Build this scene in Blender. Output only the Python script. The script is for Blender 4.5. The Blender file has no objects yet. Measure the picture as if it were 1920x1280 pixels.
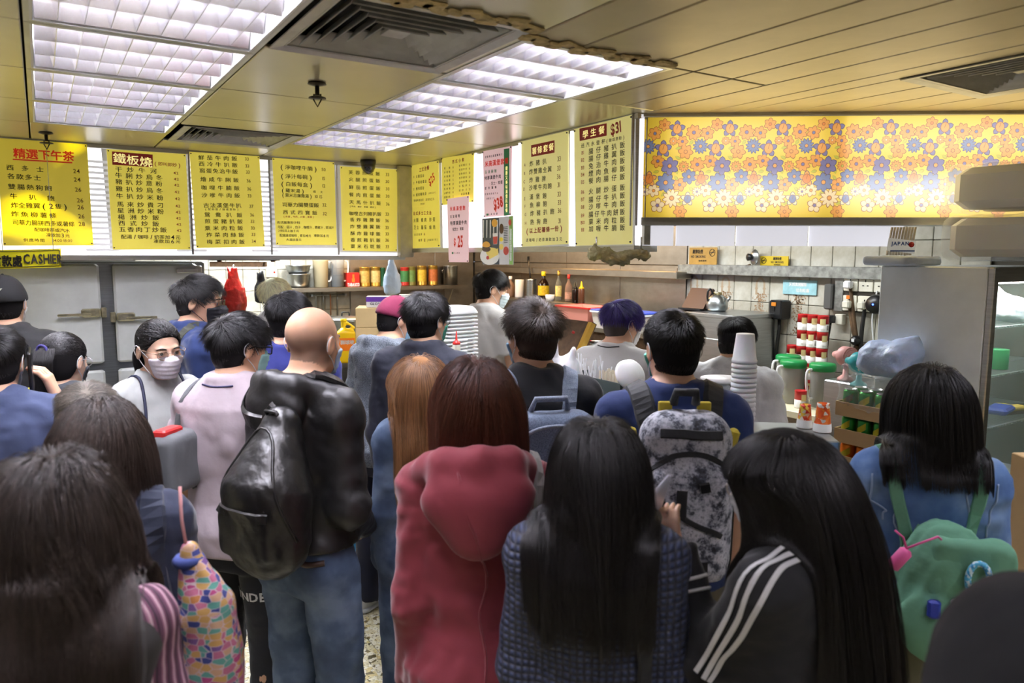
import bpy, math, random
import numpy as np
from mathutils import Vector, Matrix
random.seed(7); rng = np.random.default_rng(7)
S = bpy.context.scene; COL = S.collection
PI = math.pi
# ------------------------------------------------------------------ camera
F_PX, PITCH, ROLL, GA = 1379.0, 0.1167, 0.0030, 0.5693
CAM_Z = 1.95; CEIL = 2.57
cp, sp, cr, sr = math.cos(PITCH), math.sin(PITCH), math.cos(ROLL), math.sin(ROLL)
FW = Vector((0, cp, -sp)); UP0 = Vector((0, sp, cp)); RT0 = Vector((1, 0, 0))
RT = cr*RT0 + sr*UP0; UP = -sr*RT0 + cr*UP0
cam_data = bpy.data.cameras.new('camera'); cam = bpy.data.objects.new('camera', cam_data); COL.objects.link(cam)
cam.matrix_world = Matrix(((RT.x, UP.x, -FW.x, 0), (RT.y, UP.y, -FW.y, 0), (RT.z, UP.z, -FW.z, CAM_Z), (0, 0, 0, 1)))
cam_data.sensor_width = 36; cam_data.lens = F_PX/1920*36; cam_data.clip_start = .05
cam_data.dof.use_dof = True; cam_data.dof.focus_distance = 3.6; cam_data.dof.aperture_fstop = 3.2
S.camera = cam
# ------------------------------------------------------------------ world, lights, exposure
W = bpy.data.worlds.new('world'); S.world = W; W.use_nodes = True
W.node_tree.nodes['Background'].inputs[0].default_value = (.8, .85, 1, 1); W.node_tree.nodes['Background'].inputs[1].default_value = .25
S.view_settings.view_transform = 'Standard'; S.view_settings.look = 'None'; S.view_settings.gamma = 1
S.view_settings.use_curve_mapping = False
S.view_settings.exposure = 1.22
S.cycles.sample_clamp_indirect = 3; S.cycles.max_bounces = 7; S.cycles.diffuse_bounces = 3; S.cycles.glossy_bounces = 3
S.cycles.transmission_bounces = 5; S.cycles.transparent_max_bounces = 8; S.cycles.caustics_reflective = False; S.cycles.caustics_refractive = False
LAMP_W = 26.0          # each ceiling troffer
gXv = Vector((math.cos(GA), math.sin(GA), 0)); gYv = Vector((-math.sin(GA), math.cos(GA), 0))
def G(u, v, z=0): return gXv*u + gYv*v + Vector((0, 0, z))          # shop grid -> world
def ray(px, py): return FW + RT*((px-960)/F_PX) - UP*((py-640)/F_PX)
def P(px, py, d):                                                    # point seen at a pixel, d metres ahead
    r = ray(px, py); return Vector((0, 0, CAM_Z)) + r*(d/r.y)
def PZ(px, py, z): r = ray(px, py); return Vector((0, 0, CAM_Z)) + r*((z-CAM_Z)/r.z)
def PGX(px, py, u): r = ray(px, py); return Vector((0, 0, CAM_Z)) + r*(u/r.dot(gXv))
def PGY(px, py, v): r = ray(px, py); return Vector((0, 0, CAM_Z)) + r*(v/r.dot(gYv))
def uv(p): return p.dot(gXv), p.dot(gYv)
def area_light(name, loc, sx, sy, power, color, rot=(0, 0, 0)):
    l = bpy.data.lights.new(name, 'AREA'); l.shape = 'RECTANGLE'; l.size = sx; l.size_y = sy; l.energy = power; l.color = color
    o = bpy.data.objects.new(name, l); COL.objects.link(o); o.location = loc; o.rotation_euler = rot; return o
LAMPS = [(.303, 1.83+.605*i+.3) for i in range(4)] + [(1.518, 1.85+.605*i+.3) for i in range(4)]
LAMPS_FILL = [(2.625, .3)] + [(-.92, 1.83+.605*i+.3) for i in (0, 2, 3)]  # unseen troffers added to brighten the fridge doors, boards and right side
LAMPS_BEHIND = [(.303, 1.83-.605*(i+1)+.3) for i in (0, 1, 3, 5)] + [(1.518, -.3), (1.518, -1.5)] + [(-.92, 1.83+.605*i+.3) for i in (-3, -5)]
for i_, (u, v) in enumerate(LAMPS + LAMPS_FILL + LAMPS_BEHIND):
    area_light('troffer_light', G(u, v, CEIL+.085), .5, .5, LAMP_W if i_ < 12 else LAMP_W*.25, (.84, .90, 1.0), (0, 0, GA))
# lamps of the kitchen behind the counter: warm ones under the hood, cool tubes over the cold side
for u, v, pw in ((2.75, 6.5, 7), (3.55, 5.6, 7), (3.6, 4.6, 5)):
    area_light('hood_light', G(u, v, 2.42), .5, .2, pw, (1, .62, .28), (0, 0, GA))
for u, v, pw in ((3.1, 3.9, 14), (3.2, 2.9, 10), (1.3, 6.2, 26), (2.0, 6.3, 14)):
    area_light('kitchen_tube_light', G(u, v, 2.45), .9, .15, pw, (.95, .98, 1), (0, 0, GA+PI/2))

# ------------------------------------------------------------------ materials
def lin(c):
    if isinstance(c, str): c = tuple(int(c[i:i+2], 16) for i in (0, 2, 4))
    o = []
    for v in c:
        v /= 255; o.append(v/12.92 if v <= .04045 else ((v+.055)/1.055)**2.4)
    return (*o, 1)
MATS = {}
def nt(m): return m.node_tree.nodes, m.node_tree.links
def mat(name, col, rough=.5, metal=0, var=None, bump=None, spec=.5, sss=0, sheen=0, coat=0, emit=0, trans=0, alpha=1, scale3=None, ior=1.45):
    """Principled material; var=(noise scale, amount[, second colour]), bump=(noise scale, strength, distance)."""
    if name in MATS: return MATS[name]
    m = bpy.data.materials.new(name); m.use_nodes = True; MATS[name] = m
    N, L = nt(m); b = N['Principled BSDF']; c = lin(col)
    b.inputs['Base Color'].default_value = c; b.inputs['Roughness'].default_value = rough; b.inputs['Metallic'].default_value = metal
    b.inputs['Specular IOR Level'].default_value = spec; b.inputs['IOR'].default_value = ior
    if sss: b.inputs['Subsurface Weight'].default_value = sss; b.inputs['Subsurface Radius'].default_value = (.012, .005, .003); b.inputs['Subsurface Scale'].default_value = 1
    if sheen: b.inputs['Sheen Weight'].default_value = sheen; b.inputs['Sheen Roughness'].default_value = .4
    if coat: b.inputs['Coat Weight'].default_value = coat
    if trans: b.inputs['Transmission Weight'].default_value = trans
    if alpha < 1: b.inputs['Alpha'].default_value = alpha
    if emit: b.inputs['Emission Color'].default_value = c; b.inputs['Emission Strength'].default_value = emit
    if var or bump:
        tc = N.new('ShaderNodeTexCoord'); mp = N.new('ShaderNodeMapping'); L.new(tc.outputs['Object'], mp.inputs[0])
        if scale3: mp.inputs['Scale'].default_value = scale3
    if var:
        n = N.new('ShaderNodeTexNoise'); n.inputs['Scale'].default_value = var[0]; n.inputs['Detail'].default_value = 5; n.inputs['Roughness'].default_value = .6
        L.new(mp.outputs[0], n.inputs['Vector'])
        r = N.new('ShaderNodeValToRGB'); L.new(n.outputs['Fac'], r.inputs[0])
        a = var[1]; c2 = lin(var[2]) if len(var) > 2 else None
        r.color_ramp.elements[0].position = .32; r.color_ramp.elements[1].position = .68
        r.color_ramp.elements[0].color = (*[x*(1-a) for x in c[:3]], 1) if not c2 else c2
        r.color_ramp.elements[1].color = (*[min(1, x*(1+a)) for x in c[:3]], 1) if not c2 else c
        L.new(r.outputs[0], b.inputs['Base Color'])
        if emit: L.new(r.outputs[0], b.inputs['Emission Color'])
    if bump:
        n = N.new('ShaderNodeTexNoise'); n.inputs['Scale'].default_value = bump[0]; n.inputs['Detail'].default_value = 3
        L.new(mp.outputs[0], n.inputs['Vector'])
        u = N.new('ShaderNodeBump'); u.inputs['Strength'].default_value = bump[1]; u.inputs['Distance'].default_value = bump[2] if len(bump) > 2 else .004
        L.new(n.outputs['Fac'], u.inputs['Height']); L.new(u.outputs[0], b.inputs['Normal'])
    return m
def steel(name, col=(176, 178, 178), rough=.28, sc=(2, 2, 60), amt=.12):
    m = mat(name, col, rough, 1, var=(3, amt), bump=(6, .08, .002), scale3=sc); return m
def ramp_mat(name, build, rough=.8, sheen=0, bumpd=0):
    """Material whose base colour comes from build(N, L, coord) -> colour socket."""
    if name in MATS: return MATS[name]
    m = bpy.data.materials.new(name); m.use_nodes = True; MATS[name] = m
    N, L = nt(m); b = N['Principled BSDF']; b.inputs['Roughness'].default_value = rough
    if sheen: b.inputs['Sheen Weight'].default_value = sheen
    tc = N.new('ShaderNodeTexCoord'); out = build(N, L, tc.outputs['Object'])
    col, hgt = out if isinstance(out, tuple) else (out, None)
    L.new(col, b.inputs['Base Color'])
    if hgt is not None:
        u = N.new('ShaderNodeBump'); u.inputs['Strength'].default_value = .6; u.inputs['Distance'].default_value = bumpd
        L.new(hgt, u.inputs['Height']); L.new(u.outputs[0], b.inputs['Normal'])
    return m
def ramp(N, L, fac, stops, const=False):
    r = N.new('ShaderNodeValToRGB'); L.new(fac, r.inputs[0]); e = r.color_ramp.elements
    if const: r.color_ramp.interpolation = 'CONSTANT'
    while len(e) < len(stops): e.new(.5)
    for i, (p, c) in enumerate(stops): e[i].position = p; e[i].color = lin(c)
    return r.outputs[0]

# ------------------------------------------------------------------ mesh building
class MB:
    """Collects shapes for ONE mesh object."""
    def __init__(s): s.v = []; s.f = []; s.m = []; s.mi = 0; s.sm = []
    def add(s, vs, fs, smooth=False):
        o = len(s.v); s.v += [tuple(p) for p in vs]
        for f in fs: s.f.append([o+i for i in f]); s.m.append(s.mi); s.sm.append(smooth)
        return s
    def box(s, c, d, rot=0, M=None, top=1.0, bev=0):
        x, y, z = d[0]/2, d[1]/2, d[2]/2
        if bev:
            b = min(bev, x*.9, y*.9, z*.9); vs = []; 
            for zz, k in ((-z, b), (-z+b, 0), (z-b, 0), (z, b)):
                X, Y = x-k, y-k
                for px, py in ((-X+b, -Y), (X-b, -Y), (X, -Y+b), (X, Y-b), (X-b, Y), (-X+b, Y), (-X, Y-b), (-X, -Y+b)): vs.append((px, py, zz))
            fs = [list(range(7, -1, -1)), list(range(24, 32))] + [(i*8+j, i*8+(j+1) % 8, i*8+8+(j+1) % 8, i*8+8+j) for i in range(3) for j in range(8)]
        else:
            vs = [(a*x*k, b*y*k, cc*z) for cc, k in ((-1, 1), (1, top)) for a, b in ((-1, -1), (1, -1), (1, 1), (-1, 1))]
            fs = [(3, 2, 1, 0), (4, 5, 6, 7), (0, 1, 5, 4), (1, 2, 6, 5), (2, 3, 7, 6), (3, 0, 4, 7)]
        R = (M if M is not None else Matrix.Rotation(rot, 3, 'Z')); c = Vector(c)
        return s.add([R @ Vector(p) + c for p in vs], fs)
    def lathe(s, prof, c=(0, 0, 0), n=20, M=None, smooth=True, cap=True):
        """prof: [(radius, z)...] turned about local z."""
        vs = []; c = Vector(c)
        for r, z in prof:
            for i in range(n): t = 2*PI*i/n; vs.append(Vector((r*math.cos(t), r*math.sin(t), z)))
        fs = [(k*n+i, k*n+(i+1) % n, (k+1)*n+(i+1) % n, (k+1)*n+i) for k in range(len(prof)-1) for i in range(n)]
        if cap:
            if prof[0][0] > 1e-5: fs.append(list(range(n-1, -1, -1)))
            if prof[-1][0] > 1e-5: fs.append([(len(prof)-1)*n+i for i in range(n)])
        if M is not None: vs = [M @ p for p in vs]
        return s.add([p+c for p in vs], fs, smooth)
    def tube(s, pts, r, n=8, closed=False, flat=None):
        """round tube along pts; r number or list; flat=(k, axis) squashes the section."""
        pts = [Vector(p) for p in pts]; K = len(pts); rs = r if hasattr(r, '__len__') else [r]*K; vs = []; prev = None
        for i, p in enumerate(pts):
            t = (pts[(i+1) % K]-pts[i-1]) if closed else (pts[min(i+1, K-1)]-pts[max(i-1, 0)])
            t.normalize()
            a = prev - t*prev.dot(t) if prev is not None else t.orthogonal()
            a.normalize(); prev = a; b = t.cross(a)
            for j in range(n): q = 2*PI*j/n; vs.append(p + a*math.cos(q)*rs[i] + b*math.sin(q)*rs[i])
        fs = [(k*n+i, k*n+(i+1) % n, ((k+1) % K)*n+(i+1) % n, ((k+1) % K)*n+i) for k in range(K if closed else K-1) for i in range(n)]
        if not closed: fs += [list(range(n-1, -1, -1)), [(K-1)*n+i for i in range(n)]]
        return s.add(vs, fs, True)
    def ribbon(s, pts, nrm, w, t):
        """flat strap along pts, nrm = outward normals, width w, thickness t."""
        K = len(pts); vs = []; pts = [Vector(p) for p in pts]
        ws = w if hasattr(w, '__len__') else [w]*K
        for i in range(K):
            d = (pts[min(i+1, K-1)]-pts[max(i-1, 0)]).normalized(); n = Vector(nrm[i]).normalized(); b = d.cross(n).normalized()
            hw = ws[i]/2
            for x, y in ((-1, 0), (-.8, 1), (.8, 1), (1, 0)): vs.append(pts[i] + b*hw*x + n*t*y)
        fs = [(k*4+i, k*4+(i+1) % 4, k*4+4+(i+1) % 4, k*4+4+i) for k in range(K-1) for i in range(4)] + [(3, 2, 1, 0), ((K-1)*4, (K-1)*4+1, (K-1)*4+2, (K-1)*4+3)]
        return s.add(vs, fs, False)
    def quad(s, a, b, c, d): return s.add([a, b, c, d], [(0, 1, 2, 3)])
    def slab(s, a, b, c, d, t):
        """quad a..d (counter-clockwise seen from the front) with thickness t backwards."""
        a, b, c, d = map(Vector, (a, b, c, d)); n = (b-a).cross(d-a).normalized()*t
        return s.add([a-n, b-n, c-n, d-n, a, b, c, d], [(3, 2, 1, 0), (4, 5, 6, 7), (0, 1, 5, 4), (1, 2, 6, 5), (2, 3, 7, 6), (3, 0, 4, 7)])
    def mesh(s, name, mats):
        me = bpy.data.meshes.new(name); me.from_pydata(s.v, [], s.f)
        for m in (mats if isinstance(mats, (list, tuple)) else [mats]): me.materials.append(m)
        if len(set(s.m)) > 1: me.polygons.foreach_set('material_index', s.m)
        me.polygons.foreach_set('use_smooth', s.sm); me.update(); return me
    def obj(s, name, mats, parent=None, loc=None, rot=None):
        o = link(name, s.mesh(name, mats), parent, loc, rot)
        if name in ('lettering', 'print', 'printed_flowers', 'picture', 'trouser_lettering', 'cage', 'ear_loops', 'eyebrows', 'pin_holes', 'lenses', 'blades', 'basket_wall', 'wire_shelf', 'printed_label', 'yellow_stripe', 'hangers', 'hanging_wires', 'bottle_print', 'emblem', 'pins'): o['kind'] = 'stuff'
        return o
def link(name, data, parent=None, loc=None, rot=None):
    o = bpy.data.objects.new(name, data); COL.objects.link(o)
    if parent is not None: o.parent = parent
    if loc is not None: o.location = loc
    if rot is not None: o.rotation_euler = (0, 0, rot) if not hasattr(rot, '__len__') else rot
    return o
def tag(o, label, cat, group=None, kind=None):
    if label: o['label'] = label
    if cat: o['category'] = cat
    if group: o['group'] = group
    if kind: o['kind'] = kind
    return o
def thing(name, label, cat, loc=(0, 0, 0), rot=0, group=None):
    return tag(link(name, None, None, loc, rot), label, cat, group)
def struct(o): o['kind'] = 'structure'; return o
def dup(root, loc, rot=None, label=None, parent=None):
    r = root.copy(); COL.objects.link(r); r.location = loc
    if rot is not None: r.rotation_euler = (0, 0, rot) if not hasattr(rot, '__len__') else rot
    if label: r['label'] = label
    if parent is not None: r.parent = parent
    for ch in list(root.children):
        c = ch.copy(); COL.objects.link(c); c.parent = r
        for g in list(ch.children): d = g.copy(); COL.objects.link(d); d.parent = c
    return r
# ------------------------------------------------------------------ room shell
m_ceil = mat('painted_ceiling_metal', (202, 196, 168), .3, .5, var=(1.5, .08), bump=(2, .05, .01))
m_strip = mat('painted_ceiling_strip', (184, 172, 138), .42, .3, var=(4, .1), bump=(3, .06, .01))
m_dark = mat('dark_void', (18, 17, 15), .9)
m_alu = steel('aluminium', (190, 190, 186), .35)
m_alu_dirty = mat('dirty_aluminium', (150, 146, 130), .45, .7, var=(9, .35))
m_wallp = mat('plain_wall_paint', (190, 182, 165), .7, var=(2, .06))
def terrazzo(N, L, co):
    v = N.new('ShaderNodeTexVoronoi'); v.inputs['Scale'].default_value = 48; L.new(co, v.inputs['Vector'])
    n = N.new('ShaderNodeTexNoise'); n.inputs['Scale'].default_value = 95; n.inputs['Detail'].default_value = 4; L.new(co, n.inputs['Vector'])
    a = ramp(N, L, v.outputs['Color'], [(0, (96, 84, 40)), (.14, (120, 104, 52)), (.2, (228, 218, 176)), (.5, (244, 238, 214)), (.7, (224, 206, 140)), (.85, (250, 246, 230))], True)
    b = ramp(N, L, n.outputs['Fac'], [(0, (70, 60, 30)), (.36, (120, 104, 58)), (.44, (255, 255, 255)), (1, (255, 255, 255))])
    x = N.new('ShaderNodeMix'); x.data_type = 'RGBA'; x.blend_type = 'MULTIPLY'; x.inputs[0].default_value = .85
    L.new(a, x.inputs[6]); L.new(b, x.inputs[7]); return x.outputs[2]
m_terr = ramp_mat('terrazzo', terrazzo, .32)
U0, U1, V0, V1 = -1.5, 4.1, -2.2, 7.2
fl = MB().box((0, 0, -.06), (U1-U0+.4, V1-V0+.4, .1)); floor = struct(fl.obj('floor', m_dark, None, G((U0+U1)/2, (V0+V1)/2, 0), GA))
fl_loc = floor.location.copy()
tile_me = MB().box((0, 0, -.005), (.697, .697, .012), bev=.002).mesh('floor_tile', m_terr)
for i in range(8):
    for j in range(14):
        u = U0+.35+i*.7; v = V0+.35+j*.7 - (.25 if False else 0)
        c = G(u, v, 0) - fl_loc
        o = link('floor_tile', tile_me, floor, Matrix.Rotation(-GA, 3, 'Z') @ c, (0, 0, (PI/2)*((i*3+j*5) % 4)))
# ceiling: dark plenum slab with real panels under it; holes stay open for lamps and vents
ceiling = struct(MB().box((0, 0, .1), (U1-U0+.4, V1-V0+.4, .05)).obj('ceiling', m_dark, None, G((U0+U1)/2, (V0+V1)/2, CEIL+.12), GA))
def ceil_child(name, mb, m, u, v, z=CEIL):
    p = Matrix.Rotation(-GA, 3, 'Z') @ (G(u, v, z) - ceiling.location)
    return mb.obj(name, m, ceiling, p)
def panel(u0, u1, v0, v1, m=m_ceil, name='ceiling_panel', t=.012):
    g = .0035
    return ceil_child(name, MB().box((0, 0, t/2), (u1-u0-2*g, v1-v0-2*g, t), bev=.003), m, (u0+u1)/2, (v0+v1)/2)
VENTS = [(.62, 1.19, 1.75, 2.33), (.63, 1.21, 3.93, 4.49), (2.59, 3.15, .98, 1.52)]
mv = [1.83+.605*i for i in range(5)]                     # joints 1.83 .. 4.25
# left strip of panels (beyond the left lamp row)
for i in range(-7, 5):
    panel(-.62, .0, 1.83+.605*i, 1.83+.605*(i+1)); panel(-1.5, -1.22, 1.83+.605*i, 1.83+.605*(i+1))
    if i not in (0, 2, 3, -3, -5): panel(-1.22, -.62, 1.83+.605*i, 1.83+.605*(i+1))
    if i in (-3, -5, -7): panel(.0, .61, 1.83+.605*i, 1.83+.605*(i+1))
panel(.0, .61, 4.26, 4.86)
# between the two lamp rows
for a, b in ((2.34, 3.0), (3.0, 3.64), (3.64, 3.92), (4.5, 4.86)): panel(.61, 1.225, a, b)
panel(1.19, 1.225, 1.75, 2.33); panel(1.21, 1.225, 3.92, 4.5)
panel(1.225, 2.28, 4.28, 4.86)
for a, b in ((2.42, 3.03), (3.03, 3.68), (3.68, 4.28)): panel(1.81, 2.28, a, b)
for a, b in ((1.81, 1.91), (1.91, 2.1), (2.1, 2.28)): panel(a, b, 1.848, 2.42, m_strip, 'ceiling_strip')
for i in range(-6, 0):
    panel(.61, 1.225, 1.83+.605*i-.08, 1.83+.605*(i+1)-.08)
# kitchen ceiling
for i in range(5):
    panel(2.28+i*.364, 2.28+(i+1)*.364, 2.5, 7.2); 
for i in range(7): panel(-1.5+i*.54, -1.5+(i+1)*.54, 4.9, 7.2)
# long strips on the right, running towards the corner of the counter
edges = [1.225, 1.41, 1.73, 1.91, 2.1, 2.28, 2.48, 2.59, 2.78, 2.97, 3.15, 3.34, 3.53, 3.72, 3.91, 4.1]
for i in range(len(edges)-1):
    a, b = edges[i], edges[i+1]; vend = 1.845 if b <= 1.82 else (2.49 if b > 2.28 else 1.845)
    segs = [(-2.2, 1.845)] if a < 2.27 else [(-2.2, 2.49)]
    if a >= 2.58 and b <= 3.16: segs = [(-2.2, .98), (1.52, 2.49)]
    if a < 1.8: segs = [(-2.2, -1.805), (-1.195, -.605), (.005, segs[0][1])]
    if a == 1.73: panel(1.825, b, -1.805, -1.195, m_strip, 'ceiling_strip'); panel(1.825, b, -.605, .005, m_strip, 'ceiling_strip')
    if 2.27 < a < 2.96 and b < 2.98:
        segs = [(-2.2, -.005)] + [(max(.605, s0), s1) for s0, s1 in segs if s1 > .61]
        if a == 2.28: panel(2.28, 2.32, -.005, .605, m_strip, 'ceiling_strip')
        if b == 2.97: panel(2.932, 2.97, -.005, .605, m_strip, 'ceiling_strip')
    for v0, v1 in segs:
        panel(a, b, v0, v1, m_strip, 'ceiling_strip')
# walls
def wall(name, a, b, z0, z1, m, t=.1):
    a = Vector(a); b = Vector(b); d = b-a; c = (a+b)/2
    return struct(MB().box((0, 0, 0), (d.length, t, z1-z0)).obj(name, m, None, (c.x, c.y, (z0+z1)/2), math.atan2(d.y, d.x)))
wall('wall_left', G(U0-.06, V0), G(U0-.06, V1), 0, CEIL+.2, m_wallp); wall('wall_rear', G(U0, V0-.06), G(U1, V0-.06), 0, CEIL+.2, m_wallp)
wall_r = wall('wall_right', G(U1+.06, V0), G(U1+.06, V1), 0, CEIL+.2, mat('grey_grout', (92, 88, 78), .9))
wall_b = wall('wall_back', G(U0, V1+.06), G(U1, V1+.06), 0, CEIL+.2, MATS['grey_grout'])
# wall tiles: 150 x 200 mm, white and greasy; some carry a printed brown arch
m_tile = mat('white_wall_tile', (206, 205, 194), .22, var=(5, .2, (158, 150, 130)), bump=(3, .05, .006), coat=.3)
m_arch = mat('brown_tile_print', (168, 148, 122), .4); m_spray = mat('brown_tile_spray', (150, 122, 92), .5)
tile_plain = MB().box((0, 0, 0), (.1465, .012, .1965), bev=.003).mesh('wall_tile', m_tile)
def deco(kind):
    mb = MB().box((0, 0, 0), (.1465, .012, .1965), bev=.003)
    mb.mi = 1
    if kind == 'arch':
        pts = [(-.032, -.05)] + [(-.032*math.cos(t), .02+.04*math.sin(t)) for t in np.linspace(0, PI, 13)] + [(.032, -.05)]
        for i in range(len(pts)-1):
            (x0, z0), (x1, z1) = pts[i], pts[i+1]; d = Vector((x1-x0, z1-z0)).normalized(); n = Vector((-d.y, d.x))*.008
            mb.add([(x0-n.x, -.0066, z0-n.y), (x1-n.x, -.0066, z1-n.y), (x1+n.x, -.0066, z1+n.y), (x0+n.x, -.0066, z0+n.y)], [(0, 1, 2, 3)])
        for sx in (-1, 1): mb.add([(sx*.032-.014, -.0067, -.012), (sx*.032+.014, -.0067, -.012), (sx*.032+.012, -.0067, -.002), (sx*.032-.012, -.0067, -.002)], [(0, 1, 2, 3)])
        lo, hi, n = -.095, -.04, 90
    else: lo, hi, n = -.095, .095, 170
    mb.mi = 2
    for _ in range(n):
        z = random.uniform(lo, hi); x = random.gauss(.0, .026); r = random.uniform(.0015, .0055)
        if abs(x) > .068: continue
        mb.add([(x+r*math.cos(t), -.0068, z+r*math.sin(t)*1.2) for t in (0, 1.05, 2.1, 3.14, 4.2, 5.25)], [(5, 4, 3, 2, 1, 0)])
    return mb.mesh('wall_tile', [m_tile, m_arch, m_spray])
tile_arch, tile_spray = deco('arch'), deco('spray')
def tile_on(wallo, p, rot, me):
    q = Matrix.Rotation(-wallo.rotation_euler.z, 3, 'Z') @ (Vector(p)-wallo.location)
    link('wall_tile', me, wallo, q, rot - wallo.rotation_euler.z)
u0t, v0t = uv(PGX(1288, 557, 4.1)); zrow = PGX(1288, 557, 4.1).z        # a joint crossing seen in the photograph
for j in range(14):                                                     # columns towards the camera
    for k in range(-4, 6):
        v = v0t - .075 - j*.15; z = zrow + .1 + k*.2
        if z > 2.2 or z < .9: continue
        me = tile_plain
        if j % 2 == 0 and j < 8 and k == 0: me = tile_arch
        elif j % 2 == 0 and j < 8 and k == -1: me = tile_spray
        elif j == 4 and k == -2: me = tile_arch
        tile_on(wall_r, G(4.1-.001, v, z), GA-PI/2, me)
ub, vb = uv(PGY(545, 505, 7.2)); zb = PGY(545, 505, 7.2).z
for j in range(-9, 8):
    for k in range(-6, 2):
        u = ub + .075 + j*.15; z = zb + .1 + k*.2
        if .75 < z < 2.2: tile_on(wall_b, G(u, 7.2-.001, z), GA, tile_plain)

# ------------------------------------------------------------------ ceiling lamps (mirror louvre troffers)
m_mirror = mat('mirror_louvre', (244, 242, 250), .26, .75, var=(6, .05))
m_white_em = mat('fluorescent_tube', (255, 246, 255), .5, emit=42)
m_lampwhite = mat('lamp_housing_white', (235, 235, 235), .4)
def make_troffer():
    t = thing('ceiling_light', None, None)
    h = MB(); w = .57
    for x, y, dx, dy in ((0, w/2, w, .012), (0, -w/2, w, .012), (w/2, 0, .012, w), (-w/2, 0, .012, w)): h.box((x, y, .055), (dx, dy, .115))
    h.box((0, 0, .118), (w+.02, w+.02, .01)); h.obj('housing', m_lampwhite, t)
    rim = MB()
    for x, y, dx, dy in ((0, w/2+.008, w+.03, .014), (0, -w/2-.008, w+.03, .014), (w/2+.008, 0, .014, w), (-w/2-.008, 0, .014, w)): rim.box((x, y, .002), (dx, dy, .01))
    rim.obj('rim', m_alu, t)
    tb = MB().tube([(-.26, 0, .068), (.26, 0, .068)], .0125, 10).mesh('tube', m_white_em)
    for i in (-1, 0, 1): link('tube', tb, t, (0, i*w/3, 0))
    def wedge(L, hw, H, along):
        pr = [(-hw, H), (-hw*.55, H*.5), (-.0012, 0), (.0012, 0), (hw*.55, H*.5), (hw, H)]; vs = []
        for e in (-L/2, L/2):
            for a, z in pr: vs.append((e, a, z) if along == 'x' else (a, e, z))
        n = 6; fs = [(i, i+1, n+i+1, n+i) for i in range(n-1)] + [(5, 0, n, n+5), tuple(range(n)), tuple(range(2*n-1, n-1, -1))]
        return MB().add(vs, fs).mesh('louvre_blade', m_mirror)
    lb = wedge(w-.02, .046, .07, 'x'); cb = wedge(w/3-.006, .016, .058, 'y')
    for i in range(4): link('louvre_blade', lb, t, (0, -w/2+w/3*i + (.012 if i == 0 else -.012 if i == 3 else 0), .003))
    for c in range(3):
        for k in range(1, 9): link('cross_blade', cb, t, (-w/2 + w*k/9, -w/2+w/6+w/3*c, .004))
    return t
tro = make_troffer()
ordn = ['nearest the camera', 'second from the camera', 'third from the camera', 'fourth, next to the menu boards']
for i, (u, v) in enumerate(LAMPS + LAMPS_FILL + LAMPS_BEHIND):
    row = 'left lamp row' if i < 4 else 'right lamp row'
    lab = 'square louvre ceiling light, %s, %s' % (row, ordn[i % 4])
    if i >= 8: lab = 'unseen square louvre ceiling light beyond the edge of the picture'
    o = tro if i == 0 else dup(tro, (0, 0, 0))
    o.location = G(u, v, CEIL); o.rotation_euler = (0, 0, GA); tag(o, lab, 'ceiling light', 'louvre ceiling lights')
# ------------------------------------------------------------------ air vents
m_vent = mat('grey_vent_metal', (196, 196, 192), .45, .3, var=(8, .15))
def make_vent(w, d, n, label):
    t = thing('air_vent', label, 'air vent')
    MB().box((0, 0, .09), (w, d, .01)).obj('back_plate', m_dark, t)
    for k in range(n):
        f = 1 - k/n; a, b = w/2*f, d/2*f; ia, ib = a-.022-(.02 if k == 0 else 0), b-.022-(.02 if k == 0 else 0)
        if ib < .02 or ia < .02: break
        zo, zi = -.006+.004*(k > 0), .03
        if k == 0: zi = .0
        vs = [(sx*a, sy*b, zo) for sx, sy in ((-1, -1), (1, -1), (1, 1), (-1, 1))] + [(sx*ia, sy*ib, zi) for sx, sy in ((-1, -1), (1, -1), (1, 1), (-1, 1))]
        vs += [(x, y, z+.004) for x, y, z in vs]
        fs = [(i, 4+i, 4+(i+1) % 4, (i+1) % 4) for i in range(4)] + [(8+i, 8+(i+1) % 4, 12+(i+1) % 4, 12+i) for i in range(4)] + [(i, (i+1) % 4, 8+(i+1) % 4, 8+i) for i in range(4)] + [(4+i, 12+i, 12+(i+1) % 4, 4+(i+1) % 4) for i in range(4)]
        MB().add(vs, fs).obj('frame' if k == 0 else 'louvre_ring', m_vent, t)
    MB().box((0, 0, .015), (w*.12, d*.12, .01)).obj('centre_plate', m_vent, t)
    return t
for (a, b, c, d), n, lab in zip(VENTS, (8, 9, 9), ('large square grey air vent in the ceiling between the lamp rows', 'smaller square air vent in front of the curry and steak menu boards', 'square air vent in the yellow lit strip ceiling above the floral light box')):
    o = make_vent(b-a, d-c, n, lab); o.location = G((a+b)/2, (c+d)/2, CEIL); o.rotation_euler = (0, 0, GA); o['group'] = 'ceiling air vents'
# crumbling plaster round the big vent and lamp end
m_crumb = mat('crumbling_sealant', (196, 176, 128), .9, var=(20, .3), bump=(40, 1, .01))
cmb = MB()
for i in range(34):
    u = .62 + .0348*i; v = 1.725 + .02*math.sin(i*1.7) + (.1 if u > 1.2 else 0)*1.0
    cmb.box(G(u, v, CEIL-.004), (.05+.02*random.random(), .03+.02*random.random(), .012), GA+random.uniform(-.4, .4), bev=.005)
c_ = cmb.obj('sealant', m_crumb); c_.parent = ceiling; c_.matrix_parent_inverse = (Matrix.Translation(ceiling.location) @ Matrix.Rotation(GA, 4, 'Z')).inverted(); c_['kind'] = 'stuff'
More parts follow.
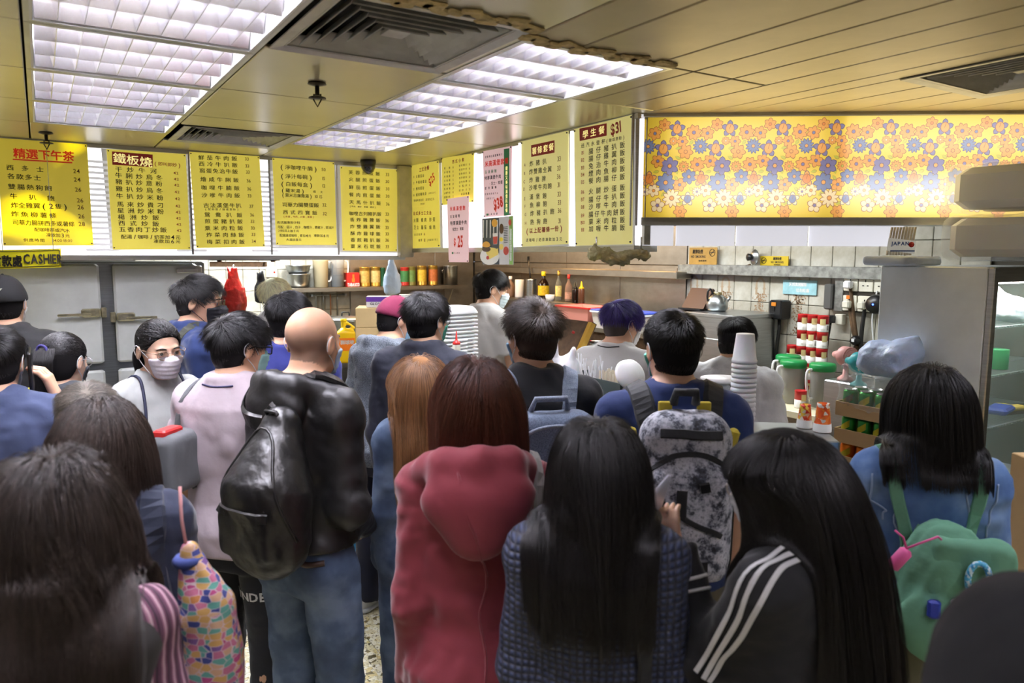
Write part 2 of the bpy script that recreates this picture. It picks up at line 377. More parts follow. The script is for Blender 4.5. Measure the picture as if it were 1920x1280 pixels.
# sprinklers and dome camera
m_brass = mat('dark_sprinkler_metal', (70, 64, 52), .4, .8); m_black = mat('black_plastic', (20, 20, 22), .35)
def sprinkler(u, v, lab):
    t = thing('fire_sprinkler', lab, 'sprinkler', G(u, v, CEIL), 0, 'fire sprinklers')
    MB().lathe([(.03, 0), (.034, -.006), (.012, -.012)], n=18).obj('ceiling_rose', m_brass, t)
    MB().lathe([(.008, 0), (.008, -.04), (.012, -.045)], n=10).obj('stem', m_brass, t)
    MB().lathe([(.004, -.05), (.03, -.052), (.032, -.056), (.004, -.058)], n=18).obj('deflector', m_brass, t)
    MB().tube([(-.012, 0, -.04), (-.014, 0, -.06), (0, 0, -.085), (.014, 0, -.06), (.012, 0, -.04)], .003, 6).obj('yoke', m_brass, t)
sprinkler(.89, 2.71, 'dark pendent sprinkler on the ceiling panel beside the large air vent')
sprinkler(.07, 4.56, 'dark pendent sprinkler above the afternoon tea menu board')
dc = thing('dome_camera', 'small black dome security camera hanging above the omelette rice menu', 'camera', G(1.87, 4.69, CEIL))
MB().lathe([(.05, 0), (.052, -.012), (.048, -.03)], n=20).obj('base', m_black, dc)
MB().lathe([(.048, -.03), (.046, -.05), (.034, -.075), (.015, -.09), (0, -.094)], n=20).obj('dome', mat('black_gloss', (12, 12, 14), .08, coat=1), dc)
MB().lathe([(.016, 0), (.012, .006), (.0, .007)], (0, -.036, -.062), 14, Matrix.Rotation(PI/2+.5, 3, 'X')).obj('lens', mat('lens_glass', (60, 62, 70), .05, .4), dc)
# ------------------------------------------------------------------ lettering
GLY = {}
def glyphs(chars, bold=0.0):
    chars = set(chars) - {' '}
    if bold and any(ord(c) > 0x2e80 for c in chars): glyphs([c for c in chars if ord(c) > 0x2e80]); chars = {c for c in chars if ord(c) <= 0x2e80}
    new = [c for c in sorted(chars) if (c, bold) not in GLY]
    tmp = []
    for c in new:
        cu = bpy.data.curves.new('g', 'FONT'); cu.body = c; cu.resolution_u = 2; cu.offset = bold; o = bpy.data.objects.new('g', cu); COL.objects.link(o); tmp.append(o)
    dg = bpy.context.evaluated_depsgraph_get()
    for c, o in zip(new, tmp):
        me = o.evaluated_get(dg).to_mesh(); v = [(p.co.x, p.co.y) for p in me.vertices]; f = [tuple(p.vertices) for p in me.polygons]
        xs = [p[0] for p in v] or [0]; GLY[(c, bold)] = (v, f, min(xs), max(xs)); o.evaluated_get(dg).to_mesh_clear()
    for o in tmp: cu = o.data; bpy.data.objects.remove(o); bpy.data.curves.remove(cu)
CAPH = .73      # height of a capital / CJK body in font units
def gk(c, bold): return (c, 0.0 if ord(c) > 0x2e80 else bold)
def put_glyph(mb, c, bold, org, ex, ey, h, off, wfac=1.0):
    """centre glyph c at org; ex, ey unit axes; h = body height."""
    if c == ' ': return
    cjk = ord(c) > 0x2e80; v, f, a, b = GLY[gk(c, bold)]; s = h/(.96 if cjk else CAPH); cx = (a+b)/2
    cy = .38 if cjk else .36
    for dx, dy in ([(0, 0)] if not cjk or not bold else [(-bold, .5*bold), (bold, -.5*bold)] if bold < .0155 else [(-bold, bold), (bold, -bold), (bold, bold), (-bold, -bold)]):      # heavier strokes: overprinted copies
        mb.add([org + ex*((x-cx+dx)*s*wfac) + ey*((y-cy+dy)*s) + off for x, y in v], f)
def text_line(mb, txt, p0, p1, h, ey, off, bold=.012):
    """spread the characters of txt from p0 to p1 (centres of first and last)."""
    glyphs(txt, bold); n = len(txt); p0, p1 = Vector(p0), Vector(p1); ex = (p1-p0).normalized()
    L = (p1-p0).length; w = min(1.15, max(.6, (L/max(n-1, 1))/(h*1.02))) if n > 1 else 1
    for i, c in enumerate(txt): put_glyph(mb, c, bold, p0.lerp(p1, i/max(n-1, 1)), ex, ey, h, off, w)
def text_run(mb, txt, ctr, h, ex, ey, off=Vector((0, 0, 0)), bold=.012, wfac=1.0, gap=.09):
    """a proportional string centred on ctr."""
    glyphs(txt, bold); s = h/(.96 if ord(txt[0]) > 0x2e80 else CAPH); ws = [.3 if c == ' ' else (GLY[gk(c, bold)][3]-GLY[gk(c, bold)][2]) for c in txt]
    tot = (sum(ws)+gap*(len(txt)-1))*s*wfac; x = -tot/2
    for c, w in zip(txt, ws):
        put_glyph(mb, c, bold, Vector(ctr)+ex*(x+w*s*wfac/2), ex, ey, h, off, wfac); x += (w+gap)*s*wfac
Z3 = Vector((0, 0, 1))
# ------------------------------------------------------------------ menu light boxes and boards
m_paper = mat('yellow_menu_paper', (242, 224, 94), .42, emit=.2, var=(2.5, .07), bump=(4, .12, .006), coat=.25)  # small glow added so the sheets read brighter than the lamps leave them
m_paper_lit = ramp_mat('yellow_menu_paper_backlit', lambda N, L, c: ramp(N, L, N.new('ShaderNodeValue').outputs[0], [(0, (242, 224, 94)), (1, (242, 224, 94))]), .42)
def _spots():
    m = m_paper_lit; N, L = nt(m); b = N['Principled BSDF']; tc = N.new('ShaderNodeTexCoord'); n = N.new('ShaderNodeTexNoise'); n.inputs['Scale'].default_value = 3.2; n.inputs['Detail'].default_value = 1
    L.new(tc.outputs['Object'], n.inputs['Vector']); r = ramp(N, L, n.outputs['Fac'], [(0, (120, 108, 30)), (.52, (120, 108, 30)), (.6, (255, 225, 0)), (1, (255, 235, 20))])
    L.new(r, b.inputs['Emission Color']); b.inputs['Emission Strength'].default_value = .5
_spots()
m_pale = mat('pale_yellow_paper', (244, 234, 150), .4, emit=.18, var=(2.5, .06), bump=(4, .1, .006), coat=.25)  # pale sheets carry an added glow as well
m_pink = mat('pink_paper', (244, 206, 210), .5, emit=.2, var=(3, .04), bump=(4, .1, .006)); m_whitep = mat('white_paper', (236, 236, 234), .5, emit=.08)  # pink and white paper glow faintly too, added for brightness
m_ink = mat('black_print', (34, 30, 22), .5); m_red = mat('red_print', (206, 52, 34), .5, emit=.12); m_brown = mat('maroon_print', (140, 44, 38), .5, emit=.1)  # red and maroon inks get a faint added glow against looking dark
m_green = mat('green_print', (52, 122, 80), .5, emit=.1); m_cream = mat('cream_print', (250, 240, 170), .5, emit=.25); m_num = mat('brown_price_print', (104, 62, 24), .5)  # green and cream inks glow slightly, brightness put into the colour
m_wpanel = mat('white_light_panel', (246, 246, 255), .4, emit=.12); m_glow = mat('fluorescent_gap', (250, 248, 255), .4, emit=.5)
INK = [m_ink, m_red, m_brown, m_green, m_cream, m_num]; K, RD, BR, GN, CR, NU = range(6)
V1m, U2m = 4.862, 2.247          # planes of the two menu walls (grid)
def planeA(px, py): return PGY(px, py, V1m)
def planeB(px, py): return PGX(px, py, U2m)
def ZA(x, y): return planeA(x/3.84, 250+y/3.84)
def ZB(x, y): return planeA(480+x/4.8, 270+y/4.8)
def ZC(x, y): return planeB(740+x/4.0, 200+y/4.0)
nA, nB = -gYv, -gXv; exA, exB = gXv, -gYv
def board(name, label, Z, quad, rows, paper, scale, ex, n, off=.006, border=None, cat='menu board', fold=True, marks=None):
    """A paper sheet pinned on the light box. rows: (kind, ...) in the reading frame Z; scale = frame units per picture pixel."""
    q = [Z(*c) + n*off for c in quad]; org = (q[0]+q[2])/2
    t = thing(name, label, cat, org, 0, 'menu boards')
    u = scale
    pxm = (Z(quad[0][0], quad[0][1]) - Z(quad[1][0], quad[1][1])).length/abs(quad[1][0]-quad[0][0])   # metres per frame unit across
    pym = (Z(quad[0][0], quad[0][1]) - Z(quad[3][0], quad[3][1])).length/abs(quad[3][1]-quad[0][1])
    if border:
        b = [Z(*c) + n*(off-.004) - org for c in border]; MB().slab(b[3], b[2], b[1], b[0], .004).obj('backing_card', m_whitep, t)
    loc = [p - org for p in q]; mb = MB()
    if fold:
        ml, mr = loc[0].lerp(loc[3], fold if fold is not True else .5), loc[1].lerp(loc[2], fold if fold is not True else .5)
        MB().slab(ml + n*.0012, mr + n*.0012, loc[1] + n*.0012, loc[0] + n*.0012, .002).obj('upper_sheet', paper, t)
        MB().slab(loc[3], loc[2], mr, ml, .002).obj('lower_sheet', paper, t)
    else: MB().slab(loc[3], loc[2], loc[1], loc[0], .002).obj('sheet', paper, t)
    base = n*.0022; tx = MB()
    for r in rows:
        k = r[0]
        if k == 'q':                       # a printed block: colour, four corners, layer
            tx.mi = r[1]; tx.quad(*[Z(*c) - org + n*(off + .0016) for c in (r[2][3], r[2][2], r[2][1], r[2][0])])
        elif k == 's':                     # spread text: colour, text, first centre, last centre, height[, bold]
            tx.mi = r[1]; text_line(tx, r[2], Z(*r[3]) - org, Z(*r[4]) - org, r[5]*pym*.92, Z3, n*off + base, r[6] if len(r) > 6 else .014)
        elif k == 'r':                     # run: colour, text, centre, height[, bold, slant, width]
            tx.mi = r[1]; e = ex; y = Z3
            if len(r) > 6 and r[6]: a = r[6]; e = ex*math.cos(a) + Z3*math.sin(a); y = Z3*math.cos(a) - ex*math.sin(a)
            text_run(tx, r[2], Z(*r[3]) - org, r[4]*pym*.92, e, y, n*off + base, r[5] if len(r) > 5 and r[5] is not None else .01, (r[7] if len(r) > 7 else 1)*.95)
    tx.obj('lettering', INK, t)
    pin = MB()
    for i in range(4):
        c = loc[i]*.965; pin.lathe([(.004, 0), (.004, .003), (.0025, .006), (0, .007)], c + n*.002, 8, n.to_track_quat('Z', 'Y').to_matrix())
    pin.obj('pins', m_black, t); t.children[-1]['kind'] = 'stuff'
    return t
def rows_list(L, size, price, col=K):
    o = []
    for txt, a, b, pr, pc in L:
        o.append(('s', col, txt, a, b, size))
        if pr: o.append(('r', NU, pr, pc, price, .006))
    return o
glyphs('精選下午茶西多士各款雙腸熱狗飽牛扒炸全雞翼隻魚柳薯條司華力拼或配咖啡汽水凍飲加元供應時間鐵板燒即叫干炒河脷烏冬豬意粉米馬來貴刁星洲楊飯式五香肉丁湯奶鮮茄冷窩蛋免治燴咸哩腩沙嗲古法漢堡煎鴛鴦粟粒菜絲梅扣(),./:0123456789', .014)
R1 = [('s', RD, '精選下午茶', (140, 145), (492, 165), 80, .02), ('q', RD, [(92, 183), (520, 207), (520, 217), (92, 192)])] + rows_list([
    ('西多士', (72, 246), (288, 260), '24', (550, 272)), ('各款多士', (80, 308), (268, 321), '24', (555, 333)), ('雙腸熱狗飽', (85, 383), (347, 395), '26', (562, 405)),
    ('牛扒飽', (98, 452), (365, 468), '26', (576, 482)), ('炸全雞翼(2隻)', (105, 517), (470, 528), '26', (580, 532)), ('炸魚柳薯條', (108, 580), (380, 592), '26', (585, 597))], 44, 36) + [
    ('s', K, '司華力腸拼西多或薯條', (112, 640), (515, 653), 42), ('r', NU, '28', (588, 652), 36, .006), ('s', K, '配咖啡茶或汽水', (265, 692), (485, 700), 32),
    ('s', K, '凍飲加3元', (350, 731), (485, 736), 32), ('s', K, '供應時間', (186, 767), (305, 770), 28), ('r', NU, ':14:00-18:00', (448, 771), 24, .004)]
board('menu_board', 'yellow afternoon tea menu board with a red underlined heading, above the cashier sign', ZA, [(-30, 32), (625, 80), (672, 805), (25, 808)], R1, m_paper_lit, 3.84, exA, nA, fold=.5)
R2 = [('q', BR, [(805, 130), (1098, 154), (1100, 245), (808, 226)]), ('s', CR, '鐵板燒', (860, 180), (1050, 206), 80, .015), ('s', BR, '(即叫即炒)', (1118, 218), (1290, 230), 32)]
for i, (tx, a, b, pc) in enumerate([('干炒牛河', (852, 258), (1103, 272), (1265, 286)), ('牛脷炒烏冬', (853, 302), (1145, 320), (1268, 330)), ('豬扒炒意粉', (855, 348), (1143, 364), (1270, 373)),
    ('雞扒炒烏冬', (857, 398), (1147, 414), (1273, 422)), ('牛扒炒米粉', (860, 450), (1150, 464), (1276, 471)), ('馬來炒貴刁', (865, 510), (1153, 518), (1279, 523)), ('星洲炒米粉', (868, 555), (1155, 563), (1281, 567)),
    ('楊洲炒飯', (872, 602), (1120, 607), (1283, 611)), ('西式炒飯', (875, 645), (1120, 652), (1286, 655)), ('五香肉丁炒飯', (880, 690), (1175, 695), (1288, 699))]):
    R2 += [('s', K, tx, a, b, 43), ('r', BR, '42', pc, 22, .012, 0, 1.25)]
R2 += [('s', K, '配湯/咖啡/奶茶加4元', (890, 743), (1280, 748), 34), ('s', K, '凍飲加6元', (1122, 776), (1280, 778), 32)]
board('menu_board', 'yellow sizzling plate and fried noodle menu board with a dark red heading box', ZA, [(767, 113), (1335, 150), (1370, 835), (812, 835)], R2, m_paper, 3.84, exA, nA, border=[(728, 108), (1345, 145), (1388, 832), (795, 838)], fold=.5)
R3 = rows_list([('鮮茄牛肉飯', (1447, 175), (1685, 182), '33', (1775, 184)), ('西冷牛扒飯', (1450, 220), (1688, 229), '33', (1778, 235)), ('窩蛋免治牛飯', (1455, 268), (1690, 276), '33', (1782, 279)),
    ('燴咸牛脷飯', (1462, 330), (1697, 337), '36', (1788, 342)), ('咖哩牛腩飯', (1467, 390), (1702, 395), '36', (1792, 400)), ('沙嗲牛肉飯', (1470, 445), (1705, 448), '33', (1794, 450)),
    ('古法漢堡牛扒', (1483, 518), (1715, 520), '37', (1808, 525)), ('鴛鴦扒飯', (1490, 585), (1722, 588), '36', (1813, 587)), ('煎蛋豬扒飯', (1493, 632), (1725, 634), '33', (1815, 633)),
    ('粟米肉粒飯', (1493, 682), (1727, 682), '33', (1818, 681)), ('炸菜肉絲飯', (1505, 730), (1735, 730), '33', (1822, 727)), ('梅菜扣肉飯', (1508, 780), (1740, 780), '34', (1825, 776))], 38, 27) + [('s', K, '(配煎蛋/飯或意粉)', (1480, 546), (1710, 548), 18)]
board('menu_board', 'yellow beef and pork rice menu board left of the curry beef brisket board, no heading', ZA, [(1362, 133), (1865, 165), (1905, 815), (1413, 825)], R3, m_paper, 3.84, exA, nA, fold=.5)
R4 = [('s', K, '(淨咖哩牛腩)', (228, 205), (532, 225), 46), ('r', NU, '50', (605, 230), 34, .006), ('s', K, '(淨汁每碗)', (232, 288), (488, 300), 46), ('r', NU, '15', (605, 310), 34, .006), ('s', K, '(白飯每盒)', (235, 358), (492, 370), 46), ('r', NU, '12', (607, 376), 34, .006),
    ('s', K, '(羅宋湯)', (238, 416), (418, 424), 40), ('r', K, '細', (522, 428), 26), ('r', K, '大', (586, 433), 26), ('s', K, '(粟米忌廉雞湯)', (240, 458), (490, 470), 38), ('r', NU, '10 15', (560, 473), 33, .006),
    ('s', K, '司華力腸雙蛋飯', (255, 545), (540, 551), 46), ('r', NU, '32', (612, 548), 35, .006), ('s', K, '西式四寶飯', (262, 613), (525, 620), 44), ('r', NU, '32', (615, 626), 35, .006), ('s', BR, '(煎蛋,牛肉,火腿,香腸)', (250, 652), (512, 657), 19),
    ('s', K, '各式飯意粉汁料', (200, 705), (380, 707), 28), ('s', K, '可配:茄汁.白汁.咖哩汁.黑椒汁.豉油汁', (205, 747), (685, 751), 30), ('s', K, '汁料另上加1元', (210, 780), (370, 782), 26), ('s', K, '配細湯或咖啡,茶加4元', (222, 821), (480, 825), 29), ('s', K, '凍飲加6元', (530, 823), (640, 825), 29), ('s', K, '大湯加8元', (282, 860), (392, 861), 28)]
board('menu_board', 'yellow curry beef brisket and soup menu board with bracketed dishes on white backing', ZB, [(145, 123), (700, 165), (725, 908), (180, 907)], R4, m_paper, 4.8, exA, nA, border=[(106, 104), (712, 158), (740, 936), (148, 936)], fold=.505)
R5 = rows_list([('芙蓉煎蛋飯', (850, 255), (1092, 268), '33', (1178, 275)), ('火腿煎蛋飯', (852, 318), (1093, 332), '30', (1178, 338)), ('鮮茄煎蛋飯', (853, 388), (1095, 400), '30', (1180, 403)), ('餐肉煎蛋飯', (855, 455), (1097, 467), '30', (1180, 469)),
    ('天馬什扒飯', (857, 522), (1100, 533), '36', (1182, 540)), ('咖哩吉列豬扒飯', (853, 624), (1105, 630), '33', (1176, 630)), ('香炸雞脾飯', (862, 680), (1095, 686), '36', (1175, 689)), ('炸雙雞翼飯', (863, 742), (1095, 745), '33', (1175, 751)),
    ('酥炸雞球飯', (867, 804), (1096, 808), '33', (1176, 808)), ('香煎雞扒飯', (868, 862), (1097, 865), '36', (1176, 864)), ('粟米石斑飯', (868, 920), (1098, 922), '33', (1177, 922))], 41, 33) + [('s', K, '(牛肉 豬扒 香腸 雞肉)', (845, 561), (1068, 569), 17)]
board('menu_board', 'yellow omelette rice menu board behind the dome camera', ZB, [(755, 200), (1268, 230), (1265, 965), (778, 958)], R5, m_paper, 4.8, exA, nA, border=[(735, 175), (1274, 205), (1272, 978), (748, 975)], fold=.505)
# boards on the slanting side
RA = [('s', BR, '三文治餐', (200, 474), (258, 458), 34, .02), ('r', RD, '$25', (285, 545), 62, .03, .5, .8), ('r', BR, '三文治', (0, 0), 1)][:2]
for i, (tx, x1) in enumerate((('火腿蛋治', 222), ('午餐肉蛋治', 240), ('燒肉蛋治', 222), ('燒肉餐肉治', 240))):
    y = 523+i*46; RA += [('r', NU, 'E%d' % (i+1), (151, y+4), 18, .004), ('s', K, tx, (174, y), (x1, y-6-(x1 > 230)*4), 26)]
RA += [('s', K, '(烘底加2元)', (260, 650), (314, 642), 13), ('s', K, '配咖啡或奶茶 凍飲加3元', (156, 704), (300, 692), 20), ('r', NU, '11:00-18:00', (217, 728), 14, .004), ('s', BR, '自式多士三文治', (155, 800), (275, 796), 32, .02),
    ('s', K, '火腿', (158, 852), (178, 850), 34), ('s', K, '餐肉', (214, 850), (238, 848), 34), ('s', K, '炒蛋', (276, 846), (302, 844), 34), ('s', K, '芝士', (160, 905), (180, 904), 34), ('s', K, '蕃茄', (214, 905), (238, 904), 34), ('s', K, '燒肉', (276, 904), (304, 902), 34),
    ('s', K, '各式自拼', (160, 960), (208, 956), 20), ('r', NU, '14', (232, 955), 24, .006), ('s', K, '雙拼', (192, 1003), (208, 1001), 22), ('r', NU, '18', (233, 1000), 26, .006), ('s', K, '(烘底加1元)', (254, 1001), (326, 994), 17)]
board('menu_board', 'narrow yellow sandwich menu board with a slanted $25, next to the corner', ZC, [(132, 440), (335, 404), (345, 1052), (133, 1063)], RA, m_paper, 4, exB, nB, border=[(126, 434), (352, 396), (362, 1064), (132, 1072)], fold=.5)
RB = [('s', BR, '西式小食', (448, 413), (520, 398), 30, .02)]
for i, (a, pa, b, pb) in enumerate([('薯條', '10', '香煎豬扒', '18'), ('炸薯餅', '8', '香煎牛扒', '18'), ('炸雞翼', '20', '香煎雞扒', '20'), ('五香腸', '15', '吉列豬扒', '20'), ('雞中翼', '20', '吉列魚柳', '20'), ('魚柳條', '20', '午餐肉', '8'), ('沙嗲牛肉', '18', '西多士', '20'), ('漢堡小食', '12', '', '')]):
    y = 463+i*31; RB += [('s', K, a, (384, y), (420, y-5), 18), ('r', NU, pa, (447, y-8), 17, .004)]
    if b: RB += [('s', K, b, (496, y-20), (545, y-28), 18), ('r', NU, pb, (570, y-30), 17, .004)]
RB += [('s', K, '米高餐廳', (512, 655), (562, 650), 20)]
board('menu_board', 'small yellow snack menu board with two price columns, half covered by the pink sheet', ZC, [(360, 385), (600, 350), (597, 713), (362, 738)], RB, m_paper, 4, exB, nB, fold=False)
RC = [('s', RD, '米高漢堡飽', (432, 766), (528, 758), 36, .02), ('s', K, '古法秘制', (430, 824), (490, 818), 26, .018), ('s', K, '特厚漢堡牛肉', (434, 874), (540, 866), 34, .018), ('s', K, '配芝士 煎蛋', (450, 919), (518, 914), 25, .018), ('r', RD, '$', (459, 1012), 62, .03, 0, .75), ('r', RD, '25', (500, 1008), 92, .03, 0, .7), ('s', K, '米高餐廳', (458, 1097), (492, 1096), 13), ('q', GN, [(436, 1090), (449, 1089), (449, 1104), (436, 1105)])]
board('hanging_price_sheet', 'narrow pink burger price sheet reading $25, hanging below the snack board', lambda x, y: PGX(740+x/4, 200+y/4, 2.22), [(400, 692), (563, 668), (560, 1166), (412, 1165)], RC, m_pink, 4, exB, nB, fold=False)
RD_ = [('s', K, '全新推出漢堡餐推介', (692, 378), (812, 358), 19, .018), ('s', RD, '米高漢堡套餐', (698, 430), (848, 406), 48, .02), ('s', GN, '古法秘制', (693, 490), (765, 482), 28, .02), ('s', K, '特厚漢堡牛肉', (692, 536), (797, 522), 32, .018), ('s', K, '·芝士·煎蛋', (722, 578), (810, 566), 28, .018), ('s', K, '配炸薯條', (692, 612), (766, 604), 22, .02), ('s', K, '送咖啡茶或汽水', (690, 656), (780, 648), 17), ('s', K, '凍飲加3元', (702, 690), (752, 684), 17), ('r', RD, '$38', (785, 722), 86, .04, .2, .75), ('s', K, '米高餐廳', (715, 808), (775, 802), 19), ('q', GN, [(696, 802), (710, 801), (710, 816), (696, 817)]), ('q', GN, [(828, 318), (869, 312), (867, 812), (828, 818)])]
for i, c in enumerate('健康又美味漢堡扒套餐'): RD_.append(('r', 4 if i % 3 else CR, c, (848, 462+i*35), 32, .018))
board('price_sheet', 'tall pink burger set poster with a green side strip and $38', ZC, [(668, 335), (886, 294), (880, 815), (680, 830)], RD_, m_pink, 4, exB, nB, fold=False)
RE = [('q', BR, [(1032, 290), (1208, 252), (1208, 345), (1033, 377)]), ('s', CR, '薯條套餐', (1056, 332), (1184, 302), 58, .015)]
for l, lp, tx, a, b, pr, pc in [('A', (985, 437), '炸豬扒', (1035, 428), (1133, 410), '33', (1243, 390)), ('B', (983, 500), '炸雙雞全翼', (1032, 488), (1172, 468), '33', (1241, 460)), ('C', (981, 563), '炸雞脾', (1033, 550), (1128, 540), '36', (1240, 523)), ('D', (980, 618), '沙嗲牛肉飽', (1030, 608), (1172, 594), '31', (1240, 585)),
    ('E', (985, 690), '漢堡飽', (1035, 677), (1133, 668), '33', (1243, 655)), ('F', (987, 748), '魚柳飽', (1037, 738), (1135, 728), '33', (1245, 717)), ('G', (990, 808), '炸豬扒飽', (1040, 800), (1190, 785), '36', (1246, 778)), ('H', (992, 873), '熱狗飽', (1040, 865), (1138, 858), '31', (1246, 855))]:
    RE += [('r', NU, l, lp, 26, .006), ('s', K, tx, a, b, 46), ('r', NU, pr, pc, 38, .006)]
RE += [('s', BR, '(以上配薯條一份)', (1003, 932), (1258, 910), 44, .02), ('s', K, '送咖啡/奶茶凍飲加3元', (1003, 1000), (1255, 992), 30)]
board('menu_board', 'yellow chips set menu board with lettered dishes A to H and a brown heading box', ZC, [(958, 262), (1310, 180), (1308, 1028), (960, 1050)], RE, m_pale, 4, exB, nB, border=[(950, 258), (1318, 172), (1320, 1044), (955, 1062)], fold=.45)
RF = [('q', BR, [(1395, 165), (1600, 125), (1600, 218), (1397, 258)]), ('s', CR, '學生餐', (1440, 207), (1562, 176), 64, .015), ('r', BR, '$31', (1668, 160), 84, .03, .12, .85), ('s', K, '送汽水壹杯', (1420, 292), (1575, 262), 38), ('s', K, '(飯或意粉)', (1603, 256), (1728, 230), 28)]
yl = [335, 390, 445, 500, 555, 635, 697, 750, 808, 862, 915]; yr = [287, 345, 405, 465, 525, 605, 665, 725, 788, 848, 905]; yb = [345, 400, 457, 510, 565, 640, 695, 752, 815, 868, 922]
for i, tx in enumerate(['腸仔豬扒飯', '腸仔雞翼飯', '免治牛肉飯', '煙肉魚柳飯', '餐肉腸仔飯', '火腿炒蛋飯', '腸仔牛扒飯', '沙嗲牛肉飯', '腸仔牛肉餅飯', '粟米肉粒飯', '加喱牛腩飯']):
    RF += [('r', BR, 'B%d' % (i+1), (1420, yb[i]), 30, .01), ('s', K, tx, (1482, yl[i]), (1717, yr[i]), 50)]
board('menu_board', 'tall yellow student meal menu board headed $31 with dishes B1 to B11', ZC, [(1355, 170), (1795, 60), (1787, 1030), (1368, 1042)], RF, m_pale, 4, exB, nB, border=[(1346, 166), (1806, 50), (1800, 1040), (1358, 1052)], fold=.5)
# food photograph poster
def poster():
    Zp = lambda x, y: PGX(740+x/4, 200+y/4, 2.225)
    q = [Zp(*c) for c in ((656, 840), (888, 818), (890, 1185), (658, 1180))]; org = (q[0]+q[2])/2
    t = thing('food_poster', 'glossy food photograph poster with a burger and fries, below the tall pink poster', 'poster', org, 0, 'menu boards')
    MB().slab(q[3]-org, q[2]-org, q[1]-org, q[0]-org, .002).obj('sheet', m_whitep, t)
    cols = [mat('poster_slate', (52, 62, 72), .3, emit=.12), mat('poster_white', (240, 238, 230), .3, emit=.12), mat('poster_bun', (226, 168, 70), .3, emit=.12), mat('poster_meat', (74, 46, 34), .3, emit=.12), mat('poster_fries', (238, 214, 110), .3, emit=.12), mat('poster_red', (196, 70, 60), .3, emit=.12), mat('poster_green', (134, 176, 92), .3, emit=.12), mat('poster_yellow', (238, 214, 60), .3, emit=.12)]  # every poster colour glows faintly, in place of light falling on it
    mb = MB()
    def poly(ci, pts, l=1): mb.mi = ci; mb.add([Zp(*p) - org + nB*(.001+.0006*l) for p in pts], [list(range(len(pts)-1, -1, -1))])
    def disc(ci, x, y, a, b, l=1, t0=0, t1=2*PI): poly(ci, [(x+a*math.cos(q_), y+b*math.sin(q_)) for q_ in np.linspace(t0, t1, 25)[:-1 if t1-t0 > 6 else None]], l)
    poly(0, [(658, 842), (784, 832), (786, 1182), (660, 1178)])
    for i in range(9): poly(1, [(664+i*13, 850), (672+i*13, 849), (670+i*13, 980), (664+i*13, 985)], 2) if i % 2 == 0 else None
    disc(1, 715, 1120, 72, 66, 2, .0, PI*2); disc(4, 735, 1090, 46, 34, 3); poly(4, [(700, 1100), (780, 1060), (778, 1110), (710, 1145)], 4); disc(3, 692, 1068, 32, 20, 5); disc(2, 692, 1042, 30, 32, 6, PI, 2*PI); disc(2, 692, 1042, 30, 12, 6); disc(5, 702, 1132, 11, 14, 5)
    poly(1, [(738, 950), (778, 946), (772, 1030), (744, 1032)], 3); poly(5, [(741, 975), (775, 972), (771, 1028), (745, 1030)], 4)
    disc(2, 752, 872, 22, 30, 3); disc(3, 804, 915, 16, 38, 3); disc(7, 802, 995, 14, 16, 3); disc(4, 802, 1050, 16, 22, 3); disc(5, 838, 1080, 20, 32, 3)
    for i in range(10): poly(0, [(820, 900+i*13), (850, 897+i*13), (850, 902+i*13), (820, 905+i*13)], 2)
    poly(6, [(862, 822), (887, 819), (889, 1184), (862, 1182)], 2); disc(5, 868, 868, 11, 24, 4)
    mb.obj('picture', cols, t)
    tx = MB(); 
    for i, c in enumerate('健康美味選擇套餐'): text_run(tx, c, Zp(875, 930+i*30)-org, .006*4, exB, Z3, nB*.0045, .02)
    glyphs('健康美味選擇套餐', .02); tx.obj('lettering', m_whitep, t)
poster()
# light boxes the boards hang on
def lb(name, label, a, b, z0, z1, n, deep=.14, parts=()):
    t = thing(name, label, 'light box', (0, 0, 0)); d = (b-a).normalized()
    def bar(nm, p, q, z, h, dd, m, o): 
        c = (p+q)/2 - n*(dd/2 - o); return MB().box((c.x, c.y, z), ((q-p).length, dd, h), math.atan2(d.y, d.x)).obj(nm, m, t)
    bar('back_panel', a, b, (z0+z1)/2, z1-z0, .02, m_glow, -.016); bar('housing', a, b, (z0+z1)/2, z1-z0-.01, deep-.05, m_alu_dirty, -.05)
    bar('bottom_rail', a, b, z0-.012, .028, deep, m_alu, .01); bar('top_rail', a, b, z1-.008, .022, .06, m_alu, .004)
    return t, bar
A0, A1 = G(-1.45, V1m), G(2.2, V1m)
zA0 = planeA(320, 483).z
t, bar = lb('menu_light_box', 'long white light box with glowing slats that carries the five left menu boards', A0, A1, zA0+.012, CEIL-.004, nA)
sl = MB().box((0, 0, 0), (.17, .006, .014)).mesh('slat', mat('white_slat', (240, 240, 244), .4, emit=.2))
for px in (183, 352, 492):
    for k in range(17):
        p = planeA(px, 300); z = zA0+.045+k*.031; link('slat', sl, t, (p.x + nA.x*.001, p.y + nA.y*.001, z), GA)
B0, B1 = G(U2m, V1m-.05), G(U2m, 2.49)
zB0 = planeB(1080, 466).z
t2, bar2 = lb('menu_light_box', 'white light box on the slanting side that carries the student meal and chips set boards', B1, B0, zB0+.01, CEIL-.004, nB)
# plain corner panel, joins
cz = MB(); pq = [planeA(748, 310), planeA(773, 308), planeA(773, 482), planeA(748, 480)]
MB().box(G(U2m-.05, V1m-.02, (zA0+CEIL)/2), (.1, .06, CEIL-zA0-.01), GA).obj('corner_post', mat('cream_paint', (206, 200, 178), .4, var=(10, .15)), t)
for px in (357, 506, 632):
    p = planeA(px, 380); MB().box((p.x+nA.x*.008, p.y+nA.y*.008, (zA0+CEIL)/2), (.012, .006, CEIL-zA0-.04), GA).obj('mullion', m_alu, t)
for px in (895, 977, 1074):
    p = planeB(px, 380); MB().box((p.x+nB.x*.006, p.y+nB.y*.006, (zB0+CEIL)/2), (.02, .012, CEIL-zB0-.03), GA).obj('glowing_joint', m_glow, t2)
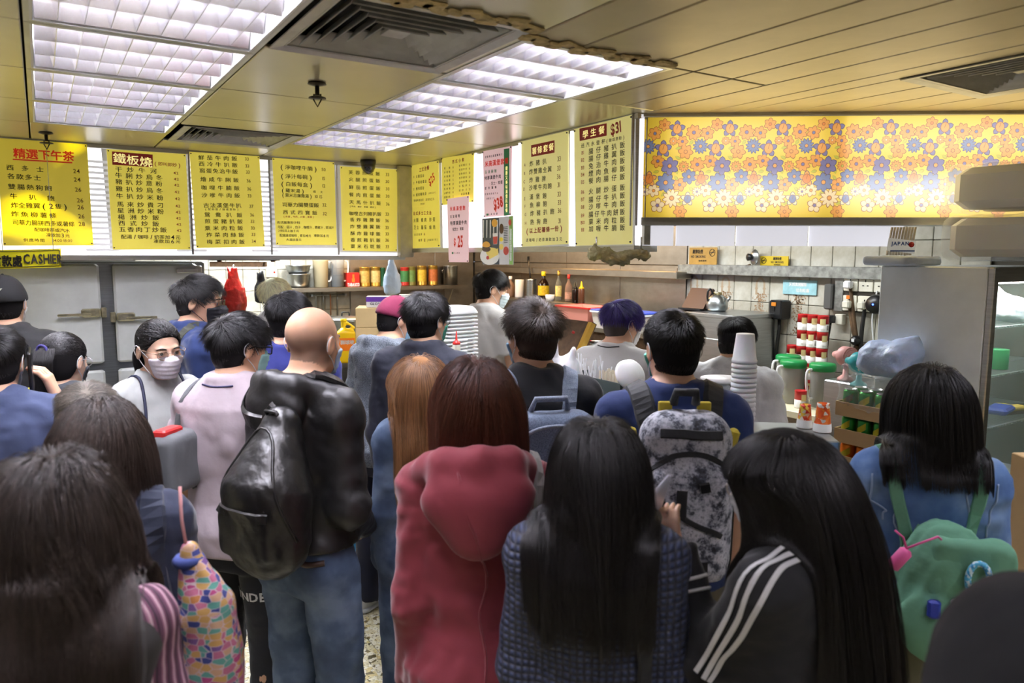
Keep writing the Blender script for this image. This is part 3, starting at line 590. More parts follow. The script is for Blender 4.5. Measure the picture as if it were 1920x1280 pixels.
# cashier sign hanging in front of the left boards
q = [PGY(*c, 4.62) for c in ((-60, 470), (114, 466), (115, 501), (-60, 506))]; org = (q[0]+q[2])/2
t = thing('cashier_sign', 'yellow hanging sign with black letters reading CASHIER at the left edge', 'sign', org)
MB().slab(q[3]-org, q[2]-org, q[1]-org, q[0]-org, .008).obj('plate', mat('sign_yellow', (236, 224, 30), .4), t)
mb = MB(); glyphs('付款處CASHIER', .03)
text_run(mb, '付款處', PGY(13, 489, 4.615)-org, .058, exA, Z3, nA*.002, .03, .72); text_run(mb, 'CASHIER', PGY(81, 485, 4.615)-org, .05, exA, Z3, nA*.002, .03, .62, .06)
f = [PGY(*c, 4.618)-org for c in ((-56, 473), (111, 469), (112, 498), (-56, 503))]
for i in range(4): mb.tube([f[i], f[(i+1) % 4]], .002, 4)
mb.obj('lettering', m_ink, t)
wr = MB()
for px in (5, 100): a = PGY(px, 470, 4.62)-org; wr.tube([a, a+Vector((0, 0, CEIL-(a+org).z))], .0015, 5)
wr.obj('hanging_wires', m_alu, t)
# ------------------------------------------------------------------ floral light box
WC0, WC1 = P(1200, 310, 3.34), P(1990, 310, 3.24); WC0.z = WC1.z = 0
dC = (WC1-WC0).normalized(); nC = Vector((dC.y, -dC.x, 0)); LC = (WC1-WC0).length; angC = math.atan2(dC.y, dC.x)
zc0, zc1 = P(1400, 409, 3.32).z, P(1400, 219, 3.32).z; HC = zc1-zc0
t = thing('floral_light_box', 'long glowing light box covered with orange and purple flower film, above the right counter', 'light box', WC0)
def film_mat(name, col):
    """back-lit printed film: the tubes behind make it brighter along two rows and dim at its ends."""
    m = bpy.data.materials.new(name); m.use_nodes = True; N, L = nt(m); b = N['Principled BSDF']; c = lin(col)
    tc = N.new('ShaderNodeTexCoord'); sx = N.new('ShaderNodeSeparateXYZ'); L.new(tc.outputs['Object'], sx.inputs[0])
    def fr(sock, pts):
        f = N.new('ShaderNodeFloatCurve') ; cv = f.mapping.curves[0]
        for i, (x, y) in enumerate(pts):
            if i < 2: cv.points[i].location = (x, y)
            else: cv.points.new(x, y)
        f.mapping.update(); mm = N.new('ShaderNodeMath'); mm.operation = 'DIVIDE'; L.new(sock, mm.inputs[0]); return f, mm
    fx, mx = fr(sx.outputs[0], [(0, .25), (1, .9), (.045, .45), (.1, .8), (.2, .95), (.33, .9), (.43, .72), (.465, .62), (.5, .9), (.56, 1), (.9, 1)]); mx.inputs[1].default_value = LC; L.new(mx.outputs[0], fx.inputs['Value'])
    fz, mz = fr(sx.outputs[2], [(0, .62), (1, .66), (.12, .85), (.3, .98), (.42, .86), (.55, .72), (.7, .8), (.85, .78)]); mz.inputs[1].default_value = HC; L.new(mz.outputs[0], fz.inputs['Value'])
    mu = N.new('ShaderNodeMath'); mu.operation = 'MULTIPLY'; L.new(fx.outputs[0], mu.inputs[0]); L.new(fz.outputs[0], mu.inputs[1])
    b.inputs['Base Color'].default_value = [x*.3 for x in c[:3]]+[1]
    # film saturates to its own dye when dim, towards white where the tube is right behind it
    g = N.new('ShaderNodeMix'); g.data_type = 'RGBA'; g.inputs[6].default_value = c; g.inputs[7].default_value = [min(1, .62*x+.34) for x in c[:3]]+[1]
    pw = N.new('ShaderNodeMath'); pw.operation = 'POWER'; pw.inputs[1].default_value = 2.3; L.new(mu.outputs[0], pw.inputs[0]); L.new(pw.outputs[0], g.inputs[0])
    L.new(g.outputs[2], b.inputs['Emission Color']); sc = N.new('ShaderNodeMath'); sc.operation = 'MULTIPLY'; sc.inputs[1].default_value = FILM; L.new(mu.outputs[0], sc.inputs[0])
    L.new(sc.outputs[0], b.inputs['Emission Strength']); b.inputs['Roughness'].default_value = .3; return m
FILM = .68
fm = [film_mat('film_'+n, c) for n, c in (('yellow', (255, 214, 60)), ('orange', (250, 168, 66)), ('violet', (134, 124, 164)), ('blue', (124, 134, 168)), ('green', (205, 200, 60)), ('outline', (158, 88, 34)), ('deep_orange', (240, 140, 50)), ('pale', (255, 226, 170)), ('dark_outline', (96, 76, 100)))]
YL, OR, VI, BL, GR_, OUT, DO, PA, DK = range(9)
Lx = LC
MB().add([(0, 0, 0), (Lx, 0, 0), (Lx, 0, HC), (0, 0, HC)], [(0, 1, 2, 3)]).obj('backlit_film', fm[YL], t, (0, 0, zc0), angC)
pr = MB()
def pl(ci, pts, layer): pr.mi = ci; pr.add([(x, -.0004*layer, z) for x, z in pts if True], [list(range(len(pts)))])
def clipok(x, z, r): return r < x < Lx-r and r*.9 < z < HC-r*.9
def leafshape(x, z, a, L, w): 
    ca, sa = math.cos(a), math.sin(a); o = []
    for s_ in list(np.linspace(0, 1, 6)) + list(np.linspace(1, 0, 6))[1:-1]: pass
    sh_ = lambda s_: w*math.sin(PI*s_**1.25)**.7
    up = [(L*s_, sh_(s_)) for s_ in np.linspace(0, 1, 8)]; dn = [(L*s_, -sh_(s_)) for s_ in np.linspace(1, 0, 8)[1:-1]]
    return [(x+ca*p-sa*q_, z+sa*p+ca*q_) for p, q_ in up+dn]
def flower(x, z, r, n, col, ccol, pw=.5, ph=0, out=OUT):
    for k in range(n):
        a = ph+2*PI*k/n
        pl(out, leafshape(x, z, a, r*1.06, r*pw*.5+.0016), 1); pl(col, leafshape(x+math.cos(a)*r*.12, z+math.sin(a)*r*.12, a, r*.84, r*pw*.5-.0004), 2)
    for rr, cc, l in ((r*.27, out, 3), (r*.2, ccol, 4)): pl(cc, [(x+rr*math.cos(q_), z+rr*math.sin(q_)) for q_ in np.linspace(0, 2*PI, 11)[:-1]], l)
def bud(x, z, r, col, leaf):
    for k in range(5): pl(DK, leafshape(x, z, .3+k*1.25, r*1.5, r*.5), 1); pl(leaf, leafshape(x, z, .3+k*1.25, r*1.38, r*.4), 2)
    for rr, cc, l in ((r*.9, OUT, 3), (r*.8, col, 4)): pl(cc, [(x+rr*.85*math.cos(q_), z+rr*math.sin(q_)) for q_ in np.linspace(0, 2*PI, 15)[:-1]], l)
    pl(OUT, [(x+.1*r, z+.7*r), (x+.18*r, z+.7*r), (x-.05*r, z-.1*r), (x-.12*r, z-.05*r)], 5)
ps = HC/690.0        # frame units (zoom) to metres: film spans 70..760
TILE = [(340, 150, 44, 'bud', OR, VI), (455, 175, 48, 8, OR, VI), (548, 180, 42, 6, OR, BL), (248, 285, 46, 'bud', OR, VI), (378, 235, 36, 6, OR, VI), (503, 268, 46, 12, BL, OR), (315, 232, 26, 8, OR, PA), (402, 305, 46, 6, OR, OR), (485, 392, 46, 8, OR, VI),
        (572, 368, 42, 6, OR, VI), (655, 402, 56, 6, VI, OR), (392, 405, 34, 10, OR, GR_), (430, 475, 46, 6, BL, OR), (515, 490, 42, 'bud', DO, OR), (630, 515, 60, 8, BL, OR), (367, 530, 42, 5, OR, BL), (488, 578, 30, 9, PA, VI), (548, 570, 40, 6, PA, OR), (425, 628, 38, 'bud', BL, PA), (675, 622, 58, 10, PA, OR), (577, 672, 46, 5, PA, VI), (375, 715, 42, 6, OR, OR), (465, 735, 54, 6, VI, OR), (650, 735, 46, 8, OR, VI), (562, 745, 36, 9, OR, VI), (612, 122, 38, 6, OR, DO)]
LEAVES = [(510, 110, .5), (330, 285, .2), (425, 260, .9), (330, 335, -.5), (640, 330, 2), (540, 445, .2), (600, 450, .4), (690, 465, -1), (430, 545, -.7), (350, 460, 1.8), (250, 600, .6), (600, 610, .8), (360, 665, .4)]
for rep in range(-1, int(Lx/(360*ps))+2):
    for x, z, r, n, c, cc in TILE:
        X = (x-90+rep*360)*ps; Zz = HC-(z-70)*ps; R_ = r*ps*1.13
        if not clipok(X, Zz, R_): continue
        if n == 'bud': bud(X, Zz, R_*.8, c, cc)
        else: flower(X, Zz, R_, n, c, cc, {5: .72, 6: .62, 8: .5, 9: .42, 10: .36, 12: .3}[n], rep*0+x, DK if c in (VI, BL) else OUT)
    for x, z, a in LEAVES:
        X = (x-90+rep*360)*ps; Zz = HC-(z-70)*ps
        if clipok(X, Zz, 45*ps): pl(OUT, leafshape(X, Zz, a, 44*ps, 11*ps), 0.5); pl(GR_, leafshape(X, Zz, a, 42*ps, 9*ps), 0.8)
fo = pr.obj('printed_flowers', fm, t, (0, 0, zc0), angC)
fo.location = (0, 0, zc0); fo.location.x += nC.x*.0008; fo.location.y += nC.y*.0008
hb = MB(); 
for (x, z, dx, dz) in ((Lx/2, zc0-.016, Lx+.06, .034), (Lx/2, zc1+.016, Lx+.06, .034), (-.02, (zc0+zc1)/2, .045, HC+.07), (Lx+.02, (zc0+zc1)/2, .045, HC+.07)):
    hb.box((x, .03, z), (dx, .09, dz), bev=.003)
hb.box((Lx/2, .12, (zc0+zc1)/2), (Lx, .05, HC), 0)
hb.obj('frame', m_alu, t, (0, 0, 0), angC)
o = area_light('floral_box_light', WC0 + dC*Lx*.5 + nC*.02 + Z3*((zc0+zc1)/2), Lx*.9, HC*.8, 1.3, (1, .82, .35)); o.rotation_euler = nC.to_track_quat('-Z', 'Y').to_euler(); o.data.spread = PI
# white panels under the floral box
za, zb_ = P(1400, 461, 3.36).z, P(1400, 417, 3.36).z
t = thing('valance_panel', 'row of plain white valance panels below the floral light box', 'panel', WC0)
for x0, x1 in ((1196, 1262), (1268, 1376), (1381, 1512), (1518, 1690)):
    a, b = P(x0, 440, 3.36)-WC0, P(x1, 440, 3.36)-WC0; c = (a+b)/2
    MB().box((c.x, c.y, (za+zb_)/2), ((b-a).length, .012, zb_-za), angC).obj('panel', mat('white_valance', (240, 240, 250), .4, emit=.3), t)  # glow added to whiten the panels, which are not lamps
MB().box((LC/2*dC.x, LC/2*dC.y, zb_+.01), (LC, .03, .02), angC).obj('rail', m_alu, t)
# ------------------------------------------------------------------ distance-field modeller (people, cloth, bags)
def A3(*p): return np.array(p, float)
def smin(a, b, k):
    if k <= 0: return np.minimum(a, b)
    h = np.maximum(k-np.abs(a-b), 0)/k; return np.minimum(a, b) - h*h*k*.25
def smax(a, b, k): return -smin(-a, -b, k)
def d_ell(X, Y, Z, c, r):
    x, y, z = (X-c[0])/r[0], (Y-c[1])/r[1], (Z-c[2])/r[2]; k0 = np.sqrt(x*x+y*y+z*z)
    return (k0-1)*min(r)*(.5+.5*np.minimum(k0, 1)) if False else (k0-1)*(r[0]*r[1]*r[2])**(1/3)
def d_cap(X, Y, Z, a, b, ra, rb):
    a, b = np.asarray(a, float), np.asarray(b, float); v = b-a; L = v@v
    t = np.clip(((X-a[0])*v[0]+(Y-a[1])*v[1]+(Z-a[2])*v[2])/L, 0, 1)
    return np.sqrt((X-a[0]-t*v[0])**2+(Y-a[1]-t*v[1])**2+(Z-a[2]-t*v[2])**2) - (ra+(rb-ra)*t)
def d_fru(X, Y, Z, a, b, ra, rb):                   # flat-ended tapered tube
    a, b = np.asarray(a, float), np.asarray(b, float); v = b-a; L = math.sqrt(v@v); v = v/L
    t = (X-a[0])*v[0]+(Y-a[1])*v[1]+(Z-a[2])*v[2]; tc = np.clip(t, 0, L)
    r = np.sqrt((X-a[0]-t*v[0])**2+(Y-a[1]-t*v[1])**2+(Z-a[2]-t*v[2])**2) - (ra+(rb-ra)*tc/L)
    return np.maximum(r, np.maximum(-t, t-L))
def d_box(X, Y, Z, c, h, r, R=None):
    x, y, z = X-c[0], Y-c[1], Z-c[2]
    if R is not None: x, y, z = (R[0][0]*x+R[1][0]*y+R[2][0]*z, R[0][1]*x+R[1][1]*y+R[2][1]*z, R[0][2]*x+R[1][2]*y+R[2][2]*z)
    qx, qy, qz = np.abs(x)-h[0]+r, np.abs(y)-h[1]+r, np.abs(z)-h[2]+r
    return np.sqrt(np.maximum(qx, 0)**2+np.maximum(qy, 0)**2+np.maximum(qz, 0)**2)+np.minimum(np.maximum(qx, np.maximum(qy, qz)), 0)-r
def d_loft(X, Y, Z, prof, pw=2.3):
    p = np.asarray(prof, float); zz = np.clip(Z, p[0, 0], p[-1, 0])
    a, b, y0 = (np.interp(zz, p[:, 0], p[:, i]) for i in (1, 2, 3)); x0 = np.interp(zz, p[:, 0], p[:, 4]) if p.shape[1] > 4 else 0
    k = (np.abs((X-x0)/a)**pw + np.abs((Y-y0)/b)**pw)**(1/pw)
    return np.maximum((k-1)*np.sqrt(a*b), np.maximum(p[0, 0]-Z, Z-p[-1, 0]))
def wob(X, Y, Z, f, seed):
    r = np.random.default_rng(seed); o = 0
    for i in range(5):
        a, b, c = r.normal(size=3); ph = r.uniform(0, 6.28, 2)
        o = o + np.sin(f[0]*a*X+f[1]*b*Y+f[2]*c*Z+ph[0] + 1.3*np.sin(f[0]*b*X*.6+f[1]*c*Y*.6+f[2]*a*Z*.6+ph[1]))
    return o/5
class Sdf:
    def __init__(s): s.ops = []
    def add(s, fn, lo, hi, k=.02, mode='u'): s.ops.append((fn, np.asarray(lo, float), np.asarray(hi, float), k, mode)); return s
    def ell(s, c, r, k=.02, mode='u'): return s.add(lambda X, Y, Z: d_ell(X, Y, Z, c, r), A3(*c)-A3(*r), A3(*c)+A3(*r), k, mode)
    def cap(s, a, b, ra, rb=None, k=.02, mode='u'):
        rb = ra if rb is None else rb; m = max(ra, rb); a, b = A3(*a), A3(*b)
        return s.add(lambda X, Y, Z: d_cap(X, Y, Z, a, b, ra, rb), np.minimum(a, b)-m, np.maximum(a, b)+m, k, mode)
    def fru(s, a, b, ra, rb, k=.02, mode='u'):
        m = max(ra, rb); a, b = A3(*a), A3(*b)
        return s.add(lambda X, Y, Z: d_fru(X, Y, Z, a, b, ra, rb), np.minimum(a, b)-m, np.maximum(a, b)+m, k, mode)
    def box(s, c, h, r, R=None, k=.02, mode='u'):
        m = np.full(3, math.sqrt(sum(x*x for x in h))) if R is not None else A3(*h)
        return s.add(lambda X, Y, Z: d_box(X, Y, Z, c, h, r, R), A3(*c)-m, A3(*c)+m, k, mode)
    def loft(s, prof, k=.02, pw=2.3, mode='u'):
        p = np.asarray(prof, float); x0 = p[:, 4] if p.shape[1] > 4 else np.zeros(len(p))
        return s.add(lambda X, Y, Z: d_loft(X, Y, Z, p, pw), ((x0-p[:, 1]).min(), (p[:, 3]-p[:, 2]).min(), p[0, 0]), ((x0+p[:, 1]).max(), (p[:, 3]+p[:, 2]).max(), p[-1, 0]), k, mode)
    def chain(s, pts, rs, k=.02):
        for i in range(len(pts)-1): s.cap(pts[i], pts[i+1], rs[i], rs[i+1], k)
        return s
    def fold(s, amp, f, seed, zr=None):                # cloth folds: displaces what has been added so far
        def fn(X, Y, Z):
            w = wob(X, Y, Z, f, seed); w2 = wob(X, Y, Z, (f[0]*1.9, f[1]*1.9, f[2]*1.9), seed+31); w = amp*(.55*w + .75*(.35-np.abs(w2)*1.5) + .5*(.35-np.abs(w)*1.6))
            if zr is not None: w = w*np.clip(np.abs(Z-zr)/.03, 0, 1)
            return w
        return s.add(fn, (-9,)*3, (9,)*3, 0, 'd')
    def cut(s, fn): return s.add(fn, (-9,)*3, (9,)*3, 0, 'i')
    def at(s, pts):
        X, Y, Z = pts[:, 0], pts[:, 1], pts[:, 2]; F = np.full(len(pts), 1.0)
        for fn, lo, hi, k, m in s.ops:
            d = fn(X, Y, Z)
            F = smin(F, d, k) if m == 'u' else smax(F, -d, k) if m == 's' else F+d if m == 'd' else np.maximum(F, d)
        return F
    def grad(s, pts, e=.004):
        g = np.stack([s.at(pts+np.eye(3)[i]*e)-s.at(pts-np.eye(3)[i]*e) for i in range(3)], 1)
        return g/np.maximum(np.linalg.norm(g, axis=1, keepdims=True), 1e-9)
    def bounds(s):
        u = [o for o in s.ops if o[4] == 'u']; return np.min([o[1] for o in u], 0), np.max([o[2] for o in u], 0)
    def mesh(s, h=.01, bands=((), (), ()), pad=.02):
        lo, hi = s.bounds(); ax = []
        for i in range(3):
            x = lo[i]-pad; o = [x]
            while x < hi[i]+pad:
                st = h
                for c, r, hb in bands[i]:
                    if abs(x-c) < r: st = min(st, hb)
                x += st; o.append(x)
            ax.append(np.array(o))
        xs, ys, zs = ax; F = np.full((len(xs), len(ys), len(zs)), .2, np.float32)
        for fn, l, g, k, m in s.ops:
            e = k+2.5*h if m in 'us' else 0
            sl = []
            for i, a in enumerate(ax):
                i0 = max(0, np.searchsorted(a, l[i]-e)-1); i1 = min(len(a), np.searchsorted(a, g[i]+e)+1); sl.append(slice(i0, i1))
            if any(q.stop <= q.start for q in sl): continue
            X, Y, Z = xs[sl[0]][:, None, None], ys[sl[1]][None, :, None], zs[sl[2]][None, None, :]
            sub = F[sl[0], sl[1], sl[2]]
            if m == 'd':                                   # displacement only near the surface
                idx = np.nonzero(np.abs(sub) < .05)
                sub[idx] += fn(xs[idx[0]], ys[idx[1]], zs[idx[2]]); continue
            d = fn(X, Y, Z)
            F[sl[0], sl[1], sl[2]] = smin(sub, d, k) if m == 'u' else smax(sub, -d, k) if m == 's' else np.maximum(sub, d)
        F[0], F[-1] = .2, .2; F[:, 0], F[:, -1] = .2, .2; F[:, :, 0], F[:, :, -1] = .2, .2
        return surface_nets(F, xs, ys, zs)
CORN = [(i, j, k) for i in (0, 1) for j in (0, 1) for k in (0, 1)]
EDG = [(a, b) for a in range(8) for b in range(a+1, 8) if sum(x != y for x, y in zip(CORN[a], CORN[b])) == 1]
def surface_nets(F, xs, ys, zs):
    neg = F < 0; n = neg.shape; cnt = np.zeros((n[0]-1, n[1]-1, n[2]-1), np.uint8)
    for i, j, k in CORN: cnt += neg[i:n[0]-1+i, j:n[1]-1+j, k:n[2]-1+k]
    I, J, Kk = np.nonzero((cnt > 0) & (cnt < 8)); idm = np.full(cnt.shape, -1, np.int64); idm[I, J, Kk] = np.arange(len(I))
    V = [F[I+c[0], J+c[1], Kk+c[2]] for c in CORN]; PX = [np.stack([xs[I+c[0]], ys[J+c[1]], zs[Kk+c[2]]], 1) for c in CORN]
    acc = np.zeros((len(I), 3)); w = np.zeros(len(I))
    for a, b in EDG:
        m = (V[a] < 0) != (V[b] < 0); t = np.where(m, V[a]/np.where(m, V[a]-V[b], 1), 0)[:, None]
        acc += np.where(m[:, None], PX[a]+(PX[b]-PX[a])*t, 0); w += m
    vs = acc/w[:, None]; quads = []
    for ax in range(3):
        sl0 = [slice(None)]*3; sl1 = [slice(None)]*3; sl0[ax] = slice(0, n[ax]-1); sl1[ax] = slice(1, n[ax])
        A, B = neg[tuple(sl0)], neg[tuple(sl1)]; q = np.nonzero(A != B); s = A[q]
        u, v = [(1, 2), (2, 0), (0, 1)][ax]; q = list(q)
        ok = (q[u] > 0) & (q[v] > 0) & (q[u] < n[u]-1) & (q[v] < n[v]-1); q = [x[ok] for x in q]; s = s[ok]
        def cid(du, dv): p = [x.copy() for x in q]; p[u] += du; p[v] += dv; return idm[p[0], p[1], p[2]]
        Q = np.stack([cid(-1, -1), cid(0, -1), cid(0, 0), cid(-1, 0)], 1); Q = np.where(s[:, None], Q, Q[:, ::-1]); quads.append(Q)
    return vs, np.concatenate(quads)
def np_mesh(name, vs, quads, mats, smooth=True, tris=False):
    me = bpy.data.meshes.new(name); k = quads.shape[1]; me.vertices.add(len(vs)); me.vertices.foreach_set('co', vs.astype(np.float32).ravel())
    me.loops.add(quads.size); me.loops.foreach_set('vertex_index', quads.astype(np.int32).ravel()); me.polygons.add(len(quads))
    me.polygons.foreach_set('loop_start', np.arange(len(quads), dtype=np.int32)*k); me.polygons.foreach_set('loop_total', np.full(len(quads), k, np.int32))
    me.polygons.foreach_set('use_smooth', np.full(len(quads), smooth)); me.update(calc_edges=True)
    for m in (mats if isinstance(mats, (list, tuple)) else [mats]): me.materials.append(m)
    return me
def sdf_obj(name, sdf, m, parent, h=.01, bands=((), (), ())):
    vs, q = sdf.mesh(h, bands); return link(name, np_mesh(name, vs, q, m), parent)
def spline(pts, n):
    p = np.asarray(pts, float); p = np.vstack([2*p[0]-p[1], p, 2*p[-1]-p[-2]]); o = []; K = len(p)-3
    for t in np.linspace(0, K-1e-6, n):
        i = int(t); f = t-i; a, b, c, d = p[i:i+4]
        o.append(.5*((2*b)+(-a+c)*f+(2*a-5*b+4*c-d)*f*f+(-a+3*b-3*c+d)*f**3))
    return np.array(o)
def drape(sdf, pts, n, off=.002, it=4):
    """lay a path of points on the surface of sdf; returns points and outward normals."""
    p = spline(pts, n)
    for _ in range(it): p = p - sdf.grad(p)*(np.clip(sdf.at(p), -.05, .05)-off)[:, None]
    for _ in range(2): p[1:-1] = .25*p[:-2]+.5*p[1:-1]+.25*p[2:]
    g = sdf.grad(p); return [Vector(x) for x in p], [Vector(x) for x in g]
# ------------------------------------------------------------------ people
m_skin = mat('skin', (222, 174, 144), .48, sss=.12, var=(14, .05)); m_skin_f = mat('skin_fair', (232, 190, 164), .48, sss=.12, var=(14, .05)); m_skin_d = mat('skin_tan', (186, 136, 104), .5, sss=.1, var=(14, .06))
m_eye = mat('eye_white', (232, 230, 226), .2); m_iris = mat('eye_dark', (34, 22, 16), .1); m_brow = mat('eyebrow_hair', (28, 22, 20), .7)
def hair_mat(name, col, rough=.38, tip=None):
    if name in MATS: return MATS[name]
    m = mat(name, col, rough, var=(30, .35), scale3=(1, 1, .08)); N, L = nt(m); b = N['Principled BSDF']; b.inputs['Specular IOR Level'].default_value = .45; src = b.inputs['Base Color'].links[0].from_socket; hi = N.new('ShaderNodeHairInfo'); mr = N.new('ShaderNodeMapRange'); mr.inputs[3].default_value = .55; mr.inputs[4].default_value = 1.5; L.new(hi.outputs['Random'], mr.inputs[0]); vm = N.new('ShaderNodeVectorMath'); vm.operation = 'SCALE'; L.new(src, vm.inputs[0]); L.new(mr.outputs[0], vm.inputs['Scale']); L.new(vm.outputs[0], b.inputs['Base Color'])
    return m
HBLACK = ('hair_black', (24, 22, 23)); HSOFT = ('hair_soft_black', (52, 44, 40)); HDB = ('hair_dark_brown', (58, 48, 43)); HRED = ('hair_auburn', (74, 40, 28)); HLB = ('hair_light_brown', (136, 96, 62)); HGREY = ('hair_grey', (120, 112, 104)); HBLOND = ('hair_blond', (255, 238, 190)); HPUR = ('hair_purple', (62, 46, 118)); HTIP = ('hair_brown_tips', (66, 54, 46))
def scalp_mat(m):
    """the dense hair below the loose strands: a darker copy of its colour, matt, to keep highlights down."""
    n = m.name+'_dense'
    if n in MATS: return MATS[n]
    c = m.node_tree.nodes['Color Ramp'].color_ramp.elements[1].color; k = bpy.data.materials.new(n); k.use_nodes = True; MATS[n] = k; N, L = nt(k); b = N['Principled BSDF']; b.inputs['Roughness'].default_value = .85; b.inputs['Specular IOR Level'].default_value = .15; b.inputs['Base Color'].default_value = (*[x*(.55 if c[0] < .2 else .85) for x in c[:3]], 1); return k
def head_d(x, y, z, ears=True, hair_only=False):
    ax = np.abs(x)
    d = d_ell(x, y, z, (0, -.012, .034), (.074, .094, .084))
    if hair_only: return smin(d, d_ell(x, y, z, (0, -.035, -.02), (.062, .062, .075)), .04)
    d = smin(d, d_ell(x, y, z, (0, .018, -.022), (.063, .070, .086)), .03)
    d = smin(d, d_ell(x, y, z, (0, .034, -.072), (.045, .050, .044)), .03)
    d = smin(d, d_ell(ax, y, z, (.036, .055, -.022), (.026, .026, .022)), .02)
    d = smin(d, d_ell(ax, y, z, (.022, .078, .021), (.022, .013, .009)), .014)
    d = smin(d, d_cap(x, y, z, (0, .086, .012), (0, .106, -.026), .0055, .0105), .012)
    d = smin(d, d_ell(ax, y, z, (.010, .096, -.031), (.0085, .011, .008)), .006)
    d = smax(d, -d_ell(ax, y, z, (.031, .097, .003), (.017, .016, .0105)), .012)
    d = smin(d, d_ell(ax, y, z, (.031, .0765, .003), (.0165, .012, .012)), .002)
    d = smin(d, d_ell(ax, y, z, (.031, .0815, .0105), (.016, .0105, .0052)), .003)
    d = smin(d, d_cap(ax, y, z, (0, .087, -.060), (.017, .080, -.063), .0055, .003), .006)
    d = smin(d, d_cap(ax, y, z, (0, .085, -.071), (.014, .079, -.069), .0065, .003), .006)
    d = smin(d, d_ell(x, y, z, (0, .072, -.098), (.02, .016, .014)), .015)
    if ears:
        ye = y+.012-.25*(z+.004); e = d_ell(ax, ye, z, (.080, 0, -.004), (.008, .019, .031)); e = smax(e, -d_ell(ax, ye, z, (.0885, .003, -.001), (.0065, .011, .019)), .006); d = smin(d, e, .007)
    return d
TM = [(.80, .150, .108, -.012), (.86, .158, .114, -.012), (.95, .160, .118, -.018), (1.05, .146, .106, -.002), (1.15, .146, .105, .002), (1.26, .158, .114, .0), (1.345, .166, .112, -.006), (1.40, .158, .100, -.014), (1.44, .128, .080, -.018), (1.475, .088, .066, -.020), (1.51, .060, .056, -.018)]
TF = [(.80, .148, .110, -.015), (.86, .158, .116, -.018), (.93, .162, .120, -.022), (1.05, .130, .096, -.002), (1.15, .128, .098, .004), (1.25, .136, .114, .012), (1.335, .142, .104, -.002), (1.40, .136, .088, -.014), (1.44, .108, .070, -.018), (1.475, .072, .056, -.020), (1.51, .050, .048, -.018)]
POSES = {'down': ((.228, -.035, 1.10), (.235, .035, .86)), 'front': ((.225, -.01, 1.11), (.10, .235, 1.06)), 'pocket': ((.255, -.06, 1.11), (.20, .09, .92)), 'work': ((.235, .03, 1.12), (.14, .27, 1.02)), 'clasp': ((.235, -.03, 1.11), (.05, .19, .95))}
def rotz(a): c, s = math.cos(a), math.sin(a); return np.array([[c, -s, 0], [s, c, 0], [0, 0, 1]])
def rotx(a): c, s = math.cos(a), math.sin(a); return np.array([[1, 0, 0], [0, c, -s], [0, s, c]])
def roty(a): c, s = math.cos(a), math.sin(a); return np.array([[c, 0, s], [0, 1, 0], [-s, 0, c]])
RIG = np.radians
class Person: pass
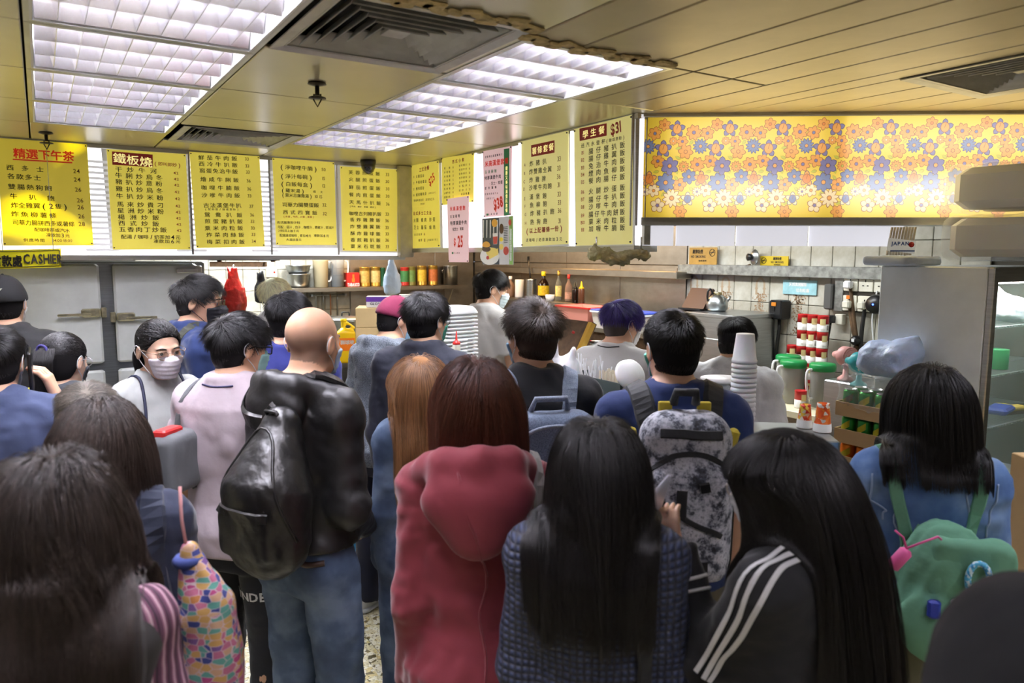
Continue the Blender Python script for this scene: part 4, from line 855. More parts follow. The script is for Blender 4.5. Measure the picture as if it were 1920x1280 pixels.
def person(label, px, pytop, d, face=0, sex='m', head=(0, 0, 0), arms=('down', 'down'), skin=None, h=.013, hair_t=.02, lean=0, headfine=.0065, group=None, fat=1.0, hand_fine=(False, False), legs_seen=False, zfoot=0, shoul=1.0):
    """Builds the body (one continuous mesh) and returns the rig for clothes, hair and bags. face: 0 = looking away, + = turned right."""
    face = face + math.degrees(math.atan((px-960)/F_PX)); g = Person(); top = P(px, pytop, d); H = top.z - zfoot - hair_t; s = H/1.72; g.s, g.H, g.sex = s, H, sex; hs = .45+.55*s; g.hs = hs
    g.skin = skin or (m_skin if sex == 'm' else m_skin_f)
    T = np.array(TM if sex == 'm' else TF)*s; T[:, 1:3] *= fat
    ln = lambda z: lean*np.maximum(0, z/s-.95)                            # torso leans forward above the hips
    T[:, 3] += ln(T[:, 0]); g.T = T
    sj = (.166 if sex == 'm' else .138)*s*shoul; up = sex == 'm'
    hc = A3(0, .03*s + ln(1.5*s), H-.118*hs); yaw, pit, rol = np.radians(head)
    g.R = rotz(-yaw) @ rotx(-pit) @ roty(rol); g.hc = hc - A3(0, 0, 0) + (g.R @ A3(0, 0, .05) - A3(0, 0, .05))*1.0*hs
    # keep the top of the head where the photograph has it
    g.hc[2] += 0
    def hl(X, Y, Z):
        x, y, z = X-g.hc[0], Y-g.hc[1], Z-g.hc[2]; R = g.R
        return (R[0, 0]*x+R[1, 0]*y+R[2, 0]*z)/hs, (R[0, 1]*x+R[1, 1]*y+R[2, 1]*z)/hs, (R[0, 2]*x+R[1, 2]*y+R[2, 2]*z)/hs
    g.hl = hl; g.h2p = lambda q: g.hc + hs*(np.atleast_2d(q) @ g.R.T)
    B = Sdf(); Tb = T.copy(); Tb[Tb[:, 0] < 1.1*s, 1:3] -= .012; B.loft(Tb, .03, 2.2)
    nb = A3(0, -.020*s+ln(1.47*s), 1.472*s); nr = (.057 if up else .048)*s
    g.nb = nb; g.nr = nr
    nh = g.h2p(A3(0, -.022, -.05))[0]
    B.cap(nb-A3(0, .0, .03), nh, nr*1.12, nr*.98, .035)
    g.sh, g.el, g.wr = [], [], []
    for sd, pose in zip((-1, 1), arms):
        e, w = POSES[pose] if isinstance(pose, str) else pose
        k = sj/(.186*s)
        e = A3(e[0]*sd*s*(k if abs(e[0]) > .15 else 1), e[1]*s+ln(e[2]*s), e[2]*s); w = A3(w[0]*sd*s*(k if abs(w[0]) > .2 else 1), w[1]*s+ln(w[2]*s), w[2]*s); sh = A3(sd*sj, -.018*s+ln(1.4*s), 1.402*s)
        g.sh.append(sh); g.el.append(e); g.wr.append(w); q = 1 if up else .86
        B.chain([sh, e], [.054*s*q, .039*s*q], .03); B.chain([e, w], [.039*s*q, .026*s*q], .02); B.ell(sh, (.054*s*q,)*3, .04); B.cap(A3(sd*.035*s, nb[1], 1.468*s), sh+A3(-sd*.02*s, 0, .018*s), .045*s*q, .036*s*q, .03)
    g.hands = []
    for i, sd in enumerate((-1, 1)): hand(B, g, i, sd)
    hj = .092*s
    for sd in (-1, 1):
        hp, kn, an = A3(sd*hj, -.01*s, .86*s), A3(sd*.098*s, .018*s, .475*s), A3(sd*.102*s, -.03*s, .085*s)
        B.chain([hp, kn], [.070*s*fat, .054*s], .03); B.chain([kn, an], [.056*s, .038*s], .02); B.ell(kn+(an-kn)*.3-A3(0, .018*s, 0), (.05*s, .055*s, .11*s), .03)
        B.cap(an-A3(0, .012*s, .04*s), A3(sd*.12*s, .13*s, .035*s), .036*s, .028*s, .02)
    g.hj = hj
    lo, hi = g.hc-A3(.11, .13, .13)*hs, g.hc+A3(.11, .13, .13)*hs
    B.add(lambda X, Y, Z: head_d(*hl(X, Y, Z))*hs, lo, hi, .018)
    bx, by, bz = [(g.hc[0], .1, headfine)], [(g.hc[1], .125, headfine)], [(g.hc[2]-.01, .145, headfine)]
    for i in (0, 1):
        if hand_fine[i]: c = g.hands[i]; bx.append((c[0], .09, .005)); by.append((c[1], .09, .005)); bz.append((c[2], .10, .005))
    g.body = B; vs, q = B.mesh(h, (bx, by, bz))
    me = np_mesh('person', vs, q, g.skin); g.root = link('person', me, None, (top.x, top.y, zfoot), -RIG(face)); tag(g.root, label, 'person', group)
    # centre the head, not the feet, on the picture position
    off = Matrix.Rotation(-RIG(face), 3, 'Z') @ Vector((g.hc[0], g.hc[1], 0)); g.root.location.x -= off.x; g.root.location.y -= off.y
    eb = MB()
    for sx in (-1, 1):
        c = g.h2p(A3(sx*.031, .0803, .002))[0]; e = MB(); e.lathe([(.0105*math.sin(t)*hs, -.0105*math.cos(t)*hs) for t in np.linspace(0, PI, 8)], (0, 0, 0), 12); e.mi = 1
        e.lathe([(.0062*hs, .0086*hs), (.004*hs, .0098*hs), (0, .0104*hs)], (0, 0, 0), 10)
        Mr = Matrix([list(r) for r in g.R]) @ Matrix.Rotation(-PI/2, 3, 'X'); o = e.obj('eye', [m_eye, m_iris], g.root, Vector(c)); o.rotation_euler = Mr.to_euler()
        pts = g.h2p(np.array([(sx*.014, .096, .020), (sx*.026, .0965, .0245), (sx*.038, .091, .0245), (sx*.049, .078, .019)]))
        eb.tube([Vector(p) for p in spline(pts, 8)], [.0022*hs, .003*hs, .003*hs, .003*hs, .0028*hs, .0024*hs, .002*hs, .001*hs], 5)
    eb.obj('eyebrows', m_brow, g.root)
    return g
def hand(B, g, i, sd):
    """palm, thumb and four fingers after the forearm; slightly curled."""
    s = g.s; e, w = g.el[i], g.wr[i]; f = (w-e)/np.linalg.norm(w-e)
    pose = getattr(g, 'hp', {}).get(i)
    n = A3(-sd, .25, 0); n = n - f*(n@f); n /= np.linalg.norm(n)        # palm normal: towards the body
    t = np.cross(f, n)*(-sd) * -1; t = A3(0, 1, 0) - f*f[1] - n*n[1]; t /= np.linalg.norm(t)   # thumb side: forwards
    if abs(f[1]) > .8: t = A3(0, 0, 1) - f*f[2]; t /= np.linalg.norm(t); n = np.cross(f, t)*sd*-1; n /= np.linalg.norm(n)
    pc = w+f*.05*s; g.hands.append(w+f*.09*s)
    q = s*(1 if g.sex == 'm' else .88)
    for o in (-.022, -.006, .010, .024): B.cap(w+f*.012*q+t*o*.5*q, w+f*.088*q+t*o*q*1.15, .014*q, .0115*q, .012)
    for o, L in ((-.027, .062), (-.009, .076), (.010, .082), (.028, .074)):
        a = w+f*.088*q+t*o*1.15*q; b = a+(f*.85+n*.35)*L*.5*q; c = b+(f*.5+n*.8)*L*.5*q
        B.cap(a, b, .0098*q, .009*q, .003); B.cap(b, c, .009*q, .0075*q, .003)
    a = w+f*.022*q+t*.022*q; b = a+(f*.6+t*.75+n*.25)*.045*q; c = b+(f*.9+t*.25+n*.4)*.034*q
    B.cap(a, b, .0135*q, .0115*q, .01); B.cap(b, c, .011*q, .009*q, .004)
def torso_cloth(g, off=.012, hem=.90, flare=0, top=None, drop=True, back=0):
    T = g.T.copy(); s = g.s; z = T[:, 0]
    T[:, 1] += off; T[:, 2] += off
    if drop:                                                             # loose cloth hangs from chest and shoulder blades
        i = int(np.argmin(np.abs(z-1.27*s))); j = z < z[i]
        T[j, 1] = np.maximum(T[j, 1], T[i, 1]*.97 - (z[i]-z[j])*.04 + flare*(z[i]-z[j])); 
        yb = T[i, 3]-T[i, 2]; yf = T[i, 3]+T[i, 2]
        b2 = np.minimum(T[j, 3]-T[j, 2], yb + (z[i]-z[j])*.10 - flare*.5*(z[i]-z[j])); f2 = np.maximum(T[j, 3]+T[j, 2], yf - (z[i]-z[j])*.16 + flare*.5*(z[i]-z[j]))
        T[j, 3] = (b2+f2)/2; T[j, 2] = (f2-b2)/2; lo_ = np.clip((1.06*s-T[:, 0])/(.1*s), 0, 1); T[:, 1] += .010*lo_; T[:, 2] += .008*lo_
    if hem*s < T[0, 0]:
        r = T[0].copy(); dz = T[0, 0]-hem*s; r[0] = hem*s; r[1] += flare*dz; r[2] += flare*dz*.7; T = np.vstack([r, T])
    elif hem*s > T[0, 0]:
        zz = hem*s; r = np.array([zz]+[np.interp(zz, T[:, 0], T[:, k]) for k in (1, 2, 3)]); T = np.vstack([r, T[T[:, 0] > zz]])
    if top: 
        zz = top*s; r = np.array([zz]+[np.interp(zz, T[:, 0], T[:, k]) for k in (1, 2, 3)]); T = np.vstack([T[T[:, 0] < zz], r])
    return T
def garment(g, name, m, off=.012, hem=.90, sleeve='long', sl_off=.014, fold=.006, ff=(16, 16, 7), seed=1, flare=0, collar=None, hood=None, h=.0095, extra=None, drop=True, ss=.62, top=None, sfold=.005):
    s = g.s; C = Sdf(); T = torso_cloth(g, off, hem, flare, top, drop); C.loft(T, .03, 2.3); q = 1 if g.sex == 'm' else .86
    for i, sd in enumerate((-1, 1)):
        sh, e, w = g.sh[i], g.el[i], g.wr[i]
        if sleeve == 'none': C.ell(sh*A3(.93, 1, 1), (.05*s, .062*s, .05*s), .03); continue
        C.ell(sh, (.052*s*q+off,)*3, .04); C.cap(A3(sd*.03*s, g.nb[1], 1.463*s), sh+A3(-sd*.02*s, 0, .016*s), .043*s*q+off, .036*s*q+off, .03)
        if sleeve == 'long':
            w2 = w+(w-e)*.05; C.cap(sh, e, .050*s*q+sl_off, .042*s*q+sl_off, .035); C.fru(e-(w-e)*.05, w2, .043*s*q+sl_off, .031*s*q+sl_off*.9, .02); C.ell(e, (.046*s*q+sl_off,)*3, .02)
        else:
            C.cap(sh, sh+(e-sh)*.35, .050*s*q+sl_off*.8, .050*s*q+sl_off, .03); C.fru(sh+(e-sh)*.25, sh+(e-sh)*ss, .050*s*q+sl_off, .052*s*q+sl_off*1.25, .02)
    if fold: C.fold(fold, ff, seed, hem*s)
    if sfold and sleeve == 'long': C.fold(sfold, (14, 14, 34), seed+5, hem*s)
    nb = g.nb; r = g.nr
    if collar:                                                          # (height, gap, forward drop)
        hh, gap, fd = collar
        pts = [nb + A3((r+gap)*math.sin(a), (r+gap)*math.cos(a)*1.05+.004, (.012+hh*.4)*s - fd*max(0, math.cos(a))) for a in np.linspace(0, 2*PI, 13)]
        for i in range(12): C.cap(pts[i], pts[i+1], .009+hh*.28, .009+hh*.28, .012)
    if hood: hood(C, g)
    if extra: extra(C, g)
    g.cloth = C; o = sdf_obj(name, C, m, g.root, h); return o
def hood_down(scale=1.0, seed=3, drop=.0):
    def f(C, g):
        s, nb = g.s, g.nb; k = scale; D = Sdf()
        ring = [nb+A3(x*s*k, y*s*k, z*s*k) for x, y, z in ((.075, .085, -.05), (.10, .02, -.03), (.10, -.05, .0), (.072, -.105, .026), (0, -.13, .034), (-.072, -.105, .026), (-.10, -.05, .0), (-.10, .02, -.03), (-.075, .085, -.05))]
        for i in range(8): C.cap(ring[i], ring[i+1], .027*s*k, .027*s*k, .04)
        C.ell(nb+A3(0, -.125*s*k, -.055*s*k-drop), (.125*s*k, .055*s*k, .085*s*k+drop), .03); C.ell(nb+A3(0, -.128*s*k, -.12*s*k-drop*1.6), (.075*s*k, .045*s*k, .07*s*k), .03)
        C.ell(nb+A3(0, -.025*s*k, .075*s*k), (.078*s*k, .072*s*k, .065*s*k), .02, 's')
        C.add(lambda X, Y, Z: .007*wob(X, Y, Z, (20, 20, 38), seed)*np.exp(-((Z-nb[2]+.03)/.09)**2), (-9,)*3, (9,)*3, 0, 'd')
    return f
def trousers(g, m, off=.016, top=.99, bottom=.06, fold=.006, h=.012, seed=2, name='trousers', flare=0):
    s = g.s; C = Sdf(); T = g.T.copy(); T[:, 1] += .006; T[:, 2] += .004; zz = top*s
    r = np.array([zz]+[np.interp(zz, T[:, 0], T[:, k]) for k in (1, 2, 3)]); T = np.vstack([T[T[:, 0] < zz], r]); C.loft(T, .02, 2.3)
    for sd in (-1, 1):
        hp, kn, an = A3(sd*g.hj, -.012*s, .86*s), A3(sd*.100*s, .014*s, .475*s), A3(sd*.104*s, -.025*s, bottom*s)
        C.cap(hp, kn, .080*s+off*.6, .060*s+off, .03); C.fru(kn, an, .060*s+off, .05*s+off+flare, .02); C.ell(hp-A3(0, .035*s, -.02*s), (.078*s, .085*s, .085*s), .03)
    C.fold(fold, (16, 16, 10), seed); C.fold(fold*.6, (8, 8, 38), seed+1)
    g.pants = C; return sdf_obj(name, C, m, g.root, h)
def skirt(g, m, top=1.02, bottom=.35, w=.30, fold=.012, seed=4, h=.012, name='skirt'):
    s = g.s; C = Sdf(); T = g.T; zt = top*s; a, b, y = [np.interp(zt, T[:, 0], T[:, k]) for k in (1, 2, 3)]
    C.loft([(bottom*s, w*s, w*.85*s, -.01), (.8*s, .215*s, .165*s, -.012), (.93*s, .19*s, .142*s, -.018), (zt, a+.012, b+.012, y)], .02, 2.2); C.fold(fold, (26, 26, 2), seed)
    return sdf_obj(name, C, m, g.root, h)
def shoes(g, col=(40, 42, 50), sole=(225, 225, 225)):
    s = g.s; mu = mat('shoe_%02x%02x%02x' % col, col, .6); ms = mat('sole_%02x%02x%02x' % sole, sole, .6)
    for sd in (-1, 1):
        C = Sdf(); C.cap(A3(sd*.104*s, -.055*s, .055*s), A3(sd*.122*s, .12*s, .045*s), .045*s, .036*s, .02); C.ell(A3(sd*.104*s, -.035*s, .085*s), (.05*s, .06*s, .05*s), .03); C.ell(A3(sd*.118*s, .07*s, .05*s), (.052*s, .10*s, .034*s), .03)
        C.cut(lambda X, Y, Z: .022-Z); o = sdf_obj('shoe', C, mu, g.root, .01)
        D = Sdf(); D.cap(A3(sd*.104*s, -.055*s, .022), A3(sd*.122*s, .12*s, .022), .052*s, .045*s, .02); D.ell(A3(sd*.118*s, .07*s, .02), (.057*s, .105*s, .03), .03); D.cut(lambda X, Y, Z: np.maximum(Z-.03, .003-Z)); sdf_obj('sole', D, ms, o, .01)
# ------------------------------------------------------------------ hair
YL_ = np.array([-.11, -.06, -.03, -.012, .012, .03, .05, .07, .095]); ZL_ = np.array([-.085, -.085, -.07, .0, .018, .0, .03, .062, .075])
def hair_shell(g, m, t_top=.014, t_side=.006, zl=None, noise=.003, seed=1, fr=(60, 60, 60), nape=0, h=.0065, name='hair'):
    hs = g.hs
    def fn(X, Y, Z):
        x, y, z = g.hl(X, Y, Z); t = t_side+(t_top-t_side)*np.clip((z+.02)/.09, 0, 1)
        d = head_d(x, y, z, hair_only=True)-t + noise*wob(x, y, z, fr, seed)
        line = np.interp(y, YL_, ZL_+ (0 if zl is None else zl)) - nape*(y < -.03)
        return smax(d, line-z, .012)*hs
    C = Sdf().add(fn, g.hc-A3(.13, .14, .14), g.hc+A3(.13, .14, .15), .005); g.hair_sdf = C
    g.hair = sdf_obj(name, C, scalp_mat(m), g.root, h); return g.hair
def curves_obj(name, paths, rad, m, parent, taper=.25):
    """paths (N, K, 3) -> hair curves."""
    N, Kp = paths.shape[:2]; hc = bpy.data.hair_curves.new(name); hc.add_curves([Kp]*N); hc.position_data.foreach_set('vector', paths.astype(np.float32).ravel())
    r = np.asarray(rad)[:, None]*np.linspace(1, taper, Kp)[None, :] if hasattr(rad, '__len__') else np.tile(rad*np.linspace(1, taper, Kp), (N, 1))
    at = hc.attributes.get('radius') or hc.attributes.new('radius', 'FLOAT', 'POINT'); at.data.foreach_set('value', r.astype(np.float32).ravel())
    hc.materials.append(m); o = link(name, hc, parent); return o
def roots(g, n, seed, zl=None, t=.004):
    r = np.random.default_rng(seed); o = []
    while sum(map(len, o)) < n:
        u = r.normal(size=(n*2, 3)); u /= np.linalg.norm(u, axis=1, keepdims=True); q = A3(0, -.012, .034)+u*A3(.074, .094, .084)
        low = r.random(len(q)) < .35; q[low] = A3(0, -.035, -.02)+u[low]*A3(.062, .062, .075)
        d = head_d(q[:, 0], q[:, 1], q[:, 2], hair_only=True); q = q[(d > -.004) & (q[:, 2] > np.interp(q[:, 1], YL_, ZL_+(0 if zl is None else zl)))]; o.append(q)
    q = np.concatenate(o)[:n]; c = A3(0, -.012, .01); nrm = (q-c)/A3(.074, .094, .084)**2; nrm /= np.linalg.norm(nrm, axis=1, keepdims=True); return q+nrm*t, nrm, r
def vnoise(p, f, seed): return np.stack([wob(p[:, 0], p[:, 1], p[:, 2], (f, f, f), seed+i) for i in range(3)], 1)
def short_hair(g, m, n=3200, top=.055, side=.02, lift=.5, fwd=.5, seed=1, zl=None, rad=.0007, whorl=(0, -.07, .085), mess=.5, fade=.0, steps=6, vol=None):
    q, nrm, r = roots(g, n, seed, zl); hs = g.hs; zz = np.clip((q[:, 2]-fade)/.075, 0, 1); L = side+(top-side)*zz; L = L*r.uniform(.7, 1.1, n)
    t = q-A3(*whorl); t -= nrm*np.sum(t*nrm, 1, keepdims=True); t /= np.maximum(np.linalg.norm(t, axis=1, keepdims=True), 1e-6)
    t = t + A3(0, fwd, 0)*zz[:, None] + A3(0, 0, -.7)*(1-zz)[:, None] + mess*vnoise(q, 55, seed)
    t -= nrm*np.sum(t*nrm, 1, keepdims=True); t /= np.linalg.norm(t, axis=1, keepdims=True)
    lf = (lift*(.35+.65*zz))[:, None]; P_ = [q]; p = q; v = nrm*lf+t*(1-lf)
    for k in range(steps-1):
        v = v + t*.25 - nrm*.12 + A3(0, 0, -.05); v /= np.linalg.norm(v, axis=1, keepdims=True); p = p+v*(L/(steps-1))[:, None]
        d = head_d(p[:, 0], p[:, 1], p[:, 2], hair_only=True); p = p+nrm*np.maximum(0, .005-d)[:, None]; P_.append(p)
    paths = np.stack(P_, 1); paths = g.hc + hs*(paths @ g.R.T)
    return curves_obj('hair_strands', paths, rad, m, g.hair)
def long_hair(g, m, n=7000, cut=1.0, seed=1, rad=.0006, vol=.012, wave=.01, wf=9, clump=.55, part=0.0, K=18, curl=0, spread=0, zl=None, collide=None, front=True, taper=.35, thick=.018, jag=.03, grav=.22, bang=0, wid=.125):
    """cut: height of the tips as a multiple of s."""
    q, nrm, r = roots(g, n, seed, zl); hs = g.hs; R = g.R; p = g.hc+hs*(q @ R.T); nn = nrm @ R.T
    S_ = Sdf(); S_.add(lambda X, Y, Z: (head_d(*g.hl(X, Y, Z), hair_only=True))*hs, g.hc-A3(.2, .2, .2), g.hc+A3(.2, .2, .2), .02)
    S_.add(lambda X, Y, Z: d_ell(*g.hl(X, Y, Z), (0, .02, -.025), (.066, .072, .09))*hs, g.hc-A3(.2, .2, .2), g.hc+A3(.2, .2, .2), .02)
    S_.cap(g.nb-A3(0, 0, .04), g.h2p(A3(0, -.02, -.05))[0], g.nr*1.1, g.nr, .03)
    S_.ops += (collide or g.cloth).ops
    lay = r.uniform(.0, 1, n)**1.0*thick + .004; zc = cut*g.s + r.uniform(-jag, jag*.6, n)
    x0 = q[:, 0]-part; side = np.sign(x0)
    t = q-A3(part, -.03, .11); t -= nrm*np.sum(t*nrm, 1, keepdims=True); t /= np.maximum(np.linalg.norm(t, axis=1, keepdims=True), 1e-6)
    fr = np.clip((q[:, 1]-.0)/.07, 0, 1)[:, None]*(1 if front else 0)       # hair from the forehead is swept to the sides and back
    t = t*(1-fr)+np.stack([side*1.0, -.55+0*side, -.15+0*side], 1)*fr
    t = t @ R.T; ph = vnoise(q, 26, seed+9); v = t*.8+nn*.35; L = (p[:, 2]-zc)+.16; st = np.maximum(L/(K*2-1), .004)[:, None]; tr = [p.copy()]; alive = np.ones(n, bool)
    for k in range(K*2-1):
        a = k/(K*2-1); v = v*(1-grav)+A3(0, 0, -1)*grav + .06*ph*(1-a)
        if spread: v = v + spread*np.stack([np.sign(q[:, 0])*np.abs(q[:, 0])/.07, 0*side, 0*side], 1)*a
        v /= np.linalg.norm(v, axis=1, keepdims=True); step = v*st; step[~alive] = 0; p = p+step
        if wave: p = p + (wave*.12*np.sin(wf*(p[:, 2:3])*3+ph*3.0+ph[:, ::-1]*2)*ph)*alive[:, None]
        if curl: 
            cz = np.clip((zc+.06-p[:, 2])/.06, 0, 1)[:, None]; ctr = np.array([g.nb[0], g.nb[1], 0]); dr = (ctr-p)*A3(1, 1, 0); dr /= np.maximum(np.linalg.norm(dr, axis=1, keepdims=True), 1e-6); p = p+dr*cz*curl*alive[:, None]
        ov = np.maximum(np.abs(p[:, 0]-g.nb[0]*.3)-wid*(1+.25*np.clip(ph[:, 0], -1, 1)), 0)*(p[:, 2] < g.hc[2]+.02)*alive; p[:, 0] -= np.sign(p[:, 0])*ov*.55; p[:, 1] -= ov*.7; p[:, 1] -= .5*np.maximum(p[:, 1]-g.hc[1]-.03, 0)*(p[:, 2] < g.hc[2]+.02)*alive
        dd = S_.at(p); gr = S_.grad(p, .006); p = p+gr*np.clip(lay-dd, 0, .02)[:, None]; tr.append(p.copy()); alive &= p[:, 2] > zc
    tr = np.stack(tr, 1); last = np.maximum((tr[:, :, 2] > zc[:, None]).sum(1), 3)
    idx = np.linspace(0, 1, K)[None, :]*np.minimum(last, K*2-1)[:, None]; i0 = np.floor(idx).astype(int); i1 = np.minimum(i0+1, K*2-1); f = (idx-i0)[:, :, None]; I = np.arange(n)[:, None]
    W_ = tr[I, i0]*(1-f)+tr[I, i1]*f
    if clump:                                                             # strands gather into locks towards the tips
        ng = max(30, n//45); gi = r.choice(n, ng, replace=False); feat = np.concatenate([q*1.0, W_[:, -1]*.5], 1); D = ((feat[:, None, :]-feat[gi][None])**2).sum(2) if n*ng < 3e6 else None
        if D is None: D = np.concatenate([((feat[i:i+1000, None, :]-feat[gi][None])**2).sum(2) for i in range(0, n, 1000)])
        c = np.argmin(D, 1); G_ = W_[gi][c]; w = clump*np.linspace(0, 1, K)[None, :, None]**1.5*r.uniform(.4, 1, n)[:, None, None]; W_ = W_*(1-w)+G_*w
    g.hair_paths = W_
    return curves_obj('hair_strands', W_, rad, m, g.hair, taper)
# ------------------------------------------------------------------ face masks, glasses
def mask_mat(col): return mat('mask_%02x%02x%02x' % col, col, .7, bump=(90, .2, .002))
def face_mask(g, col=(178, 210, 232), loops=(236, 236, 240), low=-.106, up=-.006, stand=.007, ears=True, beak=0):
    hs = g.hs
    def fn(X, Y, Z):
        x, y, z = g.hl(X, Y, Z); d = head_d(x, y, z, ears=False)-stand
        d = smin(d, d_ell(x, y, z, (0, .075, -.045), (.04+.0, .042+beak, .05)), .03)
        d = d + .0016*np.sin(z*330)*np.clip((y-.05)/.03, 0, 1)
        return np.maximum(np.maximum(d, z-(up-.012*np.abs(x)/.06+.0*y)), np.maximum(low-z, .046-y+.10*np.abs(z+.055)))*hs
    C = Sdf().add(fn, g.hc-A3(.12, .14, .14), g.hc+A3(.12, .14, .08), .004); o = sdf_obj('face_mask', C, mask_mat(col), g.root, .0055)
    mb = MB()
    for sx in (-1, 1):
        q = np.array([(sx*.064, .040, -.020), (sx*.079, .012, .006), (sx*.086, -.012, .026), (sx*.088, -.036, .012), (sx*.084, -.036, -.014), (sx*.077, -.016, -.034), (sx*.071, .012, -.058), (sx*.058, .040, -.086)])
        mb.tube([Vector(p) for p in g.h2p(spline(q, 22))], .0017*hs, 6)
    mb.obj('ear_loops', mask_mat(loops), o); return o
def glasses(g, col=(30, 30, 32), r=.0012, round_=True, half=.022, tall=.018):
    hs = g.hs; m = mat('glasses_frame_%02x%02x%02x' % col, col, .3, .6); mb = MB(); T_ = lambda q: [Vector(p) for p in g.h2p(np.array(q))]
    for sx in (-1, 1):
        n = 20; pw = 2 if round_ else 4
        q = [(sx*.0335+half*np.sign(math.cos(a))*abs(math.cos(a))**(2/pw), .107-.004*abs(math.cos(a)), -.001+tall*np.sign(math.sin(a))*abs(math.sin(a))**(2/pw)) for a in np.linspace(0, 2*PI, n+1)[:-1]]
        mb.tube(T_(q), r*1.3, 6, closed=True); mb.tube(T_([(sx*(.0335+half), .104, .008), (sx*.075, .075, .010), (sx*.082, .01, .012), (sx*.083, -.022, .002)]), r*1.3, 6)
    mb.tube(T_([(-.012, .106, .004), (0, .109, .007), (.012, .106, .004)]), r, 6)
    o = mb.obj('glasses', m, g.root); lm = MB()
    gm = mat('spectacle_glass', (255, 255, 255), .02, trans=1, ior=1.05)
    for sx in (-1, 1): lm.add(T_([(sx*.0335+half*math.cos(a), .105, -.001+tall*math.sin(a)) for a in np.linspace(0, 2*PI, 17)[:-1]]), [list(range(16))])
    lm.obj('lenses', gm, o); return o
def holder(g, name, label, cat):                                          # a bag worn or held: its own thing, standing where its wearer stands
    t = link(name, None, None, g.root.location.copy(), g.root.rotation_euler.copy()); return tag(t, label, cat)
def V3(a): return Vector((float(a[0]), float(a[1]), float(a[2])))
def strap(t, name, g, pts, w, th, m, n=24, off=.003, sdf=None):
    p, nr = drape(sdf or g.cloth, np.asarray(pts)*g.s, n, off); return MB().ribbon(p, nr, w, th).obj(name, m, t)
# ------------------------------------------------------------------ kitchen, counters and goods
m_steel = steel('brushed_steel', (168, 172, 174), .3, (2, 2, 40), .1); m_steel_d = steel('greasy_steel', (158, 150, 138), .36, (3, 3, 5), .1); m_fridge = mat('fridge_steel', (236, 241, 239), .42, .15, var=(2.2, .14), bump=(3, .12, .01))
m_galv = mat('galvanised_steel', (148, 150, 146), .45, .8, var=(26, .35)); m_dirt = mat('rusty_grime', (92, 70, 48), .8, var=(18, .4))
m_foam = mat('white_foam', (244, 244, 246), .6, sss=.1); m_wplas = mat('white_plastic', (238, 238, 240), .35); m_card = mat('cardboard', (196, 164, 118), .8, var=(6, .08)); m_card_l = mat('pale_cardboard', (214, 186, 134), .8, var=(6, .07))
m_red_p = mat('red_plastic', (206, 40, 34), .35); m_yel_p = mat('yellow_plastic', (240, 206, 24), .35); m_blue_p = mat('blue_plastic', (48, 72, 170), .4); m_green_p = mat('green_plastic', (30, 140, 72), .35)
m_glass = mat('clear_glass', (246, 252, 250), .03, trans=1, ior=1.1); m_clear = mat('clear_plastic', (240, 244, 246), .12, trans=.85, ior=1.15); m_film = mat('plastic_film', (244, 248, 252), .25, alpha=.2, coat=.5)
m_cool = mat('fridge_glass', (206, 232, 226), .05, alpha=.22, coat=.4); m_gold = mat('gold_tin', (196, 158, 74), .3, .8); m_brownl = mat('dark_sauce', (30, 16, 10), .15); m_print = MATS['black_print']; m_bprint = mat('blue_print', (50, 84, 150), .6)
m_woodd = mat('worn_wood', (120, 88, 56), .6, var=(8, .25), scale3=(1, 8, 1)); m_sock = mat('socket_plate', (226, 222, 206), .4, var=(12, .12)); m_cable = mat('black_cable', (22, 22, 22), .5)
GR = GA
def T(name, label, cat, loc, rot=GA, group=None): return thing(name, label, cat, loc, rot, group)
def local_text(mb, s_, ctr, h, ex, ey, bold=.02, wf=1.0, off=(0, 0, 0), gap=.09): text_run(mb, s_, Vector(ctr), h, Vector(ex), Vector(ey), Vector(off), bold, wf, gap)
X3, Y3 = Vector((1, 0, 0)), Vector((0, 1, 0))
ORD = 'first second third fourth fifth sixth seventh eighth ninth tenth eleventh twelfth thirteenth fourteenth fifteenth sixteenth seventeenth eighteenth nineteenth twentieth twenty-first twenty-second twenty-third twenty-fourth twenty-fifth twenty-sixth twenty-seventh twenty-eighth'.split()
